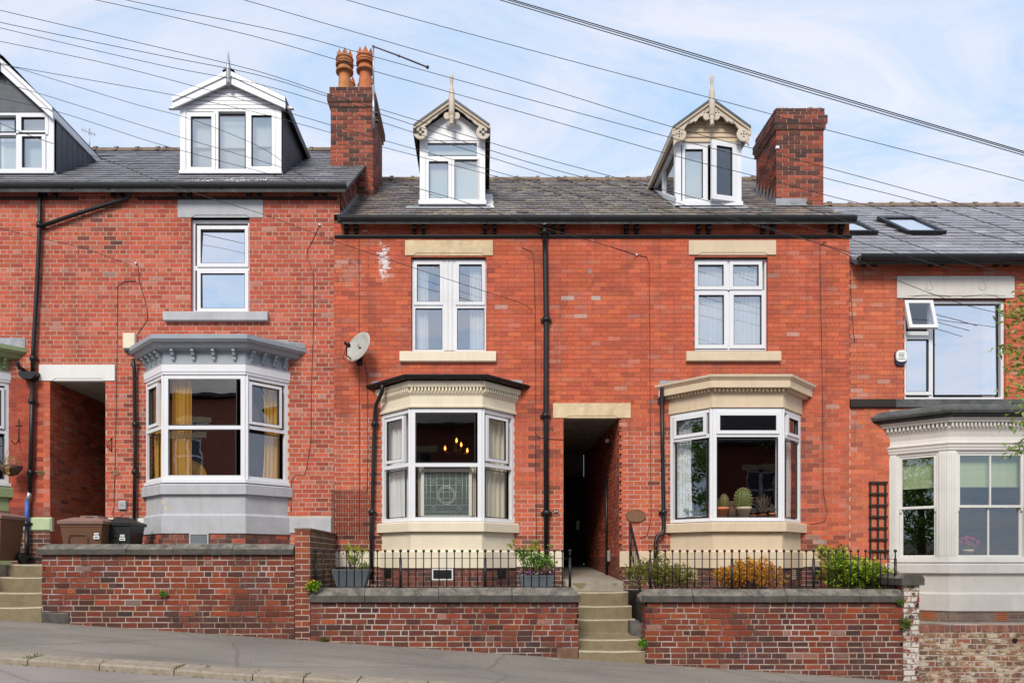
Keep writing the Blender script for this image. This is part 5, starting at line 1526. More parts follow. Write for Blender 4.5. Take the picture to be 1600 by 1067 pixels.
# ---------------------------------------------------------------- house 2: grey bay with scroll brackets
def bay_two(root, wl, wr, paints, show=True):
    b = Bay(wl, wr); fz = b.fz
    wall_m, tim, trim = paints
    mb = MB()
    b.sweep(mb, [(0.0, fz(803)), (0.0, fz(772))])
    b.sweep(mb, [(0.04, -0.4 if not show else fz(833)), (0.04, fz(806)), (0.0, fz(802)), (-0.1, fz(802)), (-0.1, fz(833))])
    bw = mb.build('bay_window', M[wall_m], root)
    mb = MB(); b.sweep(mb, [(-0.15, fz(755)), (0.05, fz(756)), (0.06, fz(758)), (0.06, fz(772)), (-0.15, fz(773))]); mb.build('sill', M[wall_m], bw)
    mb = MB(); b.sweep(mb, [(-0.08, fz(749)), (0.03, fz(749)), (0.03, fz(754)), (-0.08, fz(755))]); mb.build('window_board', M['pvc'], bw)
    # white band, frieze, cornice, gutter
    mb = MB(); b.sweep(mb, [(-0.08, fz(585)), (0.02, fz(585)), (0.02, fz(582)), (0.03, fz(581)), (0.03, fz(570)), (0.045, fz(568)), (-0.08, fz(567))]); mb.build('architrave', M['pvc'], bw)
    mb = MB(); b.sweep(mb, [(-0.05, fz(568)), (0.0, fz(568)), (0.0, fz(549)), (0.12, fz(546)), (0.16, fz(541)), (0.17, fz(539.5)), (-0.05, fz(538))]); fz_ = mb.build('frieze', M[tim], bw)
    mb = MB(); b.sweep(mb, [(0.10, fz(540)), (0.20, fz(539)), (0.235, fz(535)), (0.235, fz(528.5)), (0.22, fz(528)), (0.10, fz(531))]); mb.build('gutter', M[tim], bw)
    zt, zb = fz(547.5), fz(564)
    def bracket(fr, u):
        H = zt - zb; w = 0.022
        p = [(0, zb), (0.03, zb), (0.045, zb + H * .15), (0.035, zb + H * .33), (0.07, zb + H * .45), (0.085, zb + H * .6), (0.075, zb + H * .7), (0.11, zb + H * .8), (0.11, zt), (0, zt)]
        m = MB(); m.prism_n(p, u - w, u + w, fr); m.build('scroll_bracket', M[tim], bw)
    for fr, L_, k in ((b.fl, b.ll, 4), (b.fc, b.lc, 4), (b.fr, b.lr, 4)):
        for i in range(k): bracket(fr, L_ * ((i + 0.45) / k if fr is b.fl else (i + 0.5) / k if fr is b.fc else (i + 0.5) / k))
    bay_roof(bw, b, 0.20, fz(529), 0.22, 'lead')
    zb_, zt_ = fz(749), fz(585)
    if show:
        f = b.fc; U = lambda p: f.u_of(p)
        bay_panel(bw, f, 0.006, b.lc - 0.006, zb_, zt_, [(U(262.7), U(369.5), fz(664), fz(590.5), False), (U(262), U(368.5), fz(745.5), fz(671), False)], 0.07, trans=[fz(667.5)], glass='glass_refl', tilts=[(0.002, -0.004), (-0.002, 0.003)])
        f = b.fr; U = lambda p: f.u_of(p)
        bay_panel(bw, f, 0.006, b.lr - 0.02, zb_, zt_, [(U(393), U(436), fz(657), fz(599), True), (U(388), U(437.5), fz(744), fz(674), False)], 0.06, trans=[fz(666)])
    f = b.fr; U = lambda p: f.u_of(p)
    if not show:
        bay_panel(bw, f, 0.006, b.lr - 0.02, zb_, zt_, [(0.16, b.lr - 0.14, fz(657), fz(599), True), (0.13, b.lr - 0.10, fz(744), fz(674), False)], 0.06, trans=[fz(666)])
        bay_panel(bw, b.fc, 0.006, b.lc - 0.006, zb_, zt_, [(0.1, b.lc - 0.1, fz(664), fz(590.5), False), (0.1, b.lc - 0.1, fz(745.5), fz(671), False)], 0.07, trans=[fz(667.5)])
    f = b.fl; U = lambda p: f.u_of(p)
    if show: bay_panel(bw, f, 0.02, b.ll - 0.006, zb_, zt_, [(U(233.2), U(246), fz(657), fz(599), True), (U(232.3), U(247), fz(744), fz(674), False)], 0.05, trans=[fz(666)], sash=0.05)
    else: bay_panel(bw, f, 0.02, b.ll - 0.006, zb_, zt_, [(0.13, b.ll - 0.16, fz(657), fz(599), True), (0.1, b.ll - 0.13, fz(744), fz(674), False)], 0.06, trans=[fz(666)])
    corner_post(bw, b, zb_, zt_, 0.07)
    return b, bw
B2, BW2 = bay_two(H2, 228, 450, ('grey_paint', 'blue_grey', 'pvc'))
dwarf(H2, BW2, B2, -0.1, B2.fz(833), pick(BASE + ORANGE[:2]), M['brick_base'], 0.02)
# cellar vent under the grey bay
mb = MB(); f = B2.fc; mb.ring(f.u_of(297), f.u_of(327), B2.fz(851), B2.fz(833), 0.02, -0.03, 0.04, f); mb.build('vent_frame', M['grey_paint'], BW2)
mb = MB(); mb.box(f.u_of(299), f.u_of(325), 0.02, 0.03, B2.fz(850), B2.fz(835), f); mb.build('vent_panel', M['pot_grey'], BW2)
mb = MB(); mb.lathe(PX(415), -0.33, [(0.07, 0), (0.07, 0.02)], 14, B2.fz(843)); 
# peeled flakes of grey paint
for px, py, w, h in ((241, 787, 3.5, 5), (236, 795, 3.5, 4), (255, 783, 2, 5), (260, 794, 3, 4)):
    m = MB(); fr_ = B2.fl if px < 254 else B2.fc; u = fr_.u_of(px)
    o = 0.002
    n = 9
    m.add([fr_.pt(u + w * .01 * math.cos(6.283 * k / n) * R.uniform(.6, 1.2), o, B2.fz(py) + h * .01 * math.sin(6.283 * k / n) * R.uniform(.6, 1.2)) for k in range(n)], [tuple(range(n))])
    m.build('peeling_paint', M['sandstone'], BW2)
B1, BW1 = bay_two(H1, -208, 14, ('green_paint', 'green_paint', 'pvc'), False)
mb = MB(); mb.quad((PX(-60), -0.012, PZ(551)), (PX(39), -0.012, PZ(551)), (PX(40), -0.012, PZ(528)), (PX(-60), -0.012, PZ(528))); mb.build('flashing', M['lead'], BW1)
mb = MB(); mb.quad((PX(400), -0.015, PZ(539)), (PX(472), -0.015, PZ(545)), (PX(476), -0.03, PZ(537)), (PX(410), -0.02, PZ(529))); mb.quad((PX(440), -0.02, PZ(537)), (PX(478), -0.02, PZ(544)), (PX(476), -0.025, PZ(538)), (PX(448), -0.02, PZ(533))); mb.build('flashing', M['lead'], BW2)
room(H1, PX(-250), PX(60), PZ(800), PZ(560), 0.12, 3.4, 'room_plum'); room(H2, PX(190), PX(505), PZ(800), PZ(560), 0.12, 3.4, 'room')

# ---------------------------------------------------------------- houses 3 and 4: dentil bays
def dentils(bw, b, o0, o1, z0, z1, pitch, w, mat):
    mb = MB()
    P = b.off(o0)
    for (p, q) in ((P[0], P[1]), (P[1], P[2]), (P[2], P[3])):
        L_ = math.hypot(q[0] - p[0], q[1] - p[1]); f = Fr(p[0], p[1], math.atan2(q[1] - p[1], q[0] - p[0]))
        n = int(L_ / pitch); s = L_ / n
        for i in range(n): mb.box((i + .5) * s - w / 2, (i + .5) * s + w / 2, 0, o1 - o0, z0, z1, f)
    return tag(mb.build('dentil_row', M[mat], bw), kind='stuff')
def bay_three():
    b = Bay(597, 803); fz = b.fz; m_ = 'cream'
    mb = MB(); b.sweep(mb, [(0.0, fz(861)), (0.0, fz(830))])
    b.sweep(mb, [(0.045, fz(887)), (0.045, fz(862)), (0.0, fz(859.5)), (-0.1, fz(859)), (-0.1, fz(887))])
    bw = mb.build('bay_window', M[m_], H3)
    mb = MB(); b.sweep(mb, [(-0.15, fz(814.5)), (0.06, fz(815)), (0.07, fz(817)), (0.07, fz(830)), (-0.15, fz(831))]); mb.build('sill', M[m_], bw)
    mb = MB(); b.sweep(mb, [(-0.06, fz(637)), (0.035, fz(637)), (0.04, fz(634.5)), (0.02, fz(633)), (0.02, fz(619)), (0.04, fz(616)), (0.055, fz(614.5)), (0.055, fz(613)), (0.02, fz(612.5)), (0.02, fz(606)), (0.08, fz(605.5)), (0.08, fz(604.5)), (0.09, fz(601)), (0.09, fz(597)), (-0.06, fz(596))]); mb.build('entablature', M[m_], bw)
    dentils(bw, b, 0.022, 0.074, fz(612.4), fz(606.0), 0.056, 0.030, m_)
    mb = MB()
    prof = [(0.10 + 0.055 - 0.055 * math.cos(math.pi * k / 8), fz(590) - 0.058 * math.sin(math.pi * k / 8)) for k in range(9)]
    b.sweep(mb, prof + [(o - (0.007 if o > 0.155 else -0.007), z + 0.01) for o, z in reversed(prof)]); mb.build('gutter', M['black_paint'], bw)
    P = b.off(0.1)
    for p, q in zip(P, P[1:]):
        f = Fr(p[0], p[1], math.atan2(q[1] - p[1], q[0] - p[0])); L_ = math.hypot(q[0] - p[0], q[1] - p[1])
        for t in ((0.06, L_ / 2, L_ - 0.06) if L_ > 1 else (0.25, L_ - 0.15)):
            m = MB(); m.prism_n([(0.0 + 0.058 - 0.062 * math.cos(math.pi * k / 8), fz(590) - 0.066 * math.sin(math.pi * k / 8)) for k in range(9)], t - 0.02, t + 0.02, f); m.build('gutter_clip', M['black_paint'], bw)
    mb = MB(); b.sweep(mb, [(0.1, fz(590) - 0.055), (0.1, fz(589)), (0.085, fz(589)), (0.085, fz(590) - 0.055)]); mb.build('fascia', M['black_paint'], bw)
    bay_roof(bw, b, 0.13, fz(588.5), 0.06, 'lead')
    mb = MB(); mb.quad((PX(579), -0.02, PZ(604)), (PX(640), -0.02, PZ(602)), (PX(640), -0.015, PZ(595)), (PX(582), -0.015, PZ(596))); mb.quad((PX(770), -0.02, PZ(602)), (PX(816), -0.02, PZ(603)), (PX(816), -0.015, PZ(594)), (PX(770), -0.015, PZ(594))); mb.build('flashing', M['lead'], bw)
    zb_, zt_ = fz(814), fz(638)
    f = b.fc; U = lambda p: f.u_of(p)
    bay_panel(bw, f, 0.006, b.lc - 0.006, zb_, zt_, [(U(649.5), U(742.5), fz(722), fz(645.5), False), (U(649), U(742.5), fz(807), fz(730.5), False)], 0.065, trans=[fz(726)], glass='glass', tilts=[(0.0, 0.002), (0.001, -0.002)])
    f = b.fl; U = lambda p: f.u_of(p)
    bay_panel(bw, f, 0.02, b.ll - 0.006, zb_, zt_, [(U(605), U(629.5), fz(714.5), fz(651), True), (U(602.5), U(632.5), fz(807), fz(732), False)], 0.06, trans=[fz(725)], glass='glass')
    f = b.fr; U = lambda p: f.u_of(p)
    bay_panel(bw, f, 0.006, b.lr - 0.02, zb_, zt_, [(U(762.5), U(790), fz(714.5), fz(651), True), (U(759), U(792.5), fz(807), fz(732), False)], 0.06, trans=[fz(725)], glass='glass')
    corner_post(bw, b, zb_, zt_, 0.075)
    mb = MB(); mb.ball((PX(694, -0.3), -0.3, fz(587)), 0.07, 10, 5, 0.7); mb.build('mortar_lump', M['mortar_garden'], bw)
    return b, bw
B3, BW3 = bay_three()
dwarf(H3, BW3, B3, -0.5, B3.fz(887), pick(BASE), M['brick_base'], 0.02)
f = B3.fc
for a, bb, c, d in ((f.u_of(677), f.u_of(706), 889, 904),):
    mb = MB(); mb.box(a, bb, -0.02, 0.028, B3.fz(d), B3.fz(c), f); mb.build('cellar_vent', M['black_paint'], BW3)
    mb = MB(); mb.ring(a - .02, bb + .02, B3.fz(d) - .02, B3.fz(c) + .01, 0.02, 0, 0.034, f); mb.build('vent_frame', M['white_paint'], BW3)
for fr_, px in ((B3.fl, 608), (B3.fr, 782)):
    u = fr_.u_of(px); mb = MB(); mb.box(u - 0.09, u + 0.09, 0, 0.045, B3.fz(902), B3.fz(887.5), fr_); mb.build('cellar_vent', M['black_paint'], BW3)
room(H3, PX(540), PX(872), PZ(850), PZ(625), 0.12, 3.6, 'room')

def bay_four():
    b = Bay(1047, 1251); fz = b.fz; m_ = 'beige'
    mb = MB(); b.sweep(mb, [(0.0, fz(861)), (0.0, fz(830))])
    b.sweep(mb, [(0.045, fz(887)), (0.045, fz(862)), (0.0, fz(859.5)), (-0.1, fz(859)), (-0.1, fz(887))])
    bw = mb.build('bay_window', M[m_], H4)
    mb = MB(); b.sweep(mb, [(-0.15, fz(814.5)), (0.07, fz(815.5)), (0.08, fz(817)), (0.08, fz(830)), (-0.15, fz(831))]); mb.build('sill', M[m_], bw)
    mb = MB(); b.sweep(mb, [(-0.06, fz(637)), (0.02, fz(637)), (0.025, fz(635)), (0.02, fz(634)), (0.02, fz(613)), (0.035, fz(612)), (0.035, fz(608)), (-0.06, fz(607))]); mb.build('frieze', M[m_], bw)
    mb = MB(); b.sweep(mb, [(-0.06, fz(608.5)), (0.15, fz(608)), (0.15, fz(597)), (0.165, fz(596)), (0.17, fz(595)), (0.195, fz(592.5)), (0.20, fz(589)), (-0.06, fz(588))]); mb.build('cornice', M[m_], bw)
    dentils(bw, b, 0.030, 0.10, fz(612.5), fz(608.2), 0.062, 0.030, m_)
    bay_roof(bw, b, 0.19, fz(589), 0.05, 'lead')
    mb = MB(); mb.quad((PX(1030), -0.02, PZ(602)), (PX(1075), -0.02, PZ(600)), (PX(1075), -0.015, PZ(594)), (PX(1030), -0.015, PZ(595))); mb.build('flashing', M['lead'], bw)
    mb = MB(); mb.ball((PX(1173, -0.3), -0.3, fz(587)), 0.07, 10, 5, 0.7); mb.build('mortar_lump', M['mortar_garden'], bw)
    zb_, zt_ = fz(814), fz(638)
    f = b.fc; U = lambda p: f.u_of(p)
    bay_panel(bw, f, 0.006, b.lc - 0.006, zb_, zt_, [(U(1124.5), U(1212.5), fz(672.5), fz(649), True), (U(1120.5), U(1216.5), fz(807), fz(685), False)], 0.06, trans=[fz(679.5)], sash=0.055, glass='glass', tilts=[(0.003, 0.0), (0, 0)])
    f = b.fl; U = lambda p: f.u_of(p)
    bay_panel(bw, f, 0.02, b.ll - 0.006, zb_, zt_, [(U(1057.5), U(1099.5), fz(672.5), fz(649), True), (U(1055.5), U(1103.5), fz(807), fz(685), False)], 0.055, trans=[fz(679.5)], glass='glass_mid', sash=0.055)
    f = b.fr; U = lambda p: f.u_of(p)
    bay_panel(bw, f, 0.006, b.lr - 0.02, zb_, zt_, [(U(1231.5), U(1246.3), fz(672.5), fz(649), True), (U(1229), U(1247), fz(807), fz(685), False)], 0.05, trans=[fz(679.5)], sash=0.05)
    corner_post(bw, b, zb_, zt_, 0.07)
    return b, bw
B4, BW4 = bay_four()
dwarf(H4, BW4, B4, -0.5, B4.fz(887), pick(BASE), M['brick_base'], 0.02)
for px, w in ((1075, 0.2), (1238, 0.10)):
    fr_ = B4.fl if px < 1100 else B4.fr; u = fr_.u_of(px)
    mb = MB(); mb.box(u - w, u + w, -0.02, 0.026, B4.fz(905), B4.fz(888), fr_); a = mb.build('air_brick', M['sandstone'], BW4)
    mb = MB()
    for i in range(int(w / 0.02)):  # raised dark squares paint the shade inside the openings
        for j in range(5):
            uu = u - w + 0.03 + i * 0.04; zz = B4.fz(905) + 0.03 + j * 0.033
            mb.box(uu - .011, uu + .011, 0.026, 0.0285, zz - .010, zz + .010, fr_)
    tag(mb.build('vent_shade_plate', M['seal'], BW4), kind='stuff')
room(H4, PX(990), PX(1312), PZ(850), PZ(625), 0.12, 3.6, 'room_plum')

def bay_five():
    b = Bay(1390, 1637, 0.65); fz = b.fz; m_ = 'warm_white'
    mb = MB(); b.sweep(mb, [(0.0, fz(926)), (0.0, fz(895))])
    b.sweep(mb, [(0.05, fz(954)), (0.05, fz(928)), (0.0, fz(925)), (-0.1, fz(925)), (-0.1, fz(954))])
    bw = mb.build('bay_window', M[m_], H5)
    mb = MB(); b.sweep(mb, [(-0.15, fz(879)), (0.05, fz(880)), (0.06, fz(882)), (0.06, fz(895)), (-0.15, fz(897))]); mb.build('sill', M[m_], bw)
    mb = MB(); b.sweep(mb, [(-0.1, fz(873)), (0.0, fz(873)), (0.0, fz(878)), (-0.1, fz(879.5))]); mb.build('window_board', M['sash_white'], bw)
    mb = MB(); b.sweep(mb, [(-0.1, fz(704)), (0.0, fz(704)), (0.015, fz(702)), (0.015, fz(699)), (0.025, fz(698)), (0.025, fz(695)), (0.045, fz(692)), (0.02, fz(691)), (0.0, fz(688)), (-0.012, fz(682)), (0.01, fz(674)), (0.03, fz(670.5)), (0.045, fz(669)), (0.045, fz(667.5)), (0.016, fz(667)), (0.016, fz(660.5)), (0.09, fz(660)), (0.09, fz(658)), (0.12, fz(654.5)), (0.12, fz(653)), (-0.1, fz(652))]); mb.build('entablature', M[m_], bw)
    dentils(bw, b, 0.018, 0.078, fz(667), fz(661), 0.062, 0.032, m_)
    mb = MB(); b.sweep(mb, [(0.0, fz(654)), (0.14, fz(650)), (0.20, fz(648)), (0.225, fz(644)), (0.225, fz(641)), (0.18, fz(640)), (0.17, fz(637)), (0.1, fz(633)), (-0.3, fz(632))]); mb.build('gutter', M['felt'], bw)
    mb = MB(); b.sweep(mb, [(0.10, fz(653)), (0.19, fz(651)), (0.21, fz(648.5)), (0.10, fz(650))]); mb.build('gutter_board', M['black_paint'], bw)
    bay_roof(bw, b, 0.1, fz(633), 0.10, 'felt')
    zb_, zt_ = fz(873), fz(704)
    # fluted corner pilasters
    for fr, u0, u1 in ((b.fl, b.ll - 0.145, b.ll), (b.fc, 0.0, 0.13), (b.fl, 0.0, 0.13), (b.fc, b.lc - 0.13, b.lc), (b.fr, 0, 0.145), (b.fr, b.lr - 0.13, b.lr)):
        mb = MB(); mb.box(u0, u1, -0.1, 0.0, zb_, zt_, fr)
        n = 4
        for i in range(n):
            c = u0 + (u1 - u0) * (i + 0.75) / (n + 0.5)
            mb.box(c - 0.008, c + 0.008, -0.002, 0.009, zb_ + 0.06, zt_ - 0.04, fr)
        mb.build('pilaster', M['sash_white'], bw)
    def sash_pair(fr, u0, u1, glass, mun):
        zm = fz(790.5); mb = MB(); t = 0.05
        mb.ring(u0, u1, zb_, zt_, t * 0.7, -0.12, -0.02, fr)
        a, c = u0 + t * 0.7, u1 - t * 0.7
        mb.ring(a, c, zm - 0.02, zt_ - 0.03, 0.042, -0.07, -0.035, fr)      # upper sash
        mb.ring(a, c, zb_ + 0.02, zm + 0.02, 0.045, -0.11, -0.075, fr)      # lower sash
        if mun:
            m_ = (a + c) / 2
            mb.box(m_ - .013, m_ + .013, -0.065, -0.037, zm + .01, zt_ - .05, fr); mb.box(m_ - .018, m_ + .008, -0.105, -0.078, zb_ + .05, zm, fr)
        mb.build('sash_frame', M['sash_white'], bw)
        glaze(bw, fr, a + .04, c - .04, zm + .01, zt_ - .06, -0.055, M['glass_mid']); glaze(bw, fr, a + .04, c - .04, zb_ + .05, zm - .01, -0.095, M['glass_mid'])
        # sash horns
        m = MB()
        for u in (a + 0.02, c - 0.02): m.prism_n([(-0.04, zm - 0.02), (-0.04, zm - 0.07), (-0.055, zm - 0.09), (-0.07, zm - 0.02)], u - 0.015, u + 0.015, fr)
        m.build('sash_horn', M['sash_white'], bw)
    sash_pair(b.fl, 0.13, b.ll - 0.145, 'glass_mid', False); sash_pair(b.fc, 0.13, b.lc - 0.13, 'glass_mid', True); sash_pair(b.fr, 0.145, b.lr - 0.13, 'glass_mid', False)
    return b, bw
B5, BW5 = bay_five()
dwarf(H5, BW5, B5, -1.1, B5.fz(954), pick([(0.2, 0.16, 0.13), (0.16, 0.13, 0.11), (0.22, 0.15, 0.12)]), M['brick_base'], 0.03)
for px in (1451, 1563):
    fr_ = B5.fl if px < 1480 else B5.fc; u = fr_.u_of(px)
    mb = MB(); mb.box(u - .11, u + .11, 0, 0.036, B5.fz(969), B5.fz(956), fr_); mb.build('air_brick', M['terracotta'], BW5)
    mb = MB()
    for i in range(8):
        for j in range(4): mb.box(u - .095 + i * .026, u - .08 + i * .026, 0.036, 0.038, B5.fz(969) + .015 + j * .032, B5.fz(969) + .03 + j * .032, fr_)  # dark squares laid on the face stand for the shaded openings
    tag(mb.build('vent_shade_plate', M['seal'], BW5), kind='stuff')
room(H5, PX(1365), PX(1700), PZ(920), PZ(690), 0.12, 3.6, 'room_plum')

for h in (H1, H2, H3, H4, H5): flush(h)

# ---------------------------------------------------------------- pipes and wires on the fronts
def P3(px, py, y): return (PX(px, y), y, PZ(py, y))
pipe(H1, [P3(62.5, 297, -0.07), P3(62, 352, -0.07), P3(58, 440, -0.07), P3(52, 545, -0.07), P3(50.5, 584, -0.07)], 0.034, collars=[P3(61.5, 352, -0.07), P3(51.5, 560, -0.07)])
pipe(H1, [P3(205, 293, -0.2), P3(204, 302, -0.09), P3(199, 310, -0.07), P3(130, 331, -0.07), P3(63, 354, -0.07)], 0.034)
mb = MB(); mb.prism([(PX(38), PZ(584)), (PX(64), PZ(584)), (PX(64), PZ(589)), (PX(58), PZ(595)), (PX(43), PZ(595)), (PX(38), PZ(589))][::-1], 0.01, 0.17, FACE); mb.build('hopper', M['black_paint'], H1)
pipe(H1, [P3(27, 566, -0.2), P3(30, 574, -0.12), P3(45, 584, -0.09)], 0.034)
pipe(H1, [P3(51, 594, -0.08), P3(49, 680, -0.08), P3(46.5, 770, -0.08)], 0.036, collars=[P3(49.5, 627, -0.08), P3(47.5, 738, -0.08)])
pipe(H1, [P3(46.5, 768, -0.08), P3(45, 776, -0.08), P3(42.5, 782, -0.08)], 0.036, 'zinc')
pipe(H1, [P3(42.5, 781, -0.08), P3(42, 826, -0.08)], 0.037, 'pipe_blue'); pipe(H1, [P3(42, 826, -0.08), P3(42, 883, -0.08)], 0.037, collars=[P3(42, 818, -0.08), P3(42, 872, -0.08)])
pipe(H2, [P3(208, 560, -0.12), P3(210, 580, -0.07), P3(211, 700, -0.07), P3(209.5, 836, -0.07)], 0.03, collars=[P3(211, 663, -0.07), P3(210.5, 737, -0.07)])
pipe(H3, [P3(850.5, 347, -0.2), P3(851, 352, -0.09), P3(852, 400, -0.08), P3(853.5, 500, -0.08), P3(853, 640, -0.08), P3(854, 902, -0.08)], 0.045, collars=[P3(851, 362, -0.085), P3(853.5, 499, -0.08), P3(852.5, 649, -0.08), P3(854, 801, -0.08)])
pipe(H3, [P3(598, 601, -0.35), P3(597, 612, -0.30), P3(588, 632, -0.10), P3(586, 645, -0.07), P3(584, 700, -0.07), P3(581, 830, -0.07), P3(580, 905, -0.07)], 0.034, collars=[P3(585.5, 662, -0.07), P3(581.5, 800, -0.07)])
pipe(H4, [P3(1034, 606, -0.12), P3(1035, 700, -0.08), P3(1037.5, 826, -0.08), P3(1035, 834, -0.09), P3(1027, 838, -0.12), P3(1024.5, 845, -0.14), P3(1024, 905, -0.14)], 0.034, collars=[P3(1034.5, 624, -0.09), P3(1036.5, 800, -0.08)])
for root, pts in ((H2, [(500, 351), (488, 378), (481, 390), (480, 402), (490, 428), (490, 500), (487, 600), (486, 690), (480, 728), (476, 742), (462, 742), (456, 750), (455, 800)]),
                  (H2, [(215, 412), (217, 420), (218, 440), (230, 480), (231, 500), (216, 522)]),
                  (H2, [(213, 440), (195, 440), (184, 448), (183, 560), (181, 700), (178, 800)]),
                  (H3, [(561, 373), (561, 520), (562, 770), (561, 830)]), (H3, [(570, 565), (574, 590), (575, 700), (574, 768)]),
                  (H3, [(815, 387), (832, 395), (835, 430), (837, 520), (837, 700), (838, 845)]), (H3, [(836, 676), (842, 684), (860, 686), (880, 687)]),
                  (H4, [(955, 386), (995, 399), (1010, 402), (1014, 412), (1015, 520), (1016, 700), (1017, 810), (1011, 836), (1000, 841)]),
                  (H4, [(1290, 378), (1281, 384), (1281, 420), (1283, 520), (1285, 640), (1286, 770), (1292, 800), (1288, 815), (1266, 819)]),
                  (H5, [(1328, 400), (1329, 460), (1333, 520), (1335, 535)]), (H2, [(176, 798), (178, 806), (188, 808), (193, 803)])):
    wire(root, pts)
for px, py in ((213, 412), (500, 352), (994, 399)):
    mb = MB(); mb.box(PX(px) - .012, PX(px) + .012, -0.04, 0, PZ(py) - .012, PZ(py) + .012); mb.build('cable_bracket', M['white_gloss'], H2 if px < 520 else H4)

# ================================================================== behind the glass
def onpanel(bay, fr, px): return fr.u_of(px)
cur = []
curtain('curtain', 'mustard curtain at the left of the front light of the grey bay', B2.fc, B2.fc.u_of(263), B2.fc.u_of(294), B2.fz(752), B2.fz(588), -0.16, 'curtain_yellow', 5, 0.03, taper=0.0)
curtain('curtain', 'mustard curtain swept back in the right side light of the grey bay', B2.fr, B2.fr.u_of(416), B2.fr.u_of(442), B2.fz(752), B2.fz(588), -0.12, 'curtain_yellow', 4, 0.022, taper=0.25, gather='r')
curtain('curtain', 'brown shaded curtain in the narrow left side light of the grey bay', B2.fl, 0.05, B2.ll - 0.1, B2.fz(752), B2.fz(588), -0.14, 'curtain_yellow', 4, 0.02)
curtain('curtain', 'pale cream curtain filling the left side light of the cream bay', B3.fl, 0.04, B3.ll - 0.08, B3.fz(814), B3.fz(640), -0.14, 'curtain_white', 6, 0.03, taper=0.1)
curtain('curtain', 'cream curtain with bunched folds filling the right side light of the cream bay', B3.fr, 0.06, B3.lr - 0.06, B3.fz(814), B3.fz(640), -0.14, 'curtain_cream', 6, 0.035, taper=0.1, gather='r')
curtain('curtain', 'thin edge of cream curtain left of the leaded panel in the cream bay', B3.fc, 0.10, 0.20, B3.fz(812), B3.fz(727), -0.2, 'curtain_cream', 2, 0.02)
curtain('curtain', 'thin edge of cream curtain right of the leaded panel in the cream bay', B3.fc, B3.lc - 0.20, B3.lc - 0.10, B3.fz(812), B3.fz(727), -0.2, 'curtain_cream', 2, 0.02)
curtain('curtain', 'long white voile hanging in the left light of the beige bay', B4.fl, 0.05, 0.36, B4.fz(806), B4.fz(640), -0.16, 'curtain_white', 5, 0.03, taper=0.15)
curtain('curtain', 'grey voile in the narrow right side light of the beige bay', B4.fr, 0.1, B4.lr - 0.05, B4.fz(806), B4.fz(640), -0.16, 'curtain_white', 5, 0.02)
curtain('curtain', 'white curtain on the left inside the upper window above the cream bay', FACE, PX(645), PX(668), PZ(550), PZ(405), -0.19, 'curtain_white', 4, 0.03)
curtain('curtain', 'white curtain on the right inside the upper window above the cream bay', FACE, PX(734), PX(759), PZ(550), PZ(405), -0.19, 'curtain_white', 4, 0.03)
curtain('net_curtain', 'white net curtain across the upper window above the beige bay', FACE, PX(1088), PX(1198), PZ(547), PZ(404), -0.175, 'curtain_white', 16, 0.014)
curtain('curtain', 'white curtain at the right edge inside the big upper window of the end house', FACE, PX(1546), PX(1566), PZ(622), PZ(470), -0.2, 'curtain_white', 4, 0.03)
def roller(label, fr, u0, u1, z0, z1):
    mb = MB()
    mb.box(u0, u1, -0.175, -0.17, z0, z1, fr); mb.box(u0, u1, -0.185, -0.16, z0 - 0.025, z0, fr)
    for i in range(1, 4): mb.box(u0, u1, -0.17, -0.167, z0 + (z1 - z0) * i / 4 - .004, z0 + (z1 - z0) * i / 4 + .004, fr)
    return tag(mb.build('roller_blind', M['blind_green'], base=True), label, 'blind', 'green roller blinds in the end bay')
roller('pale green roller blind half down in the left sash of the end bay', B5.fl, 0.15, B5.ll - 0.16, B5.fz(757), B5.fz(706))
roller('wide pale green roller blind half down in the front sash of the end bay', B5.fc, 0.14, B5.lc - 0.14, B5.fz(757), B5.fz(706))
# chandelier
def chandelier():
    y = 1.3; x, z = PX(712, y), PZ(700, y)
    t = thing('chandelier', 'lit brass chandelier seen through the front pane of the cream bay', 'chandelier', (x, y, z - 0.1))
    mb = MB(); mb.tube([(x, y, z + 0.5), (x, y, z - 0.05)], 0.012, 6); mb.ball((x, y, z - 0.05), 0.05)
    lamps = [(-0.20, 0.0, -0.01), (0.02, -0.1, 0.12), (0.10, 0.15, 0.08), (0.22, -0.05, -0.06)]
    arms = []
    for dx, dy, dz in lamps: mb.tube([(x, y, z - 0.05), (x + dx * .5, y + dy * .5, z - 0.12), (x + dx, y + dy, z + dz - 0.05)], 0.009, 6)
    mb.build('frame', M['brass'], t)
    for dx, dy, dz in lamps:
        m = MB(); m.lathe(x + dx, y + dy, [(0.010, -0.03), (0.022, 0.0), (0.016, 0.03), (0.001, 0.06)], 8, z + dz); m.build('bulb', M['bulb'], t)
chandelier()
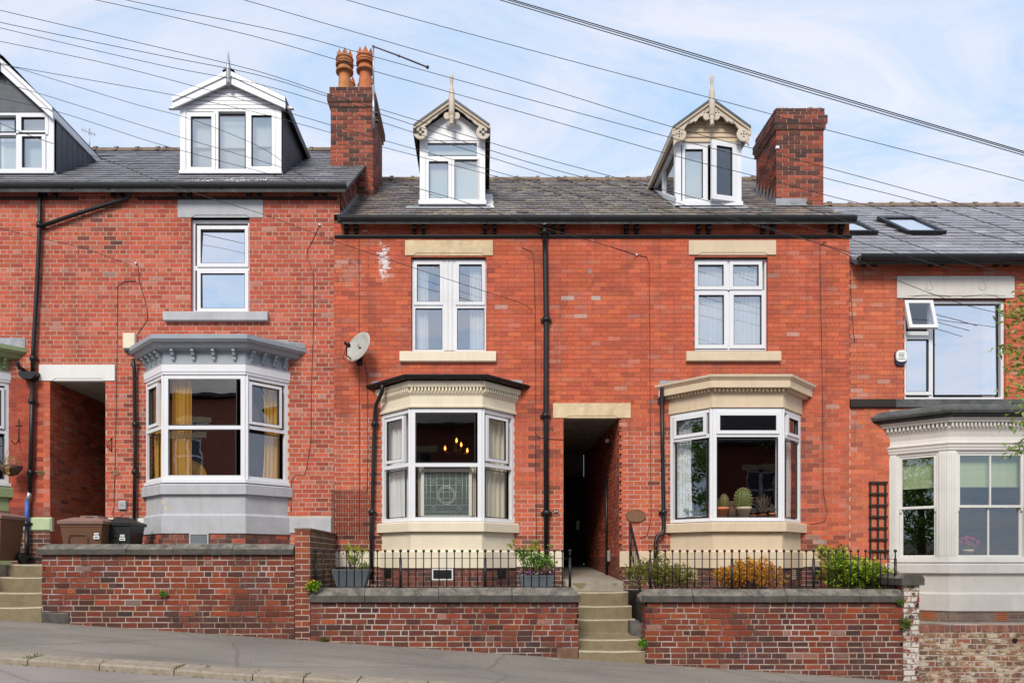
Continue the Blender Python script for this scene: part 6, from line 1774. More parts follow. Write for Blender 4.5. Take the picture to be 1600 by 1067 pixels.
def leaded_panel():
    f = B3.fc; u0, u1 = f.u_of(657), f.u_of(737); z0, z1 = B3.fz(809), B3.fz(731)
    cx, cy, _ = f.pt((u0 + u1) / 2, -0.14, 0)
    t = thing('leaded_glass_panel', 'leaded glass panel with round centre standing in the cream bay window', 'glass panel', (cx, cy, z0))
    mb = MB(); mb.ring(u0, u1, z0, z1, 0.05, -0.16, -0.12, f); mb.build('frame', M['sash_white'], t)
    mb = MB(); mb.box(u0 + .05, u1 - .05, -0.145, -0.14, z0 + .05, z1 - .05, f); mb.build('coloured_glass', M['leaded'], t)
    mb = MB(); a, b, c, d = u0 + .05, u1 - .05, z0 + .0, z1 - .05
    w = b - a; h = d - c; r = 0.004
    n = -0.137
    for i in range(1, 7): mb.tube([f.pt(a + w * i / 7, n, c), f.pt(a + w * i / 7, n, d)], r, 4)
    for i in range(1, 7): mb.tube([f.pt(a, n, c + h * i / 7), f.pt(b, n, c + h * i / 7)], r, 4)
    for i in (0.35, 6.65): mb.tube([f.pt(a + w * i / 7, n, c), f.pt(a + w * i / 7, n, d)], r, 4); mb.tube([f.pt(a, n, c + h * i / 7), f.pt(b, n, c + h * i / 7)], r, 4)
    for rr in (0.15, 0.125): mb.tube([f.pt(a + w / 2 + rr * math.cos(k * .2618), n + .002, c + h / 2 + rr * math.sin(k * .2618)) for k in range(25)], 0.006, 5, False)
    for sx in (1.5, 5.5):
        for sz in (1.5, 5.5):
            p, q = a + w * sx / 7, c + h * sz / 7
            mb.tube([f.pt(p + s, n + .002, q + e) for s, e in ((0.035, 0), (0, 0.035), (-0.035, 0), (0, -0.035), (0.035, 0))], 0.006, 5)
    mb.build('lead_strip', M['leadline'], t)
leaded_panel()
def shell_chair():
    f = B2.fc; u = f.u_of(284); x, y, _ = f.pt(u, -0.42, 0); z = B2.fz(752)
    t = thing('chair', 'yellow round backed chair behind the mustard curtain in the grey bay', 'chair', (x, y, z - 0.5))
    mb = MB()
    vs = []; n, m = 10, 8
    for j in range(m + 1):
        for i in range(n + 1):
            a = (i / n - 0.5); v = j / m
            wd = 0.22 * math.sqrt(max(0, 1 - (v * 1.0) ** 3 * 0.98)) if v > 0 else 0.22
            vs.append((x + 2 * a * wd * 1.15, y + 0.18 * (2 * a) ** 2 - 0.1, z - 0.1 + v * 0.5))
    mb.add(vs, [(j * (n + 1) + i, j * (n + 1) + i + 1, (j + 1) * (n + 1) + i + 1, (j + 1) * (n + 1) + i) for j in range(m) for i in range(n)], True)
    mb.build('backrest', M['yellow_chair'], t)
    m_ = MB(); m_.lathe(x, y + 0.1, [(0.001, -0.06), (0.2, -0.05), (0.24, 0.0), (0.22, 0.02), (0.001, -0.01)], 14, z - 0.08); m_.build('seat', M['yellow_chair'], t)
    m_ = MB(); m_.tube([(x, y + 0.1, z - 0.12), (x, y + 0.1, z - 0.5)], 0.03, 8); m_.build('leg', M['zinc'], t)
shell_chair()

# cacti and pots on the sill of the beige bay
def pot(t, x, y, z, r, h, mat, rim=True):
    mb = MB(); mb.lathe(x, y, [(r * 0.72, 0), (r * 0.95, h * 0.78), (r * 1.05, h * 0.78), (r * 1.08, h), (r * 0.95, h), (r * 0.9, h * 0.86), (0.001, h * 0.86)], 18, z); return mb.build('pot', M[mat], t)
def cactus_body(mb, x, y, z, r, h, ribs, col, spine):
    n = ribs * 4; m = 10
    vs = []
    mb.cur = col
    prof = [(math.sqrt(max(0.0, 1 - ((0.16 + 0.84 * (1 - math.cos(math.pi * j / m)) / 2) * 2 - 1) ** 2)), (1 - math.cos(math.pi * j / m)) / 2) for j in range(m + 1)]
    b = len(mb.v)
    for j, (s, v) in enumerate(prof):
        for i in range(n):
            a = 2 * math.pi * i / n
            k = 1 - 0.13 * (0.5 + 0.5 * math.cos(a * ribs))
            vs.append((x + r * max(s, 0.02) * k * math.cos(a), y + r * max(s, .02) * k * math.sin(a), z + h * v))
    mb.add(vs, [(j * n + i, j * n + (i + 1) % n, (j + 1) * n + (i + 1) % n, (j + 1) * n + i) for j in range(m) for i in range(n)], True)
    mb.add([vs[m * n + i] for i in range(n)], [tuple(range(n))])
    mb.cur = spine
    for i in range(ribs):
        a = math.pi / ribs + 2 * math.pi * i / ribs
        for j in range(1, m + 1):
            s, v = prof[j]
            c = Vector((x + r * max(s, .02) * math.cos(a), y + r * max(s, .02) * math.sin(a), z + h * v))
            for _ in range(5):
                d = Vector((math.cos(a), math.sin(a), R.uniform(-.3, .9))) + Vector((R.uniform(-.8, .8), R.uniform(-.8, .8), R.uniform(-.5, .5)))
                d.normalize(); q = c + d * r * 0.17; s_ = d.orthogonal().normalized() * 0.0028
                mb.add([c - s_, c + s_, q], [(0, 1, 2)])
SILL4 = B4.fz(808.5) + 0.0
def potted(label, px, w, hpx, mat, name='potted_plant', fr=None, dep=-0.17, base=None):
    fr = fr or B4.fc
    x, y, _ = fr.pt(fr.u_of(px), dep, 0)
    z = SILL4
    s = (D + y) / F
    t = thing(name, label, 'cactus' if 'cactus' in name else 'plant', (x, y, z), 'plants on the sill of the beige bay')
    pot(t, x, y, z, w * s / 2, hpx * s, mat)
    return t, x, y, z + hpx * s * 0.86, s
t, x, y, z, s = potted('two stubby cacti in an orange pot at the left of the beige bay front pane', 1131.5, 23, 17, 'pot_orange', 'potted_cactus')
mb = MB(); cactus_body(mb, x + 5 * s, y, z, 7.5 * s, 23 * s, 11, (0.12, 0.11, 0.035), (0.40, 0.30, 0.13)); cactus_body(mb, x - 8 * s, y + .03, z, 6 * s, 19 * s, 11, (0.12, 0.11, 0.035), (0.40, 0.30, 0.13)); mb.build('cactus_stem', M['cactus'], t, attr=True)
t, x, y, z, s = potted('large round ribbed cactus in a buff pot in the beige bay', 1167.5, 22, 17.5, 'pot_buff', 'potted_cactus')
mb = MB(); cactus_body(mb, x - 1 * s, y, z, 13.5 * s, 32 * s, 14, (0.10, 0.12, 0.03), (0.58, 0.45, 0.19)); mb.build('cactus_stem', M['cactus'], t, attr=True)
def twig_plant(t, x, y, z, s, h, spread, pal, n=26, leafy=0.6):
    st = MB(); lf = MB()
    for i in range(n):
        a = R.uniform(0, 6.28); r = R.random() ** 0.6 * spread
        tip = Vector((x + r * math.cos(a), y + r * math.sin(a) * 0.5, z + h * R.uniform(0.45, 1) * (1 - 0.3 * (r / spread) ** 2)))
        b = Vector((x + R.uniform(-.015, .015), y, z)); mid = b.lerp(tip, 0.55) + Vector((R.uniform(-.02, .02), 0, 0.02))
        st.tube([b, mid, tip], [0.006, 0.005, 0.003], 5)
        for k in range(7):
            if R.random() < leafy: leaf(lf, mid.lerp(tip, k / 6), rnd_dir(0.5), R.uniform(.02, .04), R.uniform(.01, .018), shade(R.choice(pal)))
    st.build('stem', M['bark'], t)
    if lf.v: lf.build('foliage', M['leaf'], t, attr=True)
t, x, y, z, s = potted('bare branching jade plant in a small red pot right of the round cactus', 1197.5, 12, 6, 'terracotta'); twig_plant(t, x, y, z, s, 39 * s, 17 * s, [(0.20, 0.11, 0.07), (0.26, 0.15, 0.09)], 34)
t, x, y, z, s = potted('small blue green succulent in a tiny red pot beside the round cactus', 1183, 10, 5, 'terracotta'); twig_plant(t, x, y, z, s, 12 * s, 6 * s, [(0.04, 0.13, 0.11), (0.06, 0.16, 0.13)], 10, 1)
t, x, y, z, s = potted('small twiggy plant in an orange pot at the right end of the beige bay sill', 1213, 10, 8, 'pot_orange'); twig_plant(t, x, y, z, s, 16 * s, 8 * s, [(0.2, 0.13, 0.07)], 12)
t, x, y, z, s = potted('leafy succulent in a brown pot at the right of the beige bay left pane', 1099, 11, 8, 'terracotta', fr=B4.fl); twig_plant(t, x, y, z, s, 27 * s, 12 * s, [(0.14, 0.15, 0.05), (0.25, 0.22, 0.08)], 26, 1)
t, x, y, z, s = potted('spiky green agave low in the beige bay left pane below the voile', 1069, 13, 5, 'pot_buff', fr=B4.fl); twig_plant(t, x, y, z, s, 15 * s, 12 * s, [(0.20, 0.24, 0.08), (0.32, 0.33, 0.14)], 22, 1)
t, x, y, z, s = potted('low trailing green plant between the agave and the leafy succulent', 1083, 14, 4, 'pot_buff', fr=B4.fl); twig_plant(t, x, y, z, s, 12 * s, 13 * s, [(0.12, 0.2, 0.05), (0.2, 0.26, 0.08)], 20, 1)
def sill_stone():
    x, y, _ = B4.fc.pt(B4.fc.u_of(1150), -0.24, 0); s = (D + y) / F
    mb = MB(); mb.lathe(x, y, [(0.06, 0), (0.09, 0.06), (0.085, 0.14), (0.06, 0.19), (0.05, 0.2), (0.075, 0.23), (0.06, 0.28), (0.001, 0.29)], 12, SILL4)
    tag(mb.build('sill_ornament', M['wicker'], base=True), 'brown knobbly ornament behind the orange pot and the round cactus', 'ornament')
sill_stone()
def pink_reflection():  # added pot in place of a hanging basket mirrored in the glass
    f = B5.fc; x, y, _ = f.pt(f.u_of(1532), -0.32, 0); z = B5.fz(872)
    t = thing('potted_plant', 'added pot of pink flowers standing in for a hanging basket reflected in the end bay', 'plant', (x, y, z))
    pot(t, x, y, z, 0.08, 0.15, 'pot_buff')
    mb = MB()
    for _ in range(120):
        v = rnd_dir(0.3); leaf(mb, Vector((x, y, z + 0.27)) + Vector((v.x * .16, v.y * .1, v.z * .08)), rnd_dir(.4), .04, .03, shade((0.65, 0.06, 0.22)))
    mb.build('blossom', M['petal'], t, attr=True)
    mb = MB()
    for _ in range(50):
        v = rnd_dir(0.0); leaf(mb, Vector((x, y, z + 0.18)) + Vector((v.x * .1, v.y * .07, v.z * .07)), rnd_dir(.2), .05, .03, shade((0.12, 0.2, 0.05)))
    mb.build('foliage', M['leaf'], t, attr=True)
pink_reflection()
# ================================================================== garden walls, steps
def coping_run(wall, xs, zb, zf, zt, y0=Y_WALL - 0.045, y1=Y_WALL + 0.30, endslope=(False, False)):
    """coping stones with a sloping weathered top and square face; xs are the joints"""
    for a, b in zip(xs, xs[1:]):
        j = R.uniform(-0.004, 0.004); g = 0.004
        mb = MB()
        prof = [(-y1, zb), (-y0, zb), (-y0, zf + j), (-(y0 + 0.11), zt + j), (-(y1 - 0.11), zt + j), (-y1, zf + j)]
        k = len(prof)
        aa, bb = a + g, b - g
        e0 = 0.10 if (endslope[0] and a == xs[0]) else 0; e1 = 0.10 if (endslope[1] and b == xs[-1]) else 0
        ins = lambda z: 1 if z > zf + 0.03 else 0
        pts = [FACE.pt(aa + e0 * ins(z), n, z) for n, z in prof] + [FACE.pt(bb - e1 * ins(z), n, z) for n, z in prof]
        mb.add(pts, [tuple(range(k)), tuple(range(k, 2 * k))[::-1]] + [(i, (i + 1) % k, k + (i + 1) % k, k + i) for i in range(k)])
        mb.build('coping_stone', M['coping'], wall)
XW = lambda px: PX(px, Y_WALL)
ZW = lambda py: PZ(py, Y_WALL)
def garden_wall(label, x0, x1, top, xs, zf, zt, grp='brick garden walls along the pavement', mat='brick_garden', colf=None, slope_ends=(False, False), mort='mortar_garden', phase=None):
    t = thing('garden_wall', label, 'wall', ((x0 + x1) / 2, Y_WALL + 0.11, zg(x1)), grp)
    mb = MB(); zb = zg(x1) - 0.3
    mb.box(x0 + .002, x1 - .002, Y_WALL + 0.006, Y_WALL + 0.25, zb, top)
    w = mb.build('wall_core', M[mort], t)
    fr = Fr(0, Y_WALL + 0.006, 0)
    bricks(t, w, fr, x0, x1, zb, top, colf or col_garden(top, 0), M[mat], course=0.0826, L=0.226, joint=0.013, bond='mix', depth=0.08, proud=0.006, cham=0.006, zphase=top, jig=0.004)
    for xx, a, s in ((x0, -90, -1), (x1, 90, 1)):
        f = Fr(xx - .004 * s, Y_WALL + 0.006 if s > 0 else Y_WALL + .25, rad(a))
        bricks(t, w, f, 0.0, 0.244, zb, top, colf or col_garden(top, 0), M[mat], course=0.0826, L=0.226, joint=0.013, depth=0.05, proud=0.005, cham=0.006, zphase=top, jig=0.003)
    if xs: coping_run(t, xs, top, zf, zt, endslope=slope_ends)
    return t
GW2 = garden_wall('tall brick garden wall with grey coping in front of the grey bay', XW(65), XW(460), ZW(866), [XW(p) for p in (59, 199, 272, 364, 459.5)], PZ(857.5, -2.045), PZ(849.5, -1.93), slope_ends=(True, False))
GW3 = garden_wall('brick garden wall with black railings in front of the cream bay', XW(485), XW(904), ZW(940), [XW(p) for p in (484, 570, 685, 800, 907)], PZ(930, -2.045), PZ(918, -1.93), slope_ends=(True, True))
GW4 = garden_wall('brick garden wall with black railings in front of the beige bay', XW(1008), XW(1411), ZW(940), [XW(p) for p in (1001, 1082, 1228, 1342, 1411)], PZ(930.5, -2.045), PZ(920, -1.93), slope_ends=(True, False))
def pier_three():
    """dividing wall between the grey and the cream gardens, its head rising at the pavement"""
    x0, x1 = XW(460.5), XW(484.5); top = ZW(828)
    t = thing('garden_wall', 'tall mossy dividing wall between the grey bay garden and the cream bay garden', 'wall', ((x0 + x1) / 2, -1.0, zg(x1)), 'dividing walls between the front gardens')
    mb = MB(); mb.box(x0 + .005, x1 - .005, Y_WALL + .004, -0.01, zg(x1) - 0.3, top - 0.02); w = mb.build('wall_core', M['mortar_mid'], t)
    def c3(x, z, y=0):
        c = pick([(0.24, 0.062, 0.030), (0.28, 0.082, 0.036), (0.20, 0.05, 0.028)])(x, z)
        if z - zg(x) < .2: c = dark(c, .6)
        return dark(c, R.uniform(0.1, .5)) if R.random() < .35 else c
    def c3s(x, z, y=0): return pick([(0.12, 0.075, 0.045), (0.10, 0.06, 0.04), (0.15, 0.085, 0.05), (0.16, 0.12, 0.06)])(x, z)
    bricks(t, w, Fr(0, Y_WALL + .004, 0), x0, x1, zg(x1) - .3, top, c3, M['brick_garden'], course=0.0826, joint=0.010, depth=.06, zphase=top, cham=.006)
    bricks(t, w, Fr(x1 - .005, Y_WALL + .004, rad(90)), 0.0, 1.98, -0.5, top, c3s, M['brick_garden'], course=0.0826, joint=0.010, depth=.06, zphase=top, cham=.006)
    mb = MB(); mb.box(x0 - .005, x1 + .01, Y_WALL - .0, -0.02, top, top + .03); mb.build('wall_cap', M['brick_cap'], t)
    flush(t)
M['brick_cap'] = plain('mossy brick cap', (0.17, 0.095, 0.06), 0.95, 0.3, 9, 0.6, (0.09, 0.075, 0.04), 0.7, 50)
pier_three()
def pier_four():
    x0, x1 = XW(1411.5), XW(1437); top = PZ(914, -2.03)
    t = thing('garden_wall', 'dividing wall with white painted end and black coping between the beige bay garden and the end garden', 'wall', ((x0 + x1) / 2, -1.0, zg(x1)), 'dividing walls between the front gardens')
    mb = MB(); mb.box(x0 + .005, x1 - .005, Y_WALL + .004, -0.01, zg(x1) - 0.3, top); w = mb.build('wall_core', M['mortar_garden'], t)
    bricks(t, w, Fr(0, Y_WALL + .004, 0), x0, x1, zg(x1) - .3, top, pick(GARDEN), M['brick_white'], course=0.0826, joint=0.010, depth=.06, zphase=top, cham=.008, jig=.004)
    bricks(t, w, Fr(x0 + .005, -.02, rad(-90)), 0.0, 1.9, -.9, top, pick(GARDEN), M['brick_garden'], course=0.0826, joint=0.010, depth=.06, zphase=top, cham=.008)
    mb = MB(); a, b = x0 - .045, x1 + .045; z = top
    mb.prism([(a, z), (b, z), (b, z + .10), (b - .06, z + .17), (a + .06, z + .17), (a, z + .10)], 0.02, 2.05, FACE); mb.build('coping_stone', M['coping'], t)
    flush(t)
pier_four()
def low_wall():
    x0, x1 = XW(1437.5), XW(1437) + 3.6; top = ZW(976)
    t = thing('garden_wall', 'low whitewashed flaking brick wall with upright brick top at the right edge', 'wall', ((x0 + x1) / 2, Y_WALL + .1, zg(x1)), 'brick garden walls along the pavement')
    mb = MB(); mb.box(x0, x1, Y_WALL + .03, Y_WALL + .25, zg(x1) - .3, top); w = mb.build('wall_core', M['mortar_garden'], t)
    fr = Fr(0, Y_WALL + .03, 0)
    bricks(t, w, fr, x0, x1, zg(x1) - .3, top - .115, pick([(.22, .12, .07), (.18, .09, .055), (.26, .14, .08), (.14, .08, .055), (.25, .09, .055)]), M['brick_paint'], course=.0826, joint=.011, bond='mix', depth=.07, zphase=top - .115, cham=.007, jig=.004)
    bricks(t, w, fr, x0, x1, top - .112, top + .002, pick([(0.24, .10, .07), (.20, .085, .06), (.28, .13, .09), (.16, .08, .065)]), M['brick_base'], course=.114, L=.077, joint=.010, depth=.1, proud=.012, zphase=top - .112, cham=.008, jig=.005)
    mb = MB(); mb.tube([(XW(1587), Y_WALL + .1, ZW(1000)), (XW(1587), Y_WALL - .004, ZW(1000))], .03, 12, False); mb.tube([(XW(1587), Y_WALL + .02, ZW(1000)), (XW(1587), Y_WALL + .0, ZW(1000))], .022, 12); mb.build('weep_pipe', M['black_paint'], t)
    flush(t)
low_wall()
M['step_worn'] = plain('foot worn sandstone', (0.42, 0.36, 0.26), 0.9, 0.15, 12, 0.35, (0.24, 0.2, 0.13))
# rendered foot repairs
for t, a, b, py0, py1, m_ in ((GW2, 65, 108, 957, 976, 'coping'), (GW3, 870, 903, 1012, 1036, 'brick_cap')):
    mb = MB(); mb.cbox(XW(a), XW(b), -0.02, 0.012, ZW(py1), ZW(py0), .008, Fr(0, Y_WALL, 0)); mb.build('render_patch', M[m_], t)
for t in (GW2, GW3, GW4): flush(t)

def steps(label, x0, x1, rows, name='stone_steps', ends=None):
    """rows: (front y, top z, back z)"""
    t = thing(name, label, 'steps', ((x0 + x1) / 2, rows[0][0], rows[0][1] - 0.2), 'stone garden steps up to the passages')
    for i, (y, z, zb) in enumerate(rows):
        yb = rows[i + 1][0] + 0.06 if i + 1 < len(rows) else y + 0.5
        zl = rows[i - 1][1] - 0.1 if i else z - 0.6
        xb = ends[i] if ends else x1
        mb = MB(); c = .012
        pts = []
        prof = [(y + .004, zl), (y, z - c * 2), (y + c, z - c * .3), (y + .04, z), (yb, zb), (yb, zl)]
        n = 7; vs = []
        for k in range(n + 1):
            xx = x0 + (xb - x0) * k / n
            wear = -0.012 * math.sin(math.pi * k / n) + R.uniform(-.003, .003)
            vs += [(xx, p[0] + (R.uniform(-.004, .004) if 0 < q < 4 else 0), p[1] + (wear if 0 < q < 4 else 0)) for q, p in enumerate(prof)]
        m = len(prof)
        fs = [(k * m + q, k * m + (q + 1) % m, (k + 1) * m + (q + 1) % m, (k + 1) * m + q) for k in range(n) for q in range(m)]
        fs += [tuple(range(m)), tuple(n * m + q for q in range(m))[::-1]]
        mb.add(vs, fs); so_ = mb.build('step', M['step_stone'], t)
        mb = MB(); vs2 = []  # pale strip for foot wear, with the tread's brighter light painted in
        for k in range(n + 1):
            a_ = vs[k * m + 1]; b_ = vs[k * m + 2]; c_ = vs[k * m + 3]
            vs2 += [(a_[0], a_[1] - .002, a_[2] + .006), (b_[0], b_[1] - .002, b_[2] + .003), (c_[0], c_[1] + R.uniform(0, .06), c_[2] + .003)]
        mb.add(vs2, [(k * 3 + q, k * 3 + 3 + q, k * 3 + 4 + q, k * 3 + 1 + q) for k in range(n) for q in (0, 1)]); mb.build('worn_nosing', M['step_worn'], so_)
    return t
YD = lambda d: d - D
st = steps('six worn sandstone steps between the railed walls up to the dark passage', XW(904.5), 2.385,
      [(YD(11.2), PZ(1016, YD(11.2)), PZ(1016, YD(11.2)) + .01), (YD(11.45), -1.145, -1.075), (YD(11.95), -.886, -.88), (YD(12.25), -.694, -.69), (YD(12.55), -.481, -.478), (YD(12.85), -.321, -.32)],
      ends=[2.385, 2.385, 2.40, 2.40, 2.40, 2.385])
mb = MB(); mb.add([(2.28, -1.45, -1.15), (2.44, -1.62, -1.15), (2.44, -1.2, -1.15), (2.28, -1.2, -1.15), (2.28, -1.45, -.90), (2.44, -1.62, -.93), (2.44, -1.2, -.9), (2.28, -1.2, -.9)], [(0, 1, 5, 4), (4, 5, 6, 7), (0, 4, 7, 3), (1, 2, 6, 5)]); mb.build('cheek_stone', M['grey_stone'], st)
steps('short flight of sandstone steps at the left edge beside the tall garden wall', -7.47, -6.415, [(YD(11.2), -.653, -.65), (YD(11.5), -.45, -.447), (YD(11.8), -.226, -.223), (YD(12.1), -.03, -.03)])
# dark gate at the far end of the passage
def gate():
    y = 4.35; x0, x1 = PX(880) + .02, PX(968) - .02
    t = thing('gate', 'dark boarded gate at the far end of the passage between the cream and beige houses', 'gate', ((x0 + x1) / 2, y, -.06))
    n = 8; w = (x1 - x0) / n
    for i in range(n):
        mb = MB(); mb.box(x0 + i * w + .004, x0 + (i + 1) * w - .004, y, y + .025, -.03, 1.95); mb.build('board', M['dark_wood'], t)
    mb = MB(); mb.box(x0, x1, y + .026, y + .06, .3, .42); mb.box(x0, x1, y + .026, y + .06, 1.5, 1.62); mb.build('rail', M['dark_wood'], t)
    mb = MB(); mb.box(x1 - .18, x1 - .12, y - .03, y - .001, .75, .95); mb.build('latch', M['zinc'], t)
gate()
mb = MB()
for px, py in ((938, 687), (938, 694)):
    pass
def lampfit():
    y = 0.9; x, z = PX(968) - .06, PZ(688, .9)
    t = thing('wall_lamp', 'small white lamp fitting high on the right wall of the dark passage', 'lamp', (x, y, z))
    m = MB(); m.ball((x, y, z), .045, 10, 6); m.build('lamp_globe', M['white_gloss'], t)
    m = MB(); m.box(x - .01, x + .056, y - .03, y + .03, z - .09, z - .05); m.build('lamp_base', M['black_paint'], t)
lampfit()

# ================================================================== railings
def railings(label, px0, px1, n, posts, pyt, pyr, pyb, cop, right_post_tall):
    y = -1.80
    x0, x1 = PX(px0, y), PX(px1, y); zt, zr, zb = PZ(pyt, y), PZ(pyr, y), PZ(pyb, y)
    t = thing('railing', label, 'railing', ((x0 + x1) / 2, y, cop), 'black iron railings on the garden walls')
    mb = MB(); mb.box(x0, x1, y - .015, y + .015, zr - .004, zr + .004); mb.build('top_rail', M['iron'], t)
    mb = MB(); mb.box(x0 + .0, x1, y - .018, y + .018, zb - .005, zb + .005); mb.build('bottom_rail', M['iron'], t)
    bm = MB(); h = zt - zb
    for i in range(n + 1):
        px = px0 + (px1 - px0) * i / n; x = PX(px, y)
        tall = any(abs(px - p) < 5.5 for p in posts)
        m = MB()
        if tall:
            m.tube([(x, y, cop - .03), (x, y, zr + .01)], .020, 8); m.tube([(x, y, zr), (x, y, zt)], .010, 8); m.ball((x, y, zt + .012), .025, 10, 6)
            m.build('railing_post', M['iron'], t)
        else:
            key = ('bar', round(h, 4))
            if key not in MESHES:
                b = MB(); b.tube([(0, 0, 0), (0, 0, h)], .0085, 7); b.ball((0, 0, h + .010), .022, 10, 6)
                me = bpy.data.meshes.new('railing_bar'); me.from_pydata(b.v, [], b.f); me.polygons.foreach_set('use_smooth', b.sm); me.materials.append(M['iron']); MESHES[key] = me
            link('railing_bar', MESHES[key], (x, y, zb), t)
    return t
railings('black ball topped railing on the wall in front of the cream bay', 493.5, 890.5, 33, (493, 625, 758, 890.5), 861.5, 872, 916.5, PZ(918, -1.9), True)
railings('black ball topped railing on the wall in front of the beige bay', 1016, 1399, 33, (1016, 1144.5, 1272, 1399), 861.5, 873, 916.5, PZ(920, -1.9), True)
def handrail():
    x = 2.535
    A, B = (x, -0.12, PZ(817, -.12)), (x, -0.92, PZ(880, -.92))
    t = thing('handrail', 'black iron handrail with thin bars climbing the right side of the steps', 'handrail', (x, -.9, -.9))
    mb = MB(); mb.tube([A, B, (x, -.95, B[2] - .06), (x, -.94, B[2] - .10)], .02, 8); mb.build('rail', M['iron'], t)
    mb = MB(); mb.tube([(x, A[1], A[2] - .42), (x, B[1], B[2] - .42)], .010, 6); mb.build('lower_rail', M['iron'], t)
    for i in range(6):
        k = i / 5; y = A[1] + (B[1] - A[1]) * k; z = A[2] + (B[2] - A[2]) * k
        post = i in (0, 5)
        m = MB(); m.tube([(x, y, z), (x, y, -1.0 if i == 5 else z - (.9 if i == 0 else .44))], .017 if post else .007, 7); m.build('railing_post' if post else 'railing_bar', M['iron'], t)
handrail()

# ================================================================== things fixed to the fronts
def sat_dish():
    c = Vector((PX(559, -.35), -.35, PZ(541, -.35)))
    t = thing('satellite_dish', 'grey oval satellite dish on the brick left of the upper cream window', 'satellite dish', (PX(562), -.03, PZ(566)))
    nrm = Vector((-.42, -.80, .26)).normalized(); side = nrm.cross(Vector((0, 0, 1))).normalized(); up = side.cross(nrm)
    a = rad(24); sx = side * math.cos(a) + up * math.sin(a); sy = -side * math.sin(a) + up * math.cos(a)
    mb = MB(); n, m = 28, 6; vs = []
    for j in range(m + 1):
        r = j / m
        for i in range(n):
            q = 2 * math.pi * i / n
            vs.append(c + sx * (.205 * r * math.cos(q)) + sy * (.265 * r * math.sin(q)) + nrm * (.055 * r * r - .055))
    b = len(vs)
    for i in range(n):
        q = 2 * math.pi * i / n; vs.append(c + sx * (.217 * math.cos(q)) + sy * (.277 * math.sin(q)) - nrm * .008)
    mb.add(vs, [(j * n + i, j * n + (i + 1) % n, (j + 1) * n + (i + 1) % n, (j + 1) * n + i) for j in range(m) for i in range(n)] + [(m * n + i, m * n + (i + 1) % n, b + (i + 1) % n, b + i) for i in range(n)], True)
    mb.build('reflector', M['dish'], t)
    e = c + nrm * .34 - sy * .12 - sx * .12
    mb = MB(); mb.tube([c - sy * .24, c - sy * .24 + nrm * .12, e], .011, 7); mb.build('feed_arm', M['black_paint'], t)
    mb = MB(); mb.tube([e - sx * .05, e + sx * .05], .026, 8); mb.tube([e + sx * .02, e + sx * .02 - nrm * .09], .03, 8); mb.build('receiver', M['black_paint'], t)
    mb = MB()
    for dx, dy in ((-.03, .01), (.04, .03), (.05, -.16)):
        mb.ball(c + sx * dx + sy * dy - nrm * .045, .012, 8, 4)
    mb.build('bolt', M['wicker'], t)
    mb = MB(); mb.tube([c - nrm * .05, c - nrm * .14, (PX(562), -.12, PZ(562)), (PX(562), -.02, PZ(562))], .02, 8); mb.box(PX(562) - .05, PX(562) + .05, -.03, -.006, PZ(562) - .1, PZ(562) + .1); mb.build('wall_bracket', M['black_paint'], t)
    mb = MB(); mb.tube([e, (PX(536, -.3), -.3, PZ(560, -.3)), (PX(545, -.1), -.1, PZ(570)), (PX(560), -.02, PZ(566))], .005, 5); mb.build('cable', M['cable'], t)
sat_dish()
def text_mesh(body, size, loc, mat, parent, name='lettering', align='CENTER', depth=.002):
    cu = bpy.data.curves.new(name, 'FONT'); cu.body = body; cu.size = size; cu.extrude = depth / 2; cu.align_x = align; cu.align_y = 'CENTER'
    o = bpy.data.objects.new('tmp', cu); COL.objects.link(o)
    bpy.context.view_layer.update()
    me = bpy.data.meshes.new_from_object(o.evaluated_get(bpy.context.evaluated_depsgraph_get()))
    bpy.data.objects.remove(o)
    me.transform(Matrix.Rotation(rad(90), 4, 'X'))
    me.materials.clear(); me.materials.append(mat)
    return link(name, me, loc, parent)
def alarm():
    x, z = PX(1405.5), PZ(559.5); t = thing('alarm_box', 'white and navy burglar alarm box on brick left of the big upper window', 'alarm box', (x, -.04, z - .13))
    def oval(n0, n1, w, h, dz, mat, nm):
        m = MB(); pts = []
        for k in range(24):
            q = 2 * math.pi * k / 24; c, s = math.cos(q), math.sin(q)
            pts.append((x + w * math.copysign(abs(c) ** .7, c), z + dz + h * math.copysign(abs(s) ** .7, s)))
        m.prism(pts, n0, n1, FACE); return m.build(nm, M[mat], t)
    oval(0.0, .045, .098, .13, -.005, 'navy', 'back_case'); oval(.045, .07, .092, .10, .02, 'white_gloss', 'front_cover')
    for i, (w, dz) in enumerate(((.045, .062), (.052, .034), (.048, .008), (.066, -.03))):
        m = MB()
        u = x - w
        while u < x + w - .008:
            l = R.uniform(.008, .016); m.box(u, min(u + l, x + w), .070, .0715, z + dz - .006, z + dz + .006, FACE); u += l + .004
        m.build('printed_line', M['ink'], t)
alarm()
def number_plate():
    x, z = PX(868.5), PZ(798.5); t = thing('number_plate', 'small black oval house number plate reading 64 beside the drainpipe', 'sign', (x, -.01, z - .03))
    m = MB(); m.prism([(x + .042 * math.cos(k * .2618), z + .034 * math.sin(k * .2618)) for k in range(24)], 0.003, .016, FACE); m.build('plate', M['black_paint'], t)
    text_mesh('64', .062, (x, -.0175, z), M['white_gloss'], t, 'numerals')
number_plate()
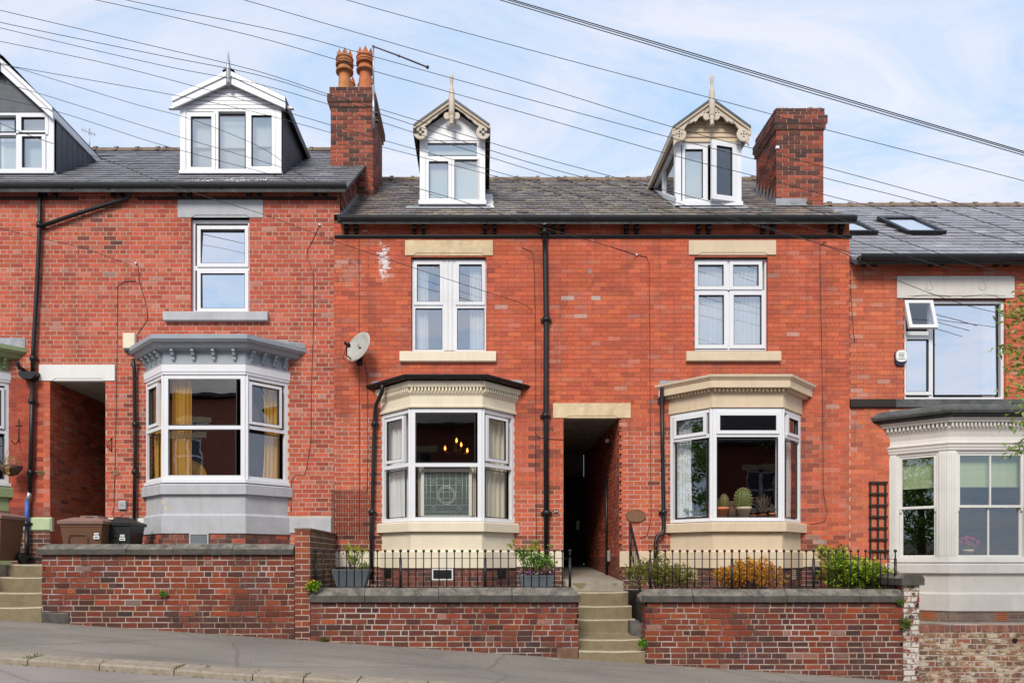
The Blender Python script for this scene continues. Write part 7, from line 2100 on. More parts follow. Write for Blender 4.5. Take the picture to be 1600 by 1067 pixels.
def plaque():
    x, z = PX(993), PZ(806); t = thing('wall_plaque', 'brown oval plaque above the handrail on the beige house', 'sign', (x, -.02, z - .1))
    pts = []
    for k in range(40):
        q = 2 * math.pi * k / 40; r = 1 + (.05 * abs(math.sin(q * 3)) if math.sin(q) > .2 else 0)
        pts.append((x + .168 * math.cos(q) * r, z + .105 * math.sin(q) * r))
    m = MB(); m.prism(pts, 0.004, .024, FACE); m.build('plate', M['clay_plaque'], t)
    m = MB(); m.tube([(u * .97 + x * .03, -.026, v * .97 + z * .03) for u, v in pts + pts[:1]], .006, 5, False); m.build('rim', M['clay_plaque'], t)
plaque()
for px, lab in ((64.5, 'small gold oval house number plate right of the blue wrapped drainpipe'), (182, 'small brass oval house number plate right of the left passage opening')):
    x, z = PX(px), PZ(738.5); t = thing('number_plate', lab, 'sign', (x, -.01, z - .05))
    m = MB(); m.prism([(x + .062 * math.cos(k * .2618), z + .042 * math.sin(k * .2618)) for k in range(24)], .002, .016, FACE); m.build('plate', M['brass'], t)
    m = MB(); m.prism([(x + .046 * math.cos(k * .2618), z + .028 * math.sin(k * .2618)) for k in range(24)], .016, .0175, FACE); m.build('face', M['wicker'] if px < 100 else M['clay_plaque'], t)
    m = MB(); m.ball((x - .075, -.012, z + .02), .018, 8, 5); m.build('ornament', M['brass'], t)
def socket_boxes():
    x, z = PX(204.5), PZ(535); m = MB(); m.cbox(x - .105, x + .105, .002, .09, z - .13, z + .14, .015, FACE)
    t = thing('junction_box', 'cream junction box at the left end of the grey bay cornice', 'junction box', (x, -.04, z - .16)); m.build('case', M['cream'], t)
    m = MB(); m.box(x - .08, x + .08, .01, .08, z - .165, z - .13, FACE); m.build('base', M['navy'], t)
    x, z = PX(192.5), PZ(789); t = thing('junction_box', 'small pale grey junction box low on the brick by the grey bay', 'junction box', (x, -.03, z - .08)); m = MB(); m.cbox(x - .066, x + .066, .002, .05, z - .08, z + .075, .012, FACE); m.build('case', M['grey_paint'], t)
    m = MB(); m.box(x - .03, x + .03, .045, .053, z - .02, z + .02, FACE); m.build('catch', M['zinc'], t)
socket_boxes()
def scroll_hooks():
    x = PX(30); z = PZ(668); t = thing('hanging_basket', 'brown wicker hanging basket with dried flowers by the sage green bay', 'hanging basket', (PX(17, -.3), -.3, PZ(742, -.3)))
    m = MB(); m.tube([(x, -.01, PZ(655)), (x, -.012, PZ(690))], .008, 6); m.tube([(x - .05, -.012, PZ(665)), (x + .05, -.012, PZ(665))], .007, 6)
    bx = PX(17, -.3)
    m.tube([(x, -.015, PZ(688)), (PX(25, -.1), -.1, PZ(694, -.1)), (PX(19, -.25), -.25, PZ(690, -.25)), (bx, -.3, PZ(687, -.3))], .008, 6); m.build('bracket', M['iron'], t)
    m = MB(); cz = PZ(728, -.3)
    m.lathe(bx, -.3, [(0.02, -.17), (.10, -.14), (.16, -.06), (.185, 0.0), (.175, .01), (.15, -.05)], 18, cz); m.build('basket', M['wicker'], t)
    m = MB()
    for a in (0.3, 2.4, 4.5): m.tube([(bx, -.3, PZ(690, -.3)), (bx + .17 * math.cos(a), -.3 + .17 * math.sin(a), cz)], .004, 4)
    m.build('chain', M['terracotta'], t)
    m = MB()
    for _ in range(90):
        v = rnd_dir(.6); leaf(m, (bx + v.x * .1, -.3 + v.y * .1, cz + .04 + v.z * .11), rnd_dir(.5), .035, .025, shade(R.choice([(.6, .5, .33), (.5, .36, .2), (.35, .3, .15)])))
    for _ in range(40): leaf(m, (bx + .06 + R.uniform(-.03, .03), -.48, cz - R.uniform(0, .14)), (R.uniform(-.3, .3), -.3, -1), .04, .02, shade((.5, .3, .12)))
    m.build('dried_flower', M['petal'], t, attr=True)
    x = PX(173); t = thing('wall_hook', 'black scrolled iron hook on the brick right of the left passage', 'hook', (x, -.03, PZ(707)))
    m = MB(); m.tube([(x + .02, -.01, PZ(684)), (x + .02, -.01, PZ(706))], .007, 6); m.tube([(x + .03, -.012, PZ(684)), (x - .01, -.03, PZ(690)), (x - .04, -.05, PZ(694)), (x - .03, -.05, PZ(699)), (x + .0, -.03, PZ(701)), (x + .03, -.012, PZ(706))], .008, 6); m.build('scroll', M['iron'], t)
scroll_hooks()
def trellises():
    x0, x1, z0, z1 = PX(1357), PX(1384.5), PZ(872), PZ(752)
    t = thing('trellis', 'narrow dark brown wooden trellis on the brick beside the white sash bay', 'trellis', ((x0 + x1) / 2, -.03, z0))
    for i in range(3):
        x = x0 + .022 + (x1 - x0 - .044) * i / 2; m = MB(); m.box(x - .016, x + .016, .012, .03, z0, z1, FACE); m.build('upright', M['dark_wood'], t)
    for i in range(7):
        z = z1 - .02 - i * .195; m = MB(); m.box(x0 - .01, x1 + .01, .031, .047, z - .016, z + .016, FACE); m.build('slat', M['dark_wood'], t)
    x0, x1, z0, z1 = PX(519), PX(577), PZ(842), PZ(766)
    t = thing('wire_trellis', 'rusty square wire mesh fixed to the brick left of the cream bay', 'trellis', ((x0 + x1) / 2, -.03, z0))
    n = 15
    for i in range(n + 1):
        x = x0 + (x1 - x0) * i / n; m = MB(); m.tube([(x, -.025, z0), (x, -.025, z1)], .0035, 4); m.build('wire', M['wire'], t)
    k = 19
    for i in range(k + 1):
        z = z0 + (z1 - z0) * i / k; m = MB(); m.tube([(x0, -.03, z), (x1, -.03, z)], .0035, 4); m.build('wire', M['wire'], t)
M['wire'] = plain('rusty wire', (.075, .03, .022), .8, .3, 30)
trellises()
def aerials():
    y = 1.86; x = PX(583.5, y)
    t = thing('tv_aerial', 'pale metal pole and thin boom aerial on the crown potted chimney', 'aerial', (x, y, PZ(201, y)))
    m = MB(); m.tube([(x, y, PZ(202, y)), (x, y, PZ(134, y))], .028, 8); m.tube([(x, y, PZ(136, y)), (x, y, PZ(71, y))], .017, 8); m.build('pole', M['zinc'], t)
    m = MB(); m.tube([(x - .02, y, PZ(72.5, y)), (PX(624, y - .9), y - .9, PZ(88, y - .9)), (PX(668, y - 1.7), y - 1.7, PZ(105.5, y - 1.7))], .014, 7); m.ball((PX(668, y - 1.7), y - 1.7, PZ(105.5, y - 1.7)), .03, 8, 5)
    m.build('boom', M['iron'], t)
    m = MB(); m.ball(Vector((x, y, PZ(72.5, y))).lerp(Vector((PX(668, y - 1.7), y - 1.7, PZ(105.5, y - 1.7))), .5), .024, 8, 5); m.build('boom_joint', M['iron'], t)
    m = MB(); m.box(x - .03, x + .09, y - .03, y + .05, PZ(178.5, y), PZ(176.5, y)); m.build('clamp', M['iron'], t); m = MB(); m.box(x - .03, x + .09, y - .03, y + .05, PZ(190.5, y), PZ(188.5, y)); m.build('clamp', M['iron'], t)
    y = 5.5; t = thing('tv_aerial', 'tiny stick aerial beyond the roof ridge right of the left dormer', 'aerial', (PX(138, y), y, PZ(237, y)))
    m = MB(); m.tube([(PX(140, y), y, PZ(240, y)), (PX(140, y), y, PZ(201, y))], .012, 6); m.build('pole', M['zinc'], t)
    m = MB(); m.tube([P3(127, 202, y), P3(149, 211, y)], .009, 5)
    for k in range(5): m.tube([P3(129 + 4.6 * k, 199 + 1.9 * k, y), P3(129.5 + 4.6 * k, 206 + 1.9 * k, y)], .006, 4)
    m.build('boom', M['zinc'], t)
aerials()

# ================================================================== bins, planters, shrubs
def wheelie(label, x, y, z, w, dpt, h, body, lid, mark=None, rot=0.0, text=False):
    t = thing('wheelie_bin', label, 'bin', (x, y, z), 'wheelie bins in the front gardens')
    f = Fr(x, y, rot)
    m = MB(); b0, b1 = .80, 1.0
    def ring_(k, zz, e=0): return [f.pt(sx * (w / 2 * k + e), n, zz) for sx, n in ((-1, dpt / 2 * k + e), (1, dpt / 2 * k + e), (1, -dpt / 2 * k - e), (-1, -dpt / 2 * k - e))]
    def band(mm, rings, cap=True):
        vs = [p for r in rings for p in r]; k = len(rings)
        mm.add(vs, [(4 * i + q, 4 * i + (q + 1) % 4, 4 * i + 4 + (q + 1) % 4, 4 * i + 4 + q) for i in range(k - 1) for q in range(4)] + ([(3, 2, 1, 0), tuple(4 * (k - 1) + q for q in range(4))] if cap else []))
    band(m, [ring_(b0, z + .06), ring_(b0 + .02, z + .12), ring_(.97, z + h - .09), ring_(.99, z + h - .08), ring_(1.0, z + h - .02)])
    # recessed panel outline on the front
    n = dpt / 2 * .965 + .008
    pz = z + h - .30
    m.tube([f.pt(-w * .30, n - .012, pz - .25), f.pt(-w * .30, n, pz + .05), f.pt(-w * .25, n + .002, pz + .1), f.pt(w * .1, n + .002, pz + .1), f.pt(w * .15, n, pz + .05), f.pt(w * .15, n - .012, pz - .25)], .008, 5)
    bd = m.build('body', M[body], t)
    m = MB(); band(m, [ring_(1.0, z + h - .035, .022), ring_(1.0, z + h + .01, .03), ring_(.97, z + h + .03, .0), ring_(.55, z + h + .075)])
    m.prism([(-w * .18, z + h + .03), (w * .34, z + h + .03), (w * .30, z + h + .10), (-w * .10, z + h + .10)], -dpt * .2, dpt * .30, f)
    l = m.build('lid', M[lid], t)
    m = MB(); m.prism([(w * .02, z + h + .055), (w * .22, z + h + .055), (w * .22, z + h + .085), (w * .02, z + h + .085)], dpt * .27, dpt * .302, f); m.build('grip_slot', M['seal'], t)
    m = MB(); m.tube([f.pt(-w * .4, -dpt / 2 - .05, z + h - .05), f.pt(w * .4, -dpt / 2 - .05, z + h - .05)], .015, 8); m.build('handle', M[body], t)
    for s in (-1, 1):
        m = MB(); m.tube([f.pt(s * (w / 2 - .02), -dpt / 2 + .08, z + .1), f.pt(s * (w / 2 + .03), -dpt / 2 + .08, z + .1)], .10, 14); m.build('wheel', M['bin_black'], t)
    if mark:
        m = MB(); u = mark
        zz = z + h - .22
        m.box(u - .035, u + .035, n - .006, n - .002, zz + .01, zz + .045, f); m.box(u - .045, u + .045, n - .006, n - .002, zz - .05, zz, f); m.build('sticker', M['white_gloss'], t)
        m = MB(); m.box(u - .025, u + .025, n - .003, n - .0005, zz + .022, zz + .03, f); m.box(u - .03, u + .03, n - .003, n - .0005, zz - .034, zz - .018, f); m.build('printed_line', M['ink'], t)
    return t
bz = -.03
wheelie('brown wheelie bin with faded lid behind the tall garden wall', PX(142, -.95), -.95, bz, .66, .62, PZ(813, -1.2) - bz - .02, 'bin_brown', 'bin_lid', .24)
wheelie('black wheelie bin to the right of the brown bin by the grey bay', PX(190, -.75), -.75, bz, .52, .52, PZ(816, -.95) - bz - .02, 'bin_black', 'bin_black', .13)
wheelie('brown wheelie bin on the top step cut by the left edge of the photo', PX(-8, -1.05), -1.05, -.035, .58, .62, PZ(806, -1.3) + .03, 'bin_brown', 'bin_lid')
def planter(name, label, px0, px1, pyt, pyb, y, taper, mat):
    x0, x1, zt, zb = PX(px0, y), PX(px1, y), PZ(pyt, y), PZ(pyb, y)
    t = thing(name, label, 'planter', ((x0 + x1) / 2, y, zb), 'grey planters behind the railing')
    cx, w, d = (x0 + x1) / 2, (x1 - x0) / 2, .17
    m = MB(); rr = lambda k, z: [(cx + sx * w * k, y + sy * d * k, z) for sx, sy in ((-1, -1), (1, -1), (1, 1), (-1, 1))]
    rings = [rr(taper, zb), rr(1, zt - .03), rr(1.03, zt - .03), rr(1.03, zt), rr(.93, zt), rr(.9, zt - .05)]
    vs = [p for r in rings for p in r]; k = len(rings)
    m.add(vs, [(4 * i + q, 4 * i + (q + 1) % 4, 4 * i + 4 + (q + 1) % 4, 4 * i + 4 + q) for i in range(k - 1) for q in range(4)] + [(3, 2, 1, 0)]); m.build('pot', M[mat], t)
    m = MB(); m.add(rr(.92, zt - .045), [(0, 1, 2, 3)]); m.build('soil', M['soil'], t)
    return t, cx, y, zt
def in_pot(t, blobs, n, l, w, pal, cx, y, zt, name='foliage', stems=8):
    st_, lf = MB(), MB(); vol = sum(b[3] * b[4] * b[5] for b in blobs); cl = []
    for dx, dy, dz, rx, ry, rz in blobs:
        for _ in range(max(3, int(n * rx * ry * rz / vol / 7))):
            v = rnd_dir(.1) * R.random() ** .45; c = Vector((cx + dx + v.x * rx, y + dy + v.y * ry, zt + dz + v.z * rz)); cl.append(c)
            for _ in range(7): leaf(lf, c + rnd_dir(0) * R.uniform(0, l * 1.2), rnd_dir(.35), l * R.uniform(.6, 1.2), w * R.uniform(.7, 1.2), shade(R.choice(pal)))
    for c in R.sample(cl, min(stems, len(cl))): st_.tube([(cx + (c.x - cx) * .25, y + (c.y - y) * .2, zt - .04), Vector((cx, y, zt)).lerp(c, .6), c], [.007, .005, .002], 5)
    st_.build('stem', M['bark'], t); lf.build(name, M['leaf'], t, attr=True)
LIME = [(.26, .36, .03), (.34, .42, .05), (.20, .30, .03), (.40, .44, .08)]
t, cx, y, zt = planter('planter', 'grey tapered planter with a thin lime leaved shrub at the left end of the railing', 521, 578, 889, 918, -1.35, .72, 'pot_grey')
in_pot(t, [(-.06, 0, .28, .09, .08, .10), (.12, 0, .26, .10, .08, .10), (.03, 0, .12, .10, .08, .12)], 330, .052, .026, LIME, cx, y, zt, stems=14)
in_pot(t, [(.2, 0, .04, .1, .08, .06)], 120, .045, .022, [(.16, .22, .04), (.2, .26, .07)], cx, y, zt, 'ground_leaf', 3)
t, cx, y, zt = planter('planter', 'grey trough planter with pansies and a leafy green shrub near the passage steps', 811, 864, 898, 917, -1.35, .88, 'pot_grey')
in_pot(t, [(-.02, 0, .22, .20, .12, .14), (-.2, 0, .34, .12, .08, .12), (.16, 0, .16, .14, .1, .12), (-.02, 0, .42, .12, .08, .05)], 900, .06, .03, [(.14, .30, .025), (.22, .40, .04), (.10, .22, .02), (.30, .46, .07)], cx, y, zt, stems=16)
in_pot(t, [(-.38, 0, .45, .10, .05, .07), (.22, 0, .32, .03, .03, .14)], 90, .05, .022, LIME, cx, y, zt, 'sprig', 9)
m = MB()
for _ in range(130):
    v = Vector((R.uniform(-.26, .26), R.uniform(-.16, -.02), R.uniform(.0, .06))); leaf(m, Vector((cx, y, zt)) + v, rnd_dir(.3), .03, .03, shade(R.choice([(.10, .02, .18), (.30, .03, .10), (.75, .68, .62), (.06, .01, .08), (.2, .05, .3)])))
m.build('pansy', M['petal'], t, attr=True)
m = MB(); m.lathe(cx + .17, y + .02, [(.001, 0), (.09, .02), (.1, .12), (.05, .17), (.001, .18)], 10, zt); m.build('dark_ornament', M['wicker'], t)
gz = -.47
SHR = [(.20, .22, .045), (.28, .28, .06), (.34, .33, .09), (.14, .16, .035), (.08, .09, .02), (.22, .16, .06)]
bush('shrub', 'olive green shrub spilling over the steps beside the handrail', 'shrub', (PX(1030, -1.1), -1.1, gz), [(-.30, -.15, .30, .32, .25, .22), (.18, 0, .27, .36, .28, .20), (.04, .1, .50, .14, .12, .24), (.42, .05, .2, .22, .2, .14)], 3600, .042, .022, SHR, 12)
bush('shrub', 'orange and gold leaved shrub behind the railing under the beige bay', 'shrub', (PX(1172, -1.15), -1.15, gz), [(0, 0, .26, .54, .30, .20), (.05, .0, .42, .30, .2, .12), (-.3, 0, .24, .27, .22, .16)], 4200, .046, .027, [(.80, .32, .035), (.86, .42, .06), (.74, .22, .035), (.72, .46, .07), (.45, .40, .06), (.85, .52, .18), (.30, .12, .03), (.22, .22, .04), (.45, .16, .03)], 10)
bush('shrub', 'bright green large leaved shrub at the right end of the beige bay railing', 'shrub', (PX(1335, -1.2), -1.2, gz), [(0.05, 0, .26, .52, .3, .22), (-.28, 0, .42, .22, .2, .14), (.45, 0, .16, .3, .25, .14)], 2700, .085, .042, [(.30, .44, .02), (.38, .50, .035), (.20, .32, .02), (.46, .54, .07), (.10, .18, .015), (.07, .12, .012), (.34, .30, .08)], 10)
bush('shrub', 'dark glossy shrub with pale buds against the brick right of the beige bay', 'shrub', (PX(1300, -.5), -.5, gz), [(-.1, 0, .62, .18, .15, .10), (.12, 0, .58, .2, .15, .12), (.3, 0, .45, .18, .15, .14)], 1100, .06, .032, [(.09, .13, .02), (.40, .46, .06), (.58, .56, .20), (.24, .32, .04), (.5, .5, .1)], 14)
WEED = [(.16, .34, .03), (.22, .42, .04), (.11, .24, .02)]
def weed(label, px, py, w, pal=WEED, y=Y_WALL - .02, flowers=False):
    x, z = PX(px, y), PZ(py, y); t = thing('weed', label, 'weed', (x, y, z - w * .6))
    m = MB(); s = MB()
    for _ in range(70):
        v = rnd_dir(.1) * R.random() ** .5; c = Vector((x + v.x * w, y - .02 - abs(v.y) * w * .5, z + v.z * w * .8))
        for _ in range(3): leaf(m, c, rnd_dir(.1), w * .45, w * .26, shade(R.choice(pal)))
    for _ in range(7):
        v = rnd_dir(.1); s.tube([(x, y + .02, z - w * .4), (x + v.x * w * .7, y - .03 - abs(v.y) * w * .4, z + v.z * w * .6)], .003, 4)
    s.build('stem', M['bark'], t); m.build('foliage', M['leaf'], t, attr=True)
    if flowers:
        m = MB()
        for _ in range(26):
            v = rnd_dir(.4) * .9; leaf(m, (x + v.x * w, y - .05 - abs(v.y) * w * .5, z + v.z * w * .8), rnd_dir(.3), .03, .03, shade((.8, .5, .02)))
        m.build('blossom', M['petal'], t, attr=True)
weed('small bright green fern growing from the face of the tall garden wall', 256, 927, .06)
weed('yellow flowering weed where the railed wall meets the dividing wall', 490, 915, .11, flowers=True)
weed('green weed at the right foot of the sandstone steps', 1004, 1004, .08)
weed('small green fern under the coping beside the white pier', 1405, 940, .06, [(.12, .2, .04), (.16, .26, .05)])
weed('olive clump of weed on the seam of the white painted pier', 1413, 974, .095, [(.13, .17, .04), (.18, .22, .06)])
weed('tiny weed at the foot of the railed wall by the pavement on the left', 506, 999, .05, [(.12, .15, .03), (.2, .2, .06)])
def moss():
    m = MB()
    for px, py, n in ((58, 1030, 30), (50, 1035, 22), (168, 1046, 14), (282, 1048, 14), (322, 1057, 16), (402, 1062, 9), (480, 1064, 8)):
        for _ in range(n):
            k = R.random(); y = Y_KERB - .02 - .34 * k; x = PX(px, -4.75) + R.gauss(0, .012 + .08 * (k > .9)); z = zp(x, y) + .004 - (.07 if y < Y_ROAD else 0)
            leaf(m, (x, y, z), rnd_dir(.3), .026, .016, shade(R.choice([(.16, .20, .04), (.22, .24, .06), (.12, .16, .03)])))
    for _ in range(120):
        x = R.uniform(-6.5, 2); y = Y_ROAD - .02; leaf(m, (x, y, zp(x, y) - .074), rnd_dir(.5), .025, .014, shade((.17, .15, .06)))
    tag(m.build('moss', M['leaf'], attr=True), 'moss and weeds in the kerb joints', 'moss', kind='stuff')
    m = MB()
    for _ in range(1100):
        x = R.uniform(-6.8, 6.4); k = R.random(); y = Y_WALL - .02 - (abs(R.gauss(0, .05)) if k < .6 else R.uniform(0, 2.7))
        leaf(m, (x, y, zp(x, y) + .004), (R.uniform(-1, 1), R.uniform(-1, 1), .1), R.uniform(.012, .03), .012, shade(R.choice([(.45, .30, .2), (.5, .42, .32), (.3, .18, .1), (.55, .5, .45)])))
    tag(m.build('fallen_leaves', M['petal'], attr=True), 'fallen petals and leaf scraps on the pavement', 'leaves', kind='stuff')
moss()
def utility_covers():
    for px, py, lab in ((863, 1039.5, 'small pale rectangular utility cover in the pavement below the cream bay wall'), (1077, 1054.5, 'small pale rectangular utility cover in the pavement below the beige bay wall')):
        y = Y_WALL - .16
        x = PX(px, y); z = zp(x, y)
        t = thing('utility_cover', lab, 'utility cover', (x, y, z), 'utility covers in the pavement')
        vs = lambda w, d, h: [(x + a * w, y + b * d, zp(x + a * w, y + b * d) + h) for a, b in ((-1, -1), (1, -1), (1, 1), (-1, 1))]
        m = MB(); p = vs(.085, .07, .008) + vs(.085, .07, -.02); m.add(p, [(0, 1, 2, 3), (0, 4, 5, 1), (1, 5, 6, 2), (2, 6, 7, 3), (3, 7, 4, 0)]); m.build('frame', M['kerb_stone'], t)
        m = MB(); p = vs(.065, .05, .012) + vs(.065, .05, .0); m.add(p, [(0, 1, 2, 3), (0, 4, 5, 1), (1, 5, 6, 2), (2, 6, 7, 3), (3, 7, 4, 0)]); m.build('lid', M['zinc'], t)
utility_covers()
# ================================================================== tree at the right edge
def street_tree():
    y = -4.0; x = 7.75; gz_ = zp(x, y); t = thing('tree', 'leafy street tree whose branches reach in front of the end house at the right edge', 'tree', (x, y, gz_))
    m = MB(); zt = PZ(430, y)
    m.tube([(x, y, gz_ - .05), (x + .02, y, .3), (x - .04, y, 1.8), (x + .03, y, 3.4), (x, y, 5.0)], [.11, .09, .075, .055, .02], 10)
    tr = m.build('trunk', M['bark'], t)
    br = MB(); lf = MB()
    tips = [(1588, 462, 9, 22), (1580, 478, 7, 16), (1592, 488, 7, 18), (1578, 496, 6, 14), (1565, 493, 4, 9), (1587, 517, 5, 12), (1572, 541, 6, 14), (1562, 545, 4, 8), (1590, 545, 6, 16), (1583, 572, 8, 18), (1594, 585, 7, 16), (1577, 604, 7, 16), (1592, 632, 7, 18), (1580, 660, 7, 14), (1594, 690, 7, 18), (1578, 702, 6, 12), (1596, 610, 6, 14), (1598, 530, 6, 14), (1597, 655, 6, 14)]
    for px, py, n, sp in tips:
        px -= 5; yy = y + R.uniform(-.4, .1); c = Vector((PX(px, yy), yy, PZ(py, yy)))
        b = Vector((x, y, c.z - R.uniform(-.1, .5)))
        mid = b.lerp(c, .55) + Vector((0, 0, R.uniform(.03, .12)))
        br.tube([b, mid, c], [.018, .009, .003], 6)
        for k in range(int(n * 5.5)):
            q = R.uniform(.65, 1.02); p = mid.lerp(c, (q - .5) * 2) if q > .5 else c
            p = p + Vector((R.gauss(0, .045), R.gauss(0, .07), R.gauss(0, .05)))
            leaf(lf, p, Vector((R.uniform(-.9, .5), R.uniform(-.8, .5), R.uniform(-.7, .35))), R.uniform(.06, .10), R.uniform(.032, .05), shade(R.choice([(.16, .28, .045), (.22, .36, .06), (.30, .38, .10), (.11, .2, .035), (.42, .42, .22)])))
    for _ in range(70):       # the body of the crown outside the picture
        a = R.uniform(0, 6.28); rr = R.uniform(.2, .9); c = Vector((x + .25 + .8 * rr * math.cos(a), y + .8 * rr * math.sin(a), R.uniform(1.0, 4.6)))
        if c.x < x - .45: continue
        for k in range(16): leaf(lf, c + rnd_dir(0) * R.uniform(0, .2), rnd_dir(-.1), R.uniform(.06, .1), R.uniform(.03, .05), shade(R.choice([(.13, .23, .035), (.18, .30, .05), (.09, .17, .03)])))
    for k in range(12):
        z = 1.2 + k * .32; a = R.uniform(-1.2, 1.2); br.tube([(x, y, z), (x + .35 * math.cos(a), y + .4 * math.sin(a), z + .25), (x + .8 * math.cos(a), y + .7 * math.sin(a), z + .4)], [.022, .014, .005], 6)
    br.build('branch', M['bark'], t); lf.build('foliage', M['leaf'], t, attr=True)
street_tree()

# ================================================================== overhead cables
def cable(label, pts, y=-2.5, r=.0043, y2=None):
    vs = []; n = len(pts)
    for i, (px, py) in enumerate(pts):
        yy = y if y2 is None else y + (y2 - y) * i / (n - 1)
        vs.append(Vector((PX(px, yy), yy, PZ(py, yy))))
    out = []
    for i in range(n - 1):
        p0, p1, p2, p3 = vs[max(i - 1, 0)], vs[i], vs[i + 1], vs[min(i + 2, n - 1)]
        for k in range(8):
            t = k / 8
            out.append(.5 * ((2 * p1) + (p2 - p0) * t + (2 * p0 - 5 * p1 + 4 * p2 - p3) * t * t + (3 * p1 - p0 - 3 * p2 + p3) * t ** 3))
    out.append(vs[-1])
    mb = MB(); mb.tube(out, r, 5)
    return tag(mb.build('overhead_cable', M['cable']), label, 'cable', 'cables strung over the street')
G = 'overhead cable'
cable('highest of the three close parallel cables at the top right', [(560, -70), (800, 0), (1250, 133.5), (1620, 243), (1900, 325)], r=.007)
cable('middle of the three close parallel cables at the top right', [(560, -72), (792, 0), (1250, 136.5), (1620, 245.5), (1900, 328)], y=-2.6, r=.006)
cable('lowest of the three close parallel cables at the top right', [(550, -72), (780, 0), (1250, 140.5), (1620, 249), (1900, 332)], y=-2.7, r=.006)
cable('long cable passing high above the cream dormer and touching the beige dormer finial', [(400, -42), (540, 0), (721, 50), (1180, 172), (1287, 202), (1620, 288), (1800, 335)])
cable('cable passing just above the aerial boom and across the beige dormer gable', [(200, -50), (380, 0), (552, 50), (820, 128), (1048, 198), (1287, 261), (1508, 321), (1700, 372)])
cable('cable crossing in front of the crowned chimney pots and the beige dormer panes', [(50, -38), (195, 0), (439, 50), (584, 89), (820, 154), (1043, 214), (1182, 250), (1287, 278), (1455, 321), (1640, 381)])
cable('cable crossing the neck of the chimney pots and the cream finial', [(100, -10), (230, 18), (400, 58), (523, 93), (586, 112), (820, 177), (1048, 242), (1182, 276), (1287, 304), (1400, 332), (1620, 388)])
cable('upper of the cables meeting the brick cap of the crowned chimney', [(-60, 2), (40, 26), (250, 75), (400, 111), (514, 148), (597, 172), (820, 239), (975, 281), (1250, 352), (1500, 425)])
cable('second cable just under the chimney cap crossing the cream dormer gable', [(-60, 22), (40, 44), (250, 87), (400, 117), (514, 152), (599, 180), (820, 252), (1000, 301), (1330, 395)], y=-2.8)
cable('cable from the left edge over the white finial and across the chimney shaft', [(-40, 32), (0, 44), (250, 102), (400, 131), (515, 164), (599, 192), (820, 263), (1050, 332)], y=-1.8)
cable('cable slanting across the lower chimney shaft toward the cream dormer', [(-40, 56), (0, 65), (180, 103), (400, 162), (594, 218), (820, 281), (960, 322)], y=-1.6)
cable('lowest cable across the chimney shaft and cream dormer panes', [(-40, 94), (0, 101), (250, 145), (400, 176), (594, 229), (794, 281), (880, 306)], y=-1.3)
cable('thin cable across the top of the white dormer panes', [(-40, 88), (15, 103), (200, 160), (300, 187), (400, 227), (447, 257), (500, 300)], y=-.9, y2=-.05)
cable('thin cable across the middle of the white dormer panes', [(-30, 120), (60, 146), (230, 199), (320, 226), (440, 262), (512, 290)], y=-1.2, y2=-.1)
cable('thin cable across the foot of the white dormer window', [(-30, 148), (90, 175), (230, 220), (330, 248), (420, 272), (500, 296)], y=-1.2, y2=-.1)
cable('drop cable from the left gutter to the brick beside the central drainpipe', [(-30, 180), (60, 217), (168, 251), (249, 283), (336, 312), (420, 338), (521, 376), (641, 417), (760, 456), (815, 474), (832, 487)], y=-1.0, y2=-.03, r=.005)
cable('drop cable ending at the brick just left of the beige upper window', [(560, 270), (700, 308), (830, 350), (955, 386), (994, 399)], y=-1.4, y2=-.03, r=.005)
cable('drop cable sloping across the end house lintel to its big upper window', [(1190, 352), (1310, 392), (1400, 437), (1500, 474), (1572, 492), (1640, 510)], y=-.6, y2=-.1, r=.005)
cable('faint drop cable on the brick at the far left under the slanting pipe', [(-20, 352), (0, 357), (60, 372), (130, 388), (205, 415)], y=-.5, y2=-.03, r=.0045)
cable('cable across the end house roof below the roof window', [(1250, 322), (1350, 355), (1455, 392), (1560, 425), (1640, 450)], y=-1.4, r=.005)

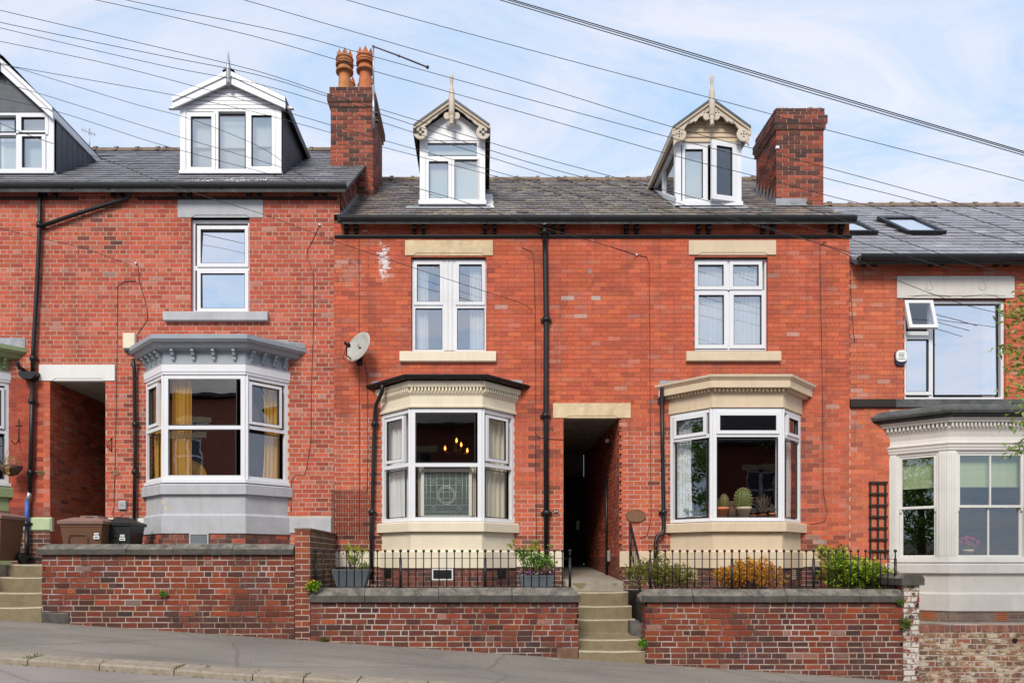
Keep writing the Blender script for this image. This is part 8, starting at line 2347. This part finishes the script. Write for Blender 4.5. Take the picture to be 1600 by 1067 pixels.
# ================================================================== terrace across the street, mirrored in the panes
OPP = ['brick house with navy door farthest up the far side of the street', 'brick house with blue grey window frames and plum door across the street', 'brick house with blue grey window frames and navy door across the street',
       'white framed brick house with plum door directly opposite the camera', 'white framed brick house with navy door across from the beige bay', 'white framed brick house with plum door across from the end bay', 'brick house with navy door farthest down the far side of the street']
def opposite():
    yf = -17.6
    for i, xc in enumerate((-11.2, -6.8, -2.4, 2.0, 6.4, 10.8, 15.2)):
        base = zg(xc) + .2; x0, x1 = xc - 2.2, xc + 2.2; ze = base + 6.4; zr = base + 9.0
        t = thing('terraced_house', OPP[i], 'house', (xc, yf, base), 'terraced houses across the street')
        m = MB()
        f = Fr(0, yf, math.pi)       # faces the other way: u = -x
        o = [(-xc + .2, -xc + 1.7, base + .9, base + 2.7, .12), (-xc - .55, -xc + .55, base + 3.9, base + 5.4, .12), (-xc - 1.9, -xc - 1.0, base, base + 2.3, .12)]
        sheet(m, f, -x1, -x0, base - 1.2, ze, o)
        m.prism_n([(0, ze), (-8, ze), (-8, base - 1.2), (-7.9, base - 1.2), (-7.9, ze - .1), (0, ze - .1)], -x1, -x0, f)
        m.build('wall', M['far_brick'], t)
        m = MB(); m.prism_n([(.3, ze - .05), (.3, ze + .02), (-4, zr), (-8.3, ze + .02), (-8.3, ze - .05), (-4, zr - .1)], -x1, -x0, f); m.build('roof', M['slate_far'], t)
        m = MB(); m.box(-x1, -x0, .25, .36, ze - .08, ze + .04, f); m.build('gutter', M['black_paint'], t)
        for (a, b, c, d, e) in o[:2]:
            m = MB(); m.ring(a, b, c, d, .07, -.1, -.04, f); m.box((a + b) / 2 - .05, (a + b) / 2 + .05, -.1, -.04, c, d, f); m.box(a, b, -.1, -.05, (c + d) / 2 - .03, (c + d) / 2 + .03, f)
            w = m.build('window_frame', M['blue_grey'] if i in (1, 2) else M['pvc'], t)
            m = MB(); m.quad(f.pt(a, -.09, c), f.pt(b, -.09, c), f.pt(b, -.09, d), f.pt(a, -.09, d)); m.build('pane', M['dark_pane'], t)
            m = MB(); m.box(a - .15, b + .15, -.05, .02, d, d + .22, f); m.build('lintel', M['sandstone'], t)
            m = MB(); m.box(a - .15, b + .15, -.05, .07, c - .14, c, f); m.build('sill', M['sandstone'], t)
        a, b, c, d, e = o[2]
        m = MB(); m.box(a, b, -.11, -.08, c, d, f); m.build('door', M['room_plum'] if i % 2 else M['navy'], t)
M['slate_far'] = plain('grey slate opposite', (.085, .085, .092), .6, .25, 5, .3, (.05, .045, .04))
M['dark_pane'] = plain('dark window pane', (.015, .017, .02), .08, .1, spec=.6)
opposite()
def far_tree(x, y, label, k=1.0):
    b = zg(x); t = thing('tree', label, 'tree', (x, y, b))
    m = MB(); m.tube([(x, y, b - .2), (x + .1, y, b + 2 * k), (x, y, b + 4.5 * k)], [.22, .17, .08], 9); m.build('trunk', M['bark'], t)
    m = MB()
    for _ in range(220):
        v = rnd_dir(0) * R.random() ** .4; c = Vector((x + v.x * 2.1 * k, y + v.y * 1.8 * k, b + k * 3.2 + k * v.z * 2.6))
        for _ in range(12): leaf(m, c + rnd_dir(0) * R.uniform(0, .4 * k), rnd_dir(.1), .22 * k, .13 * k, shade(R.choice(GREEN)))
    m.build('crown', M['leaf'], t, attr=True)
far_tree(-55, -13, 'large leafy tree far up the street mirrored in the beige bay', 2.0); far_tree(-14.6, -15.3, 'leafy street tree across the road mirrored in the end bay', .95)
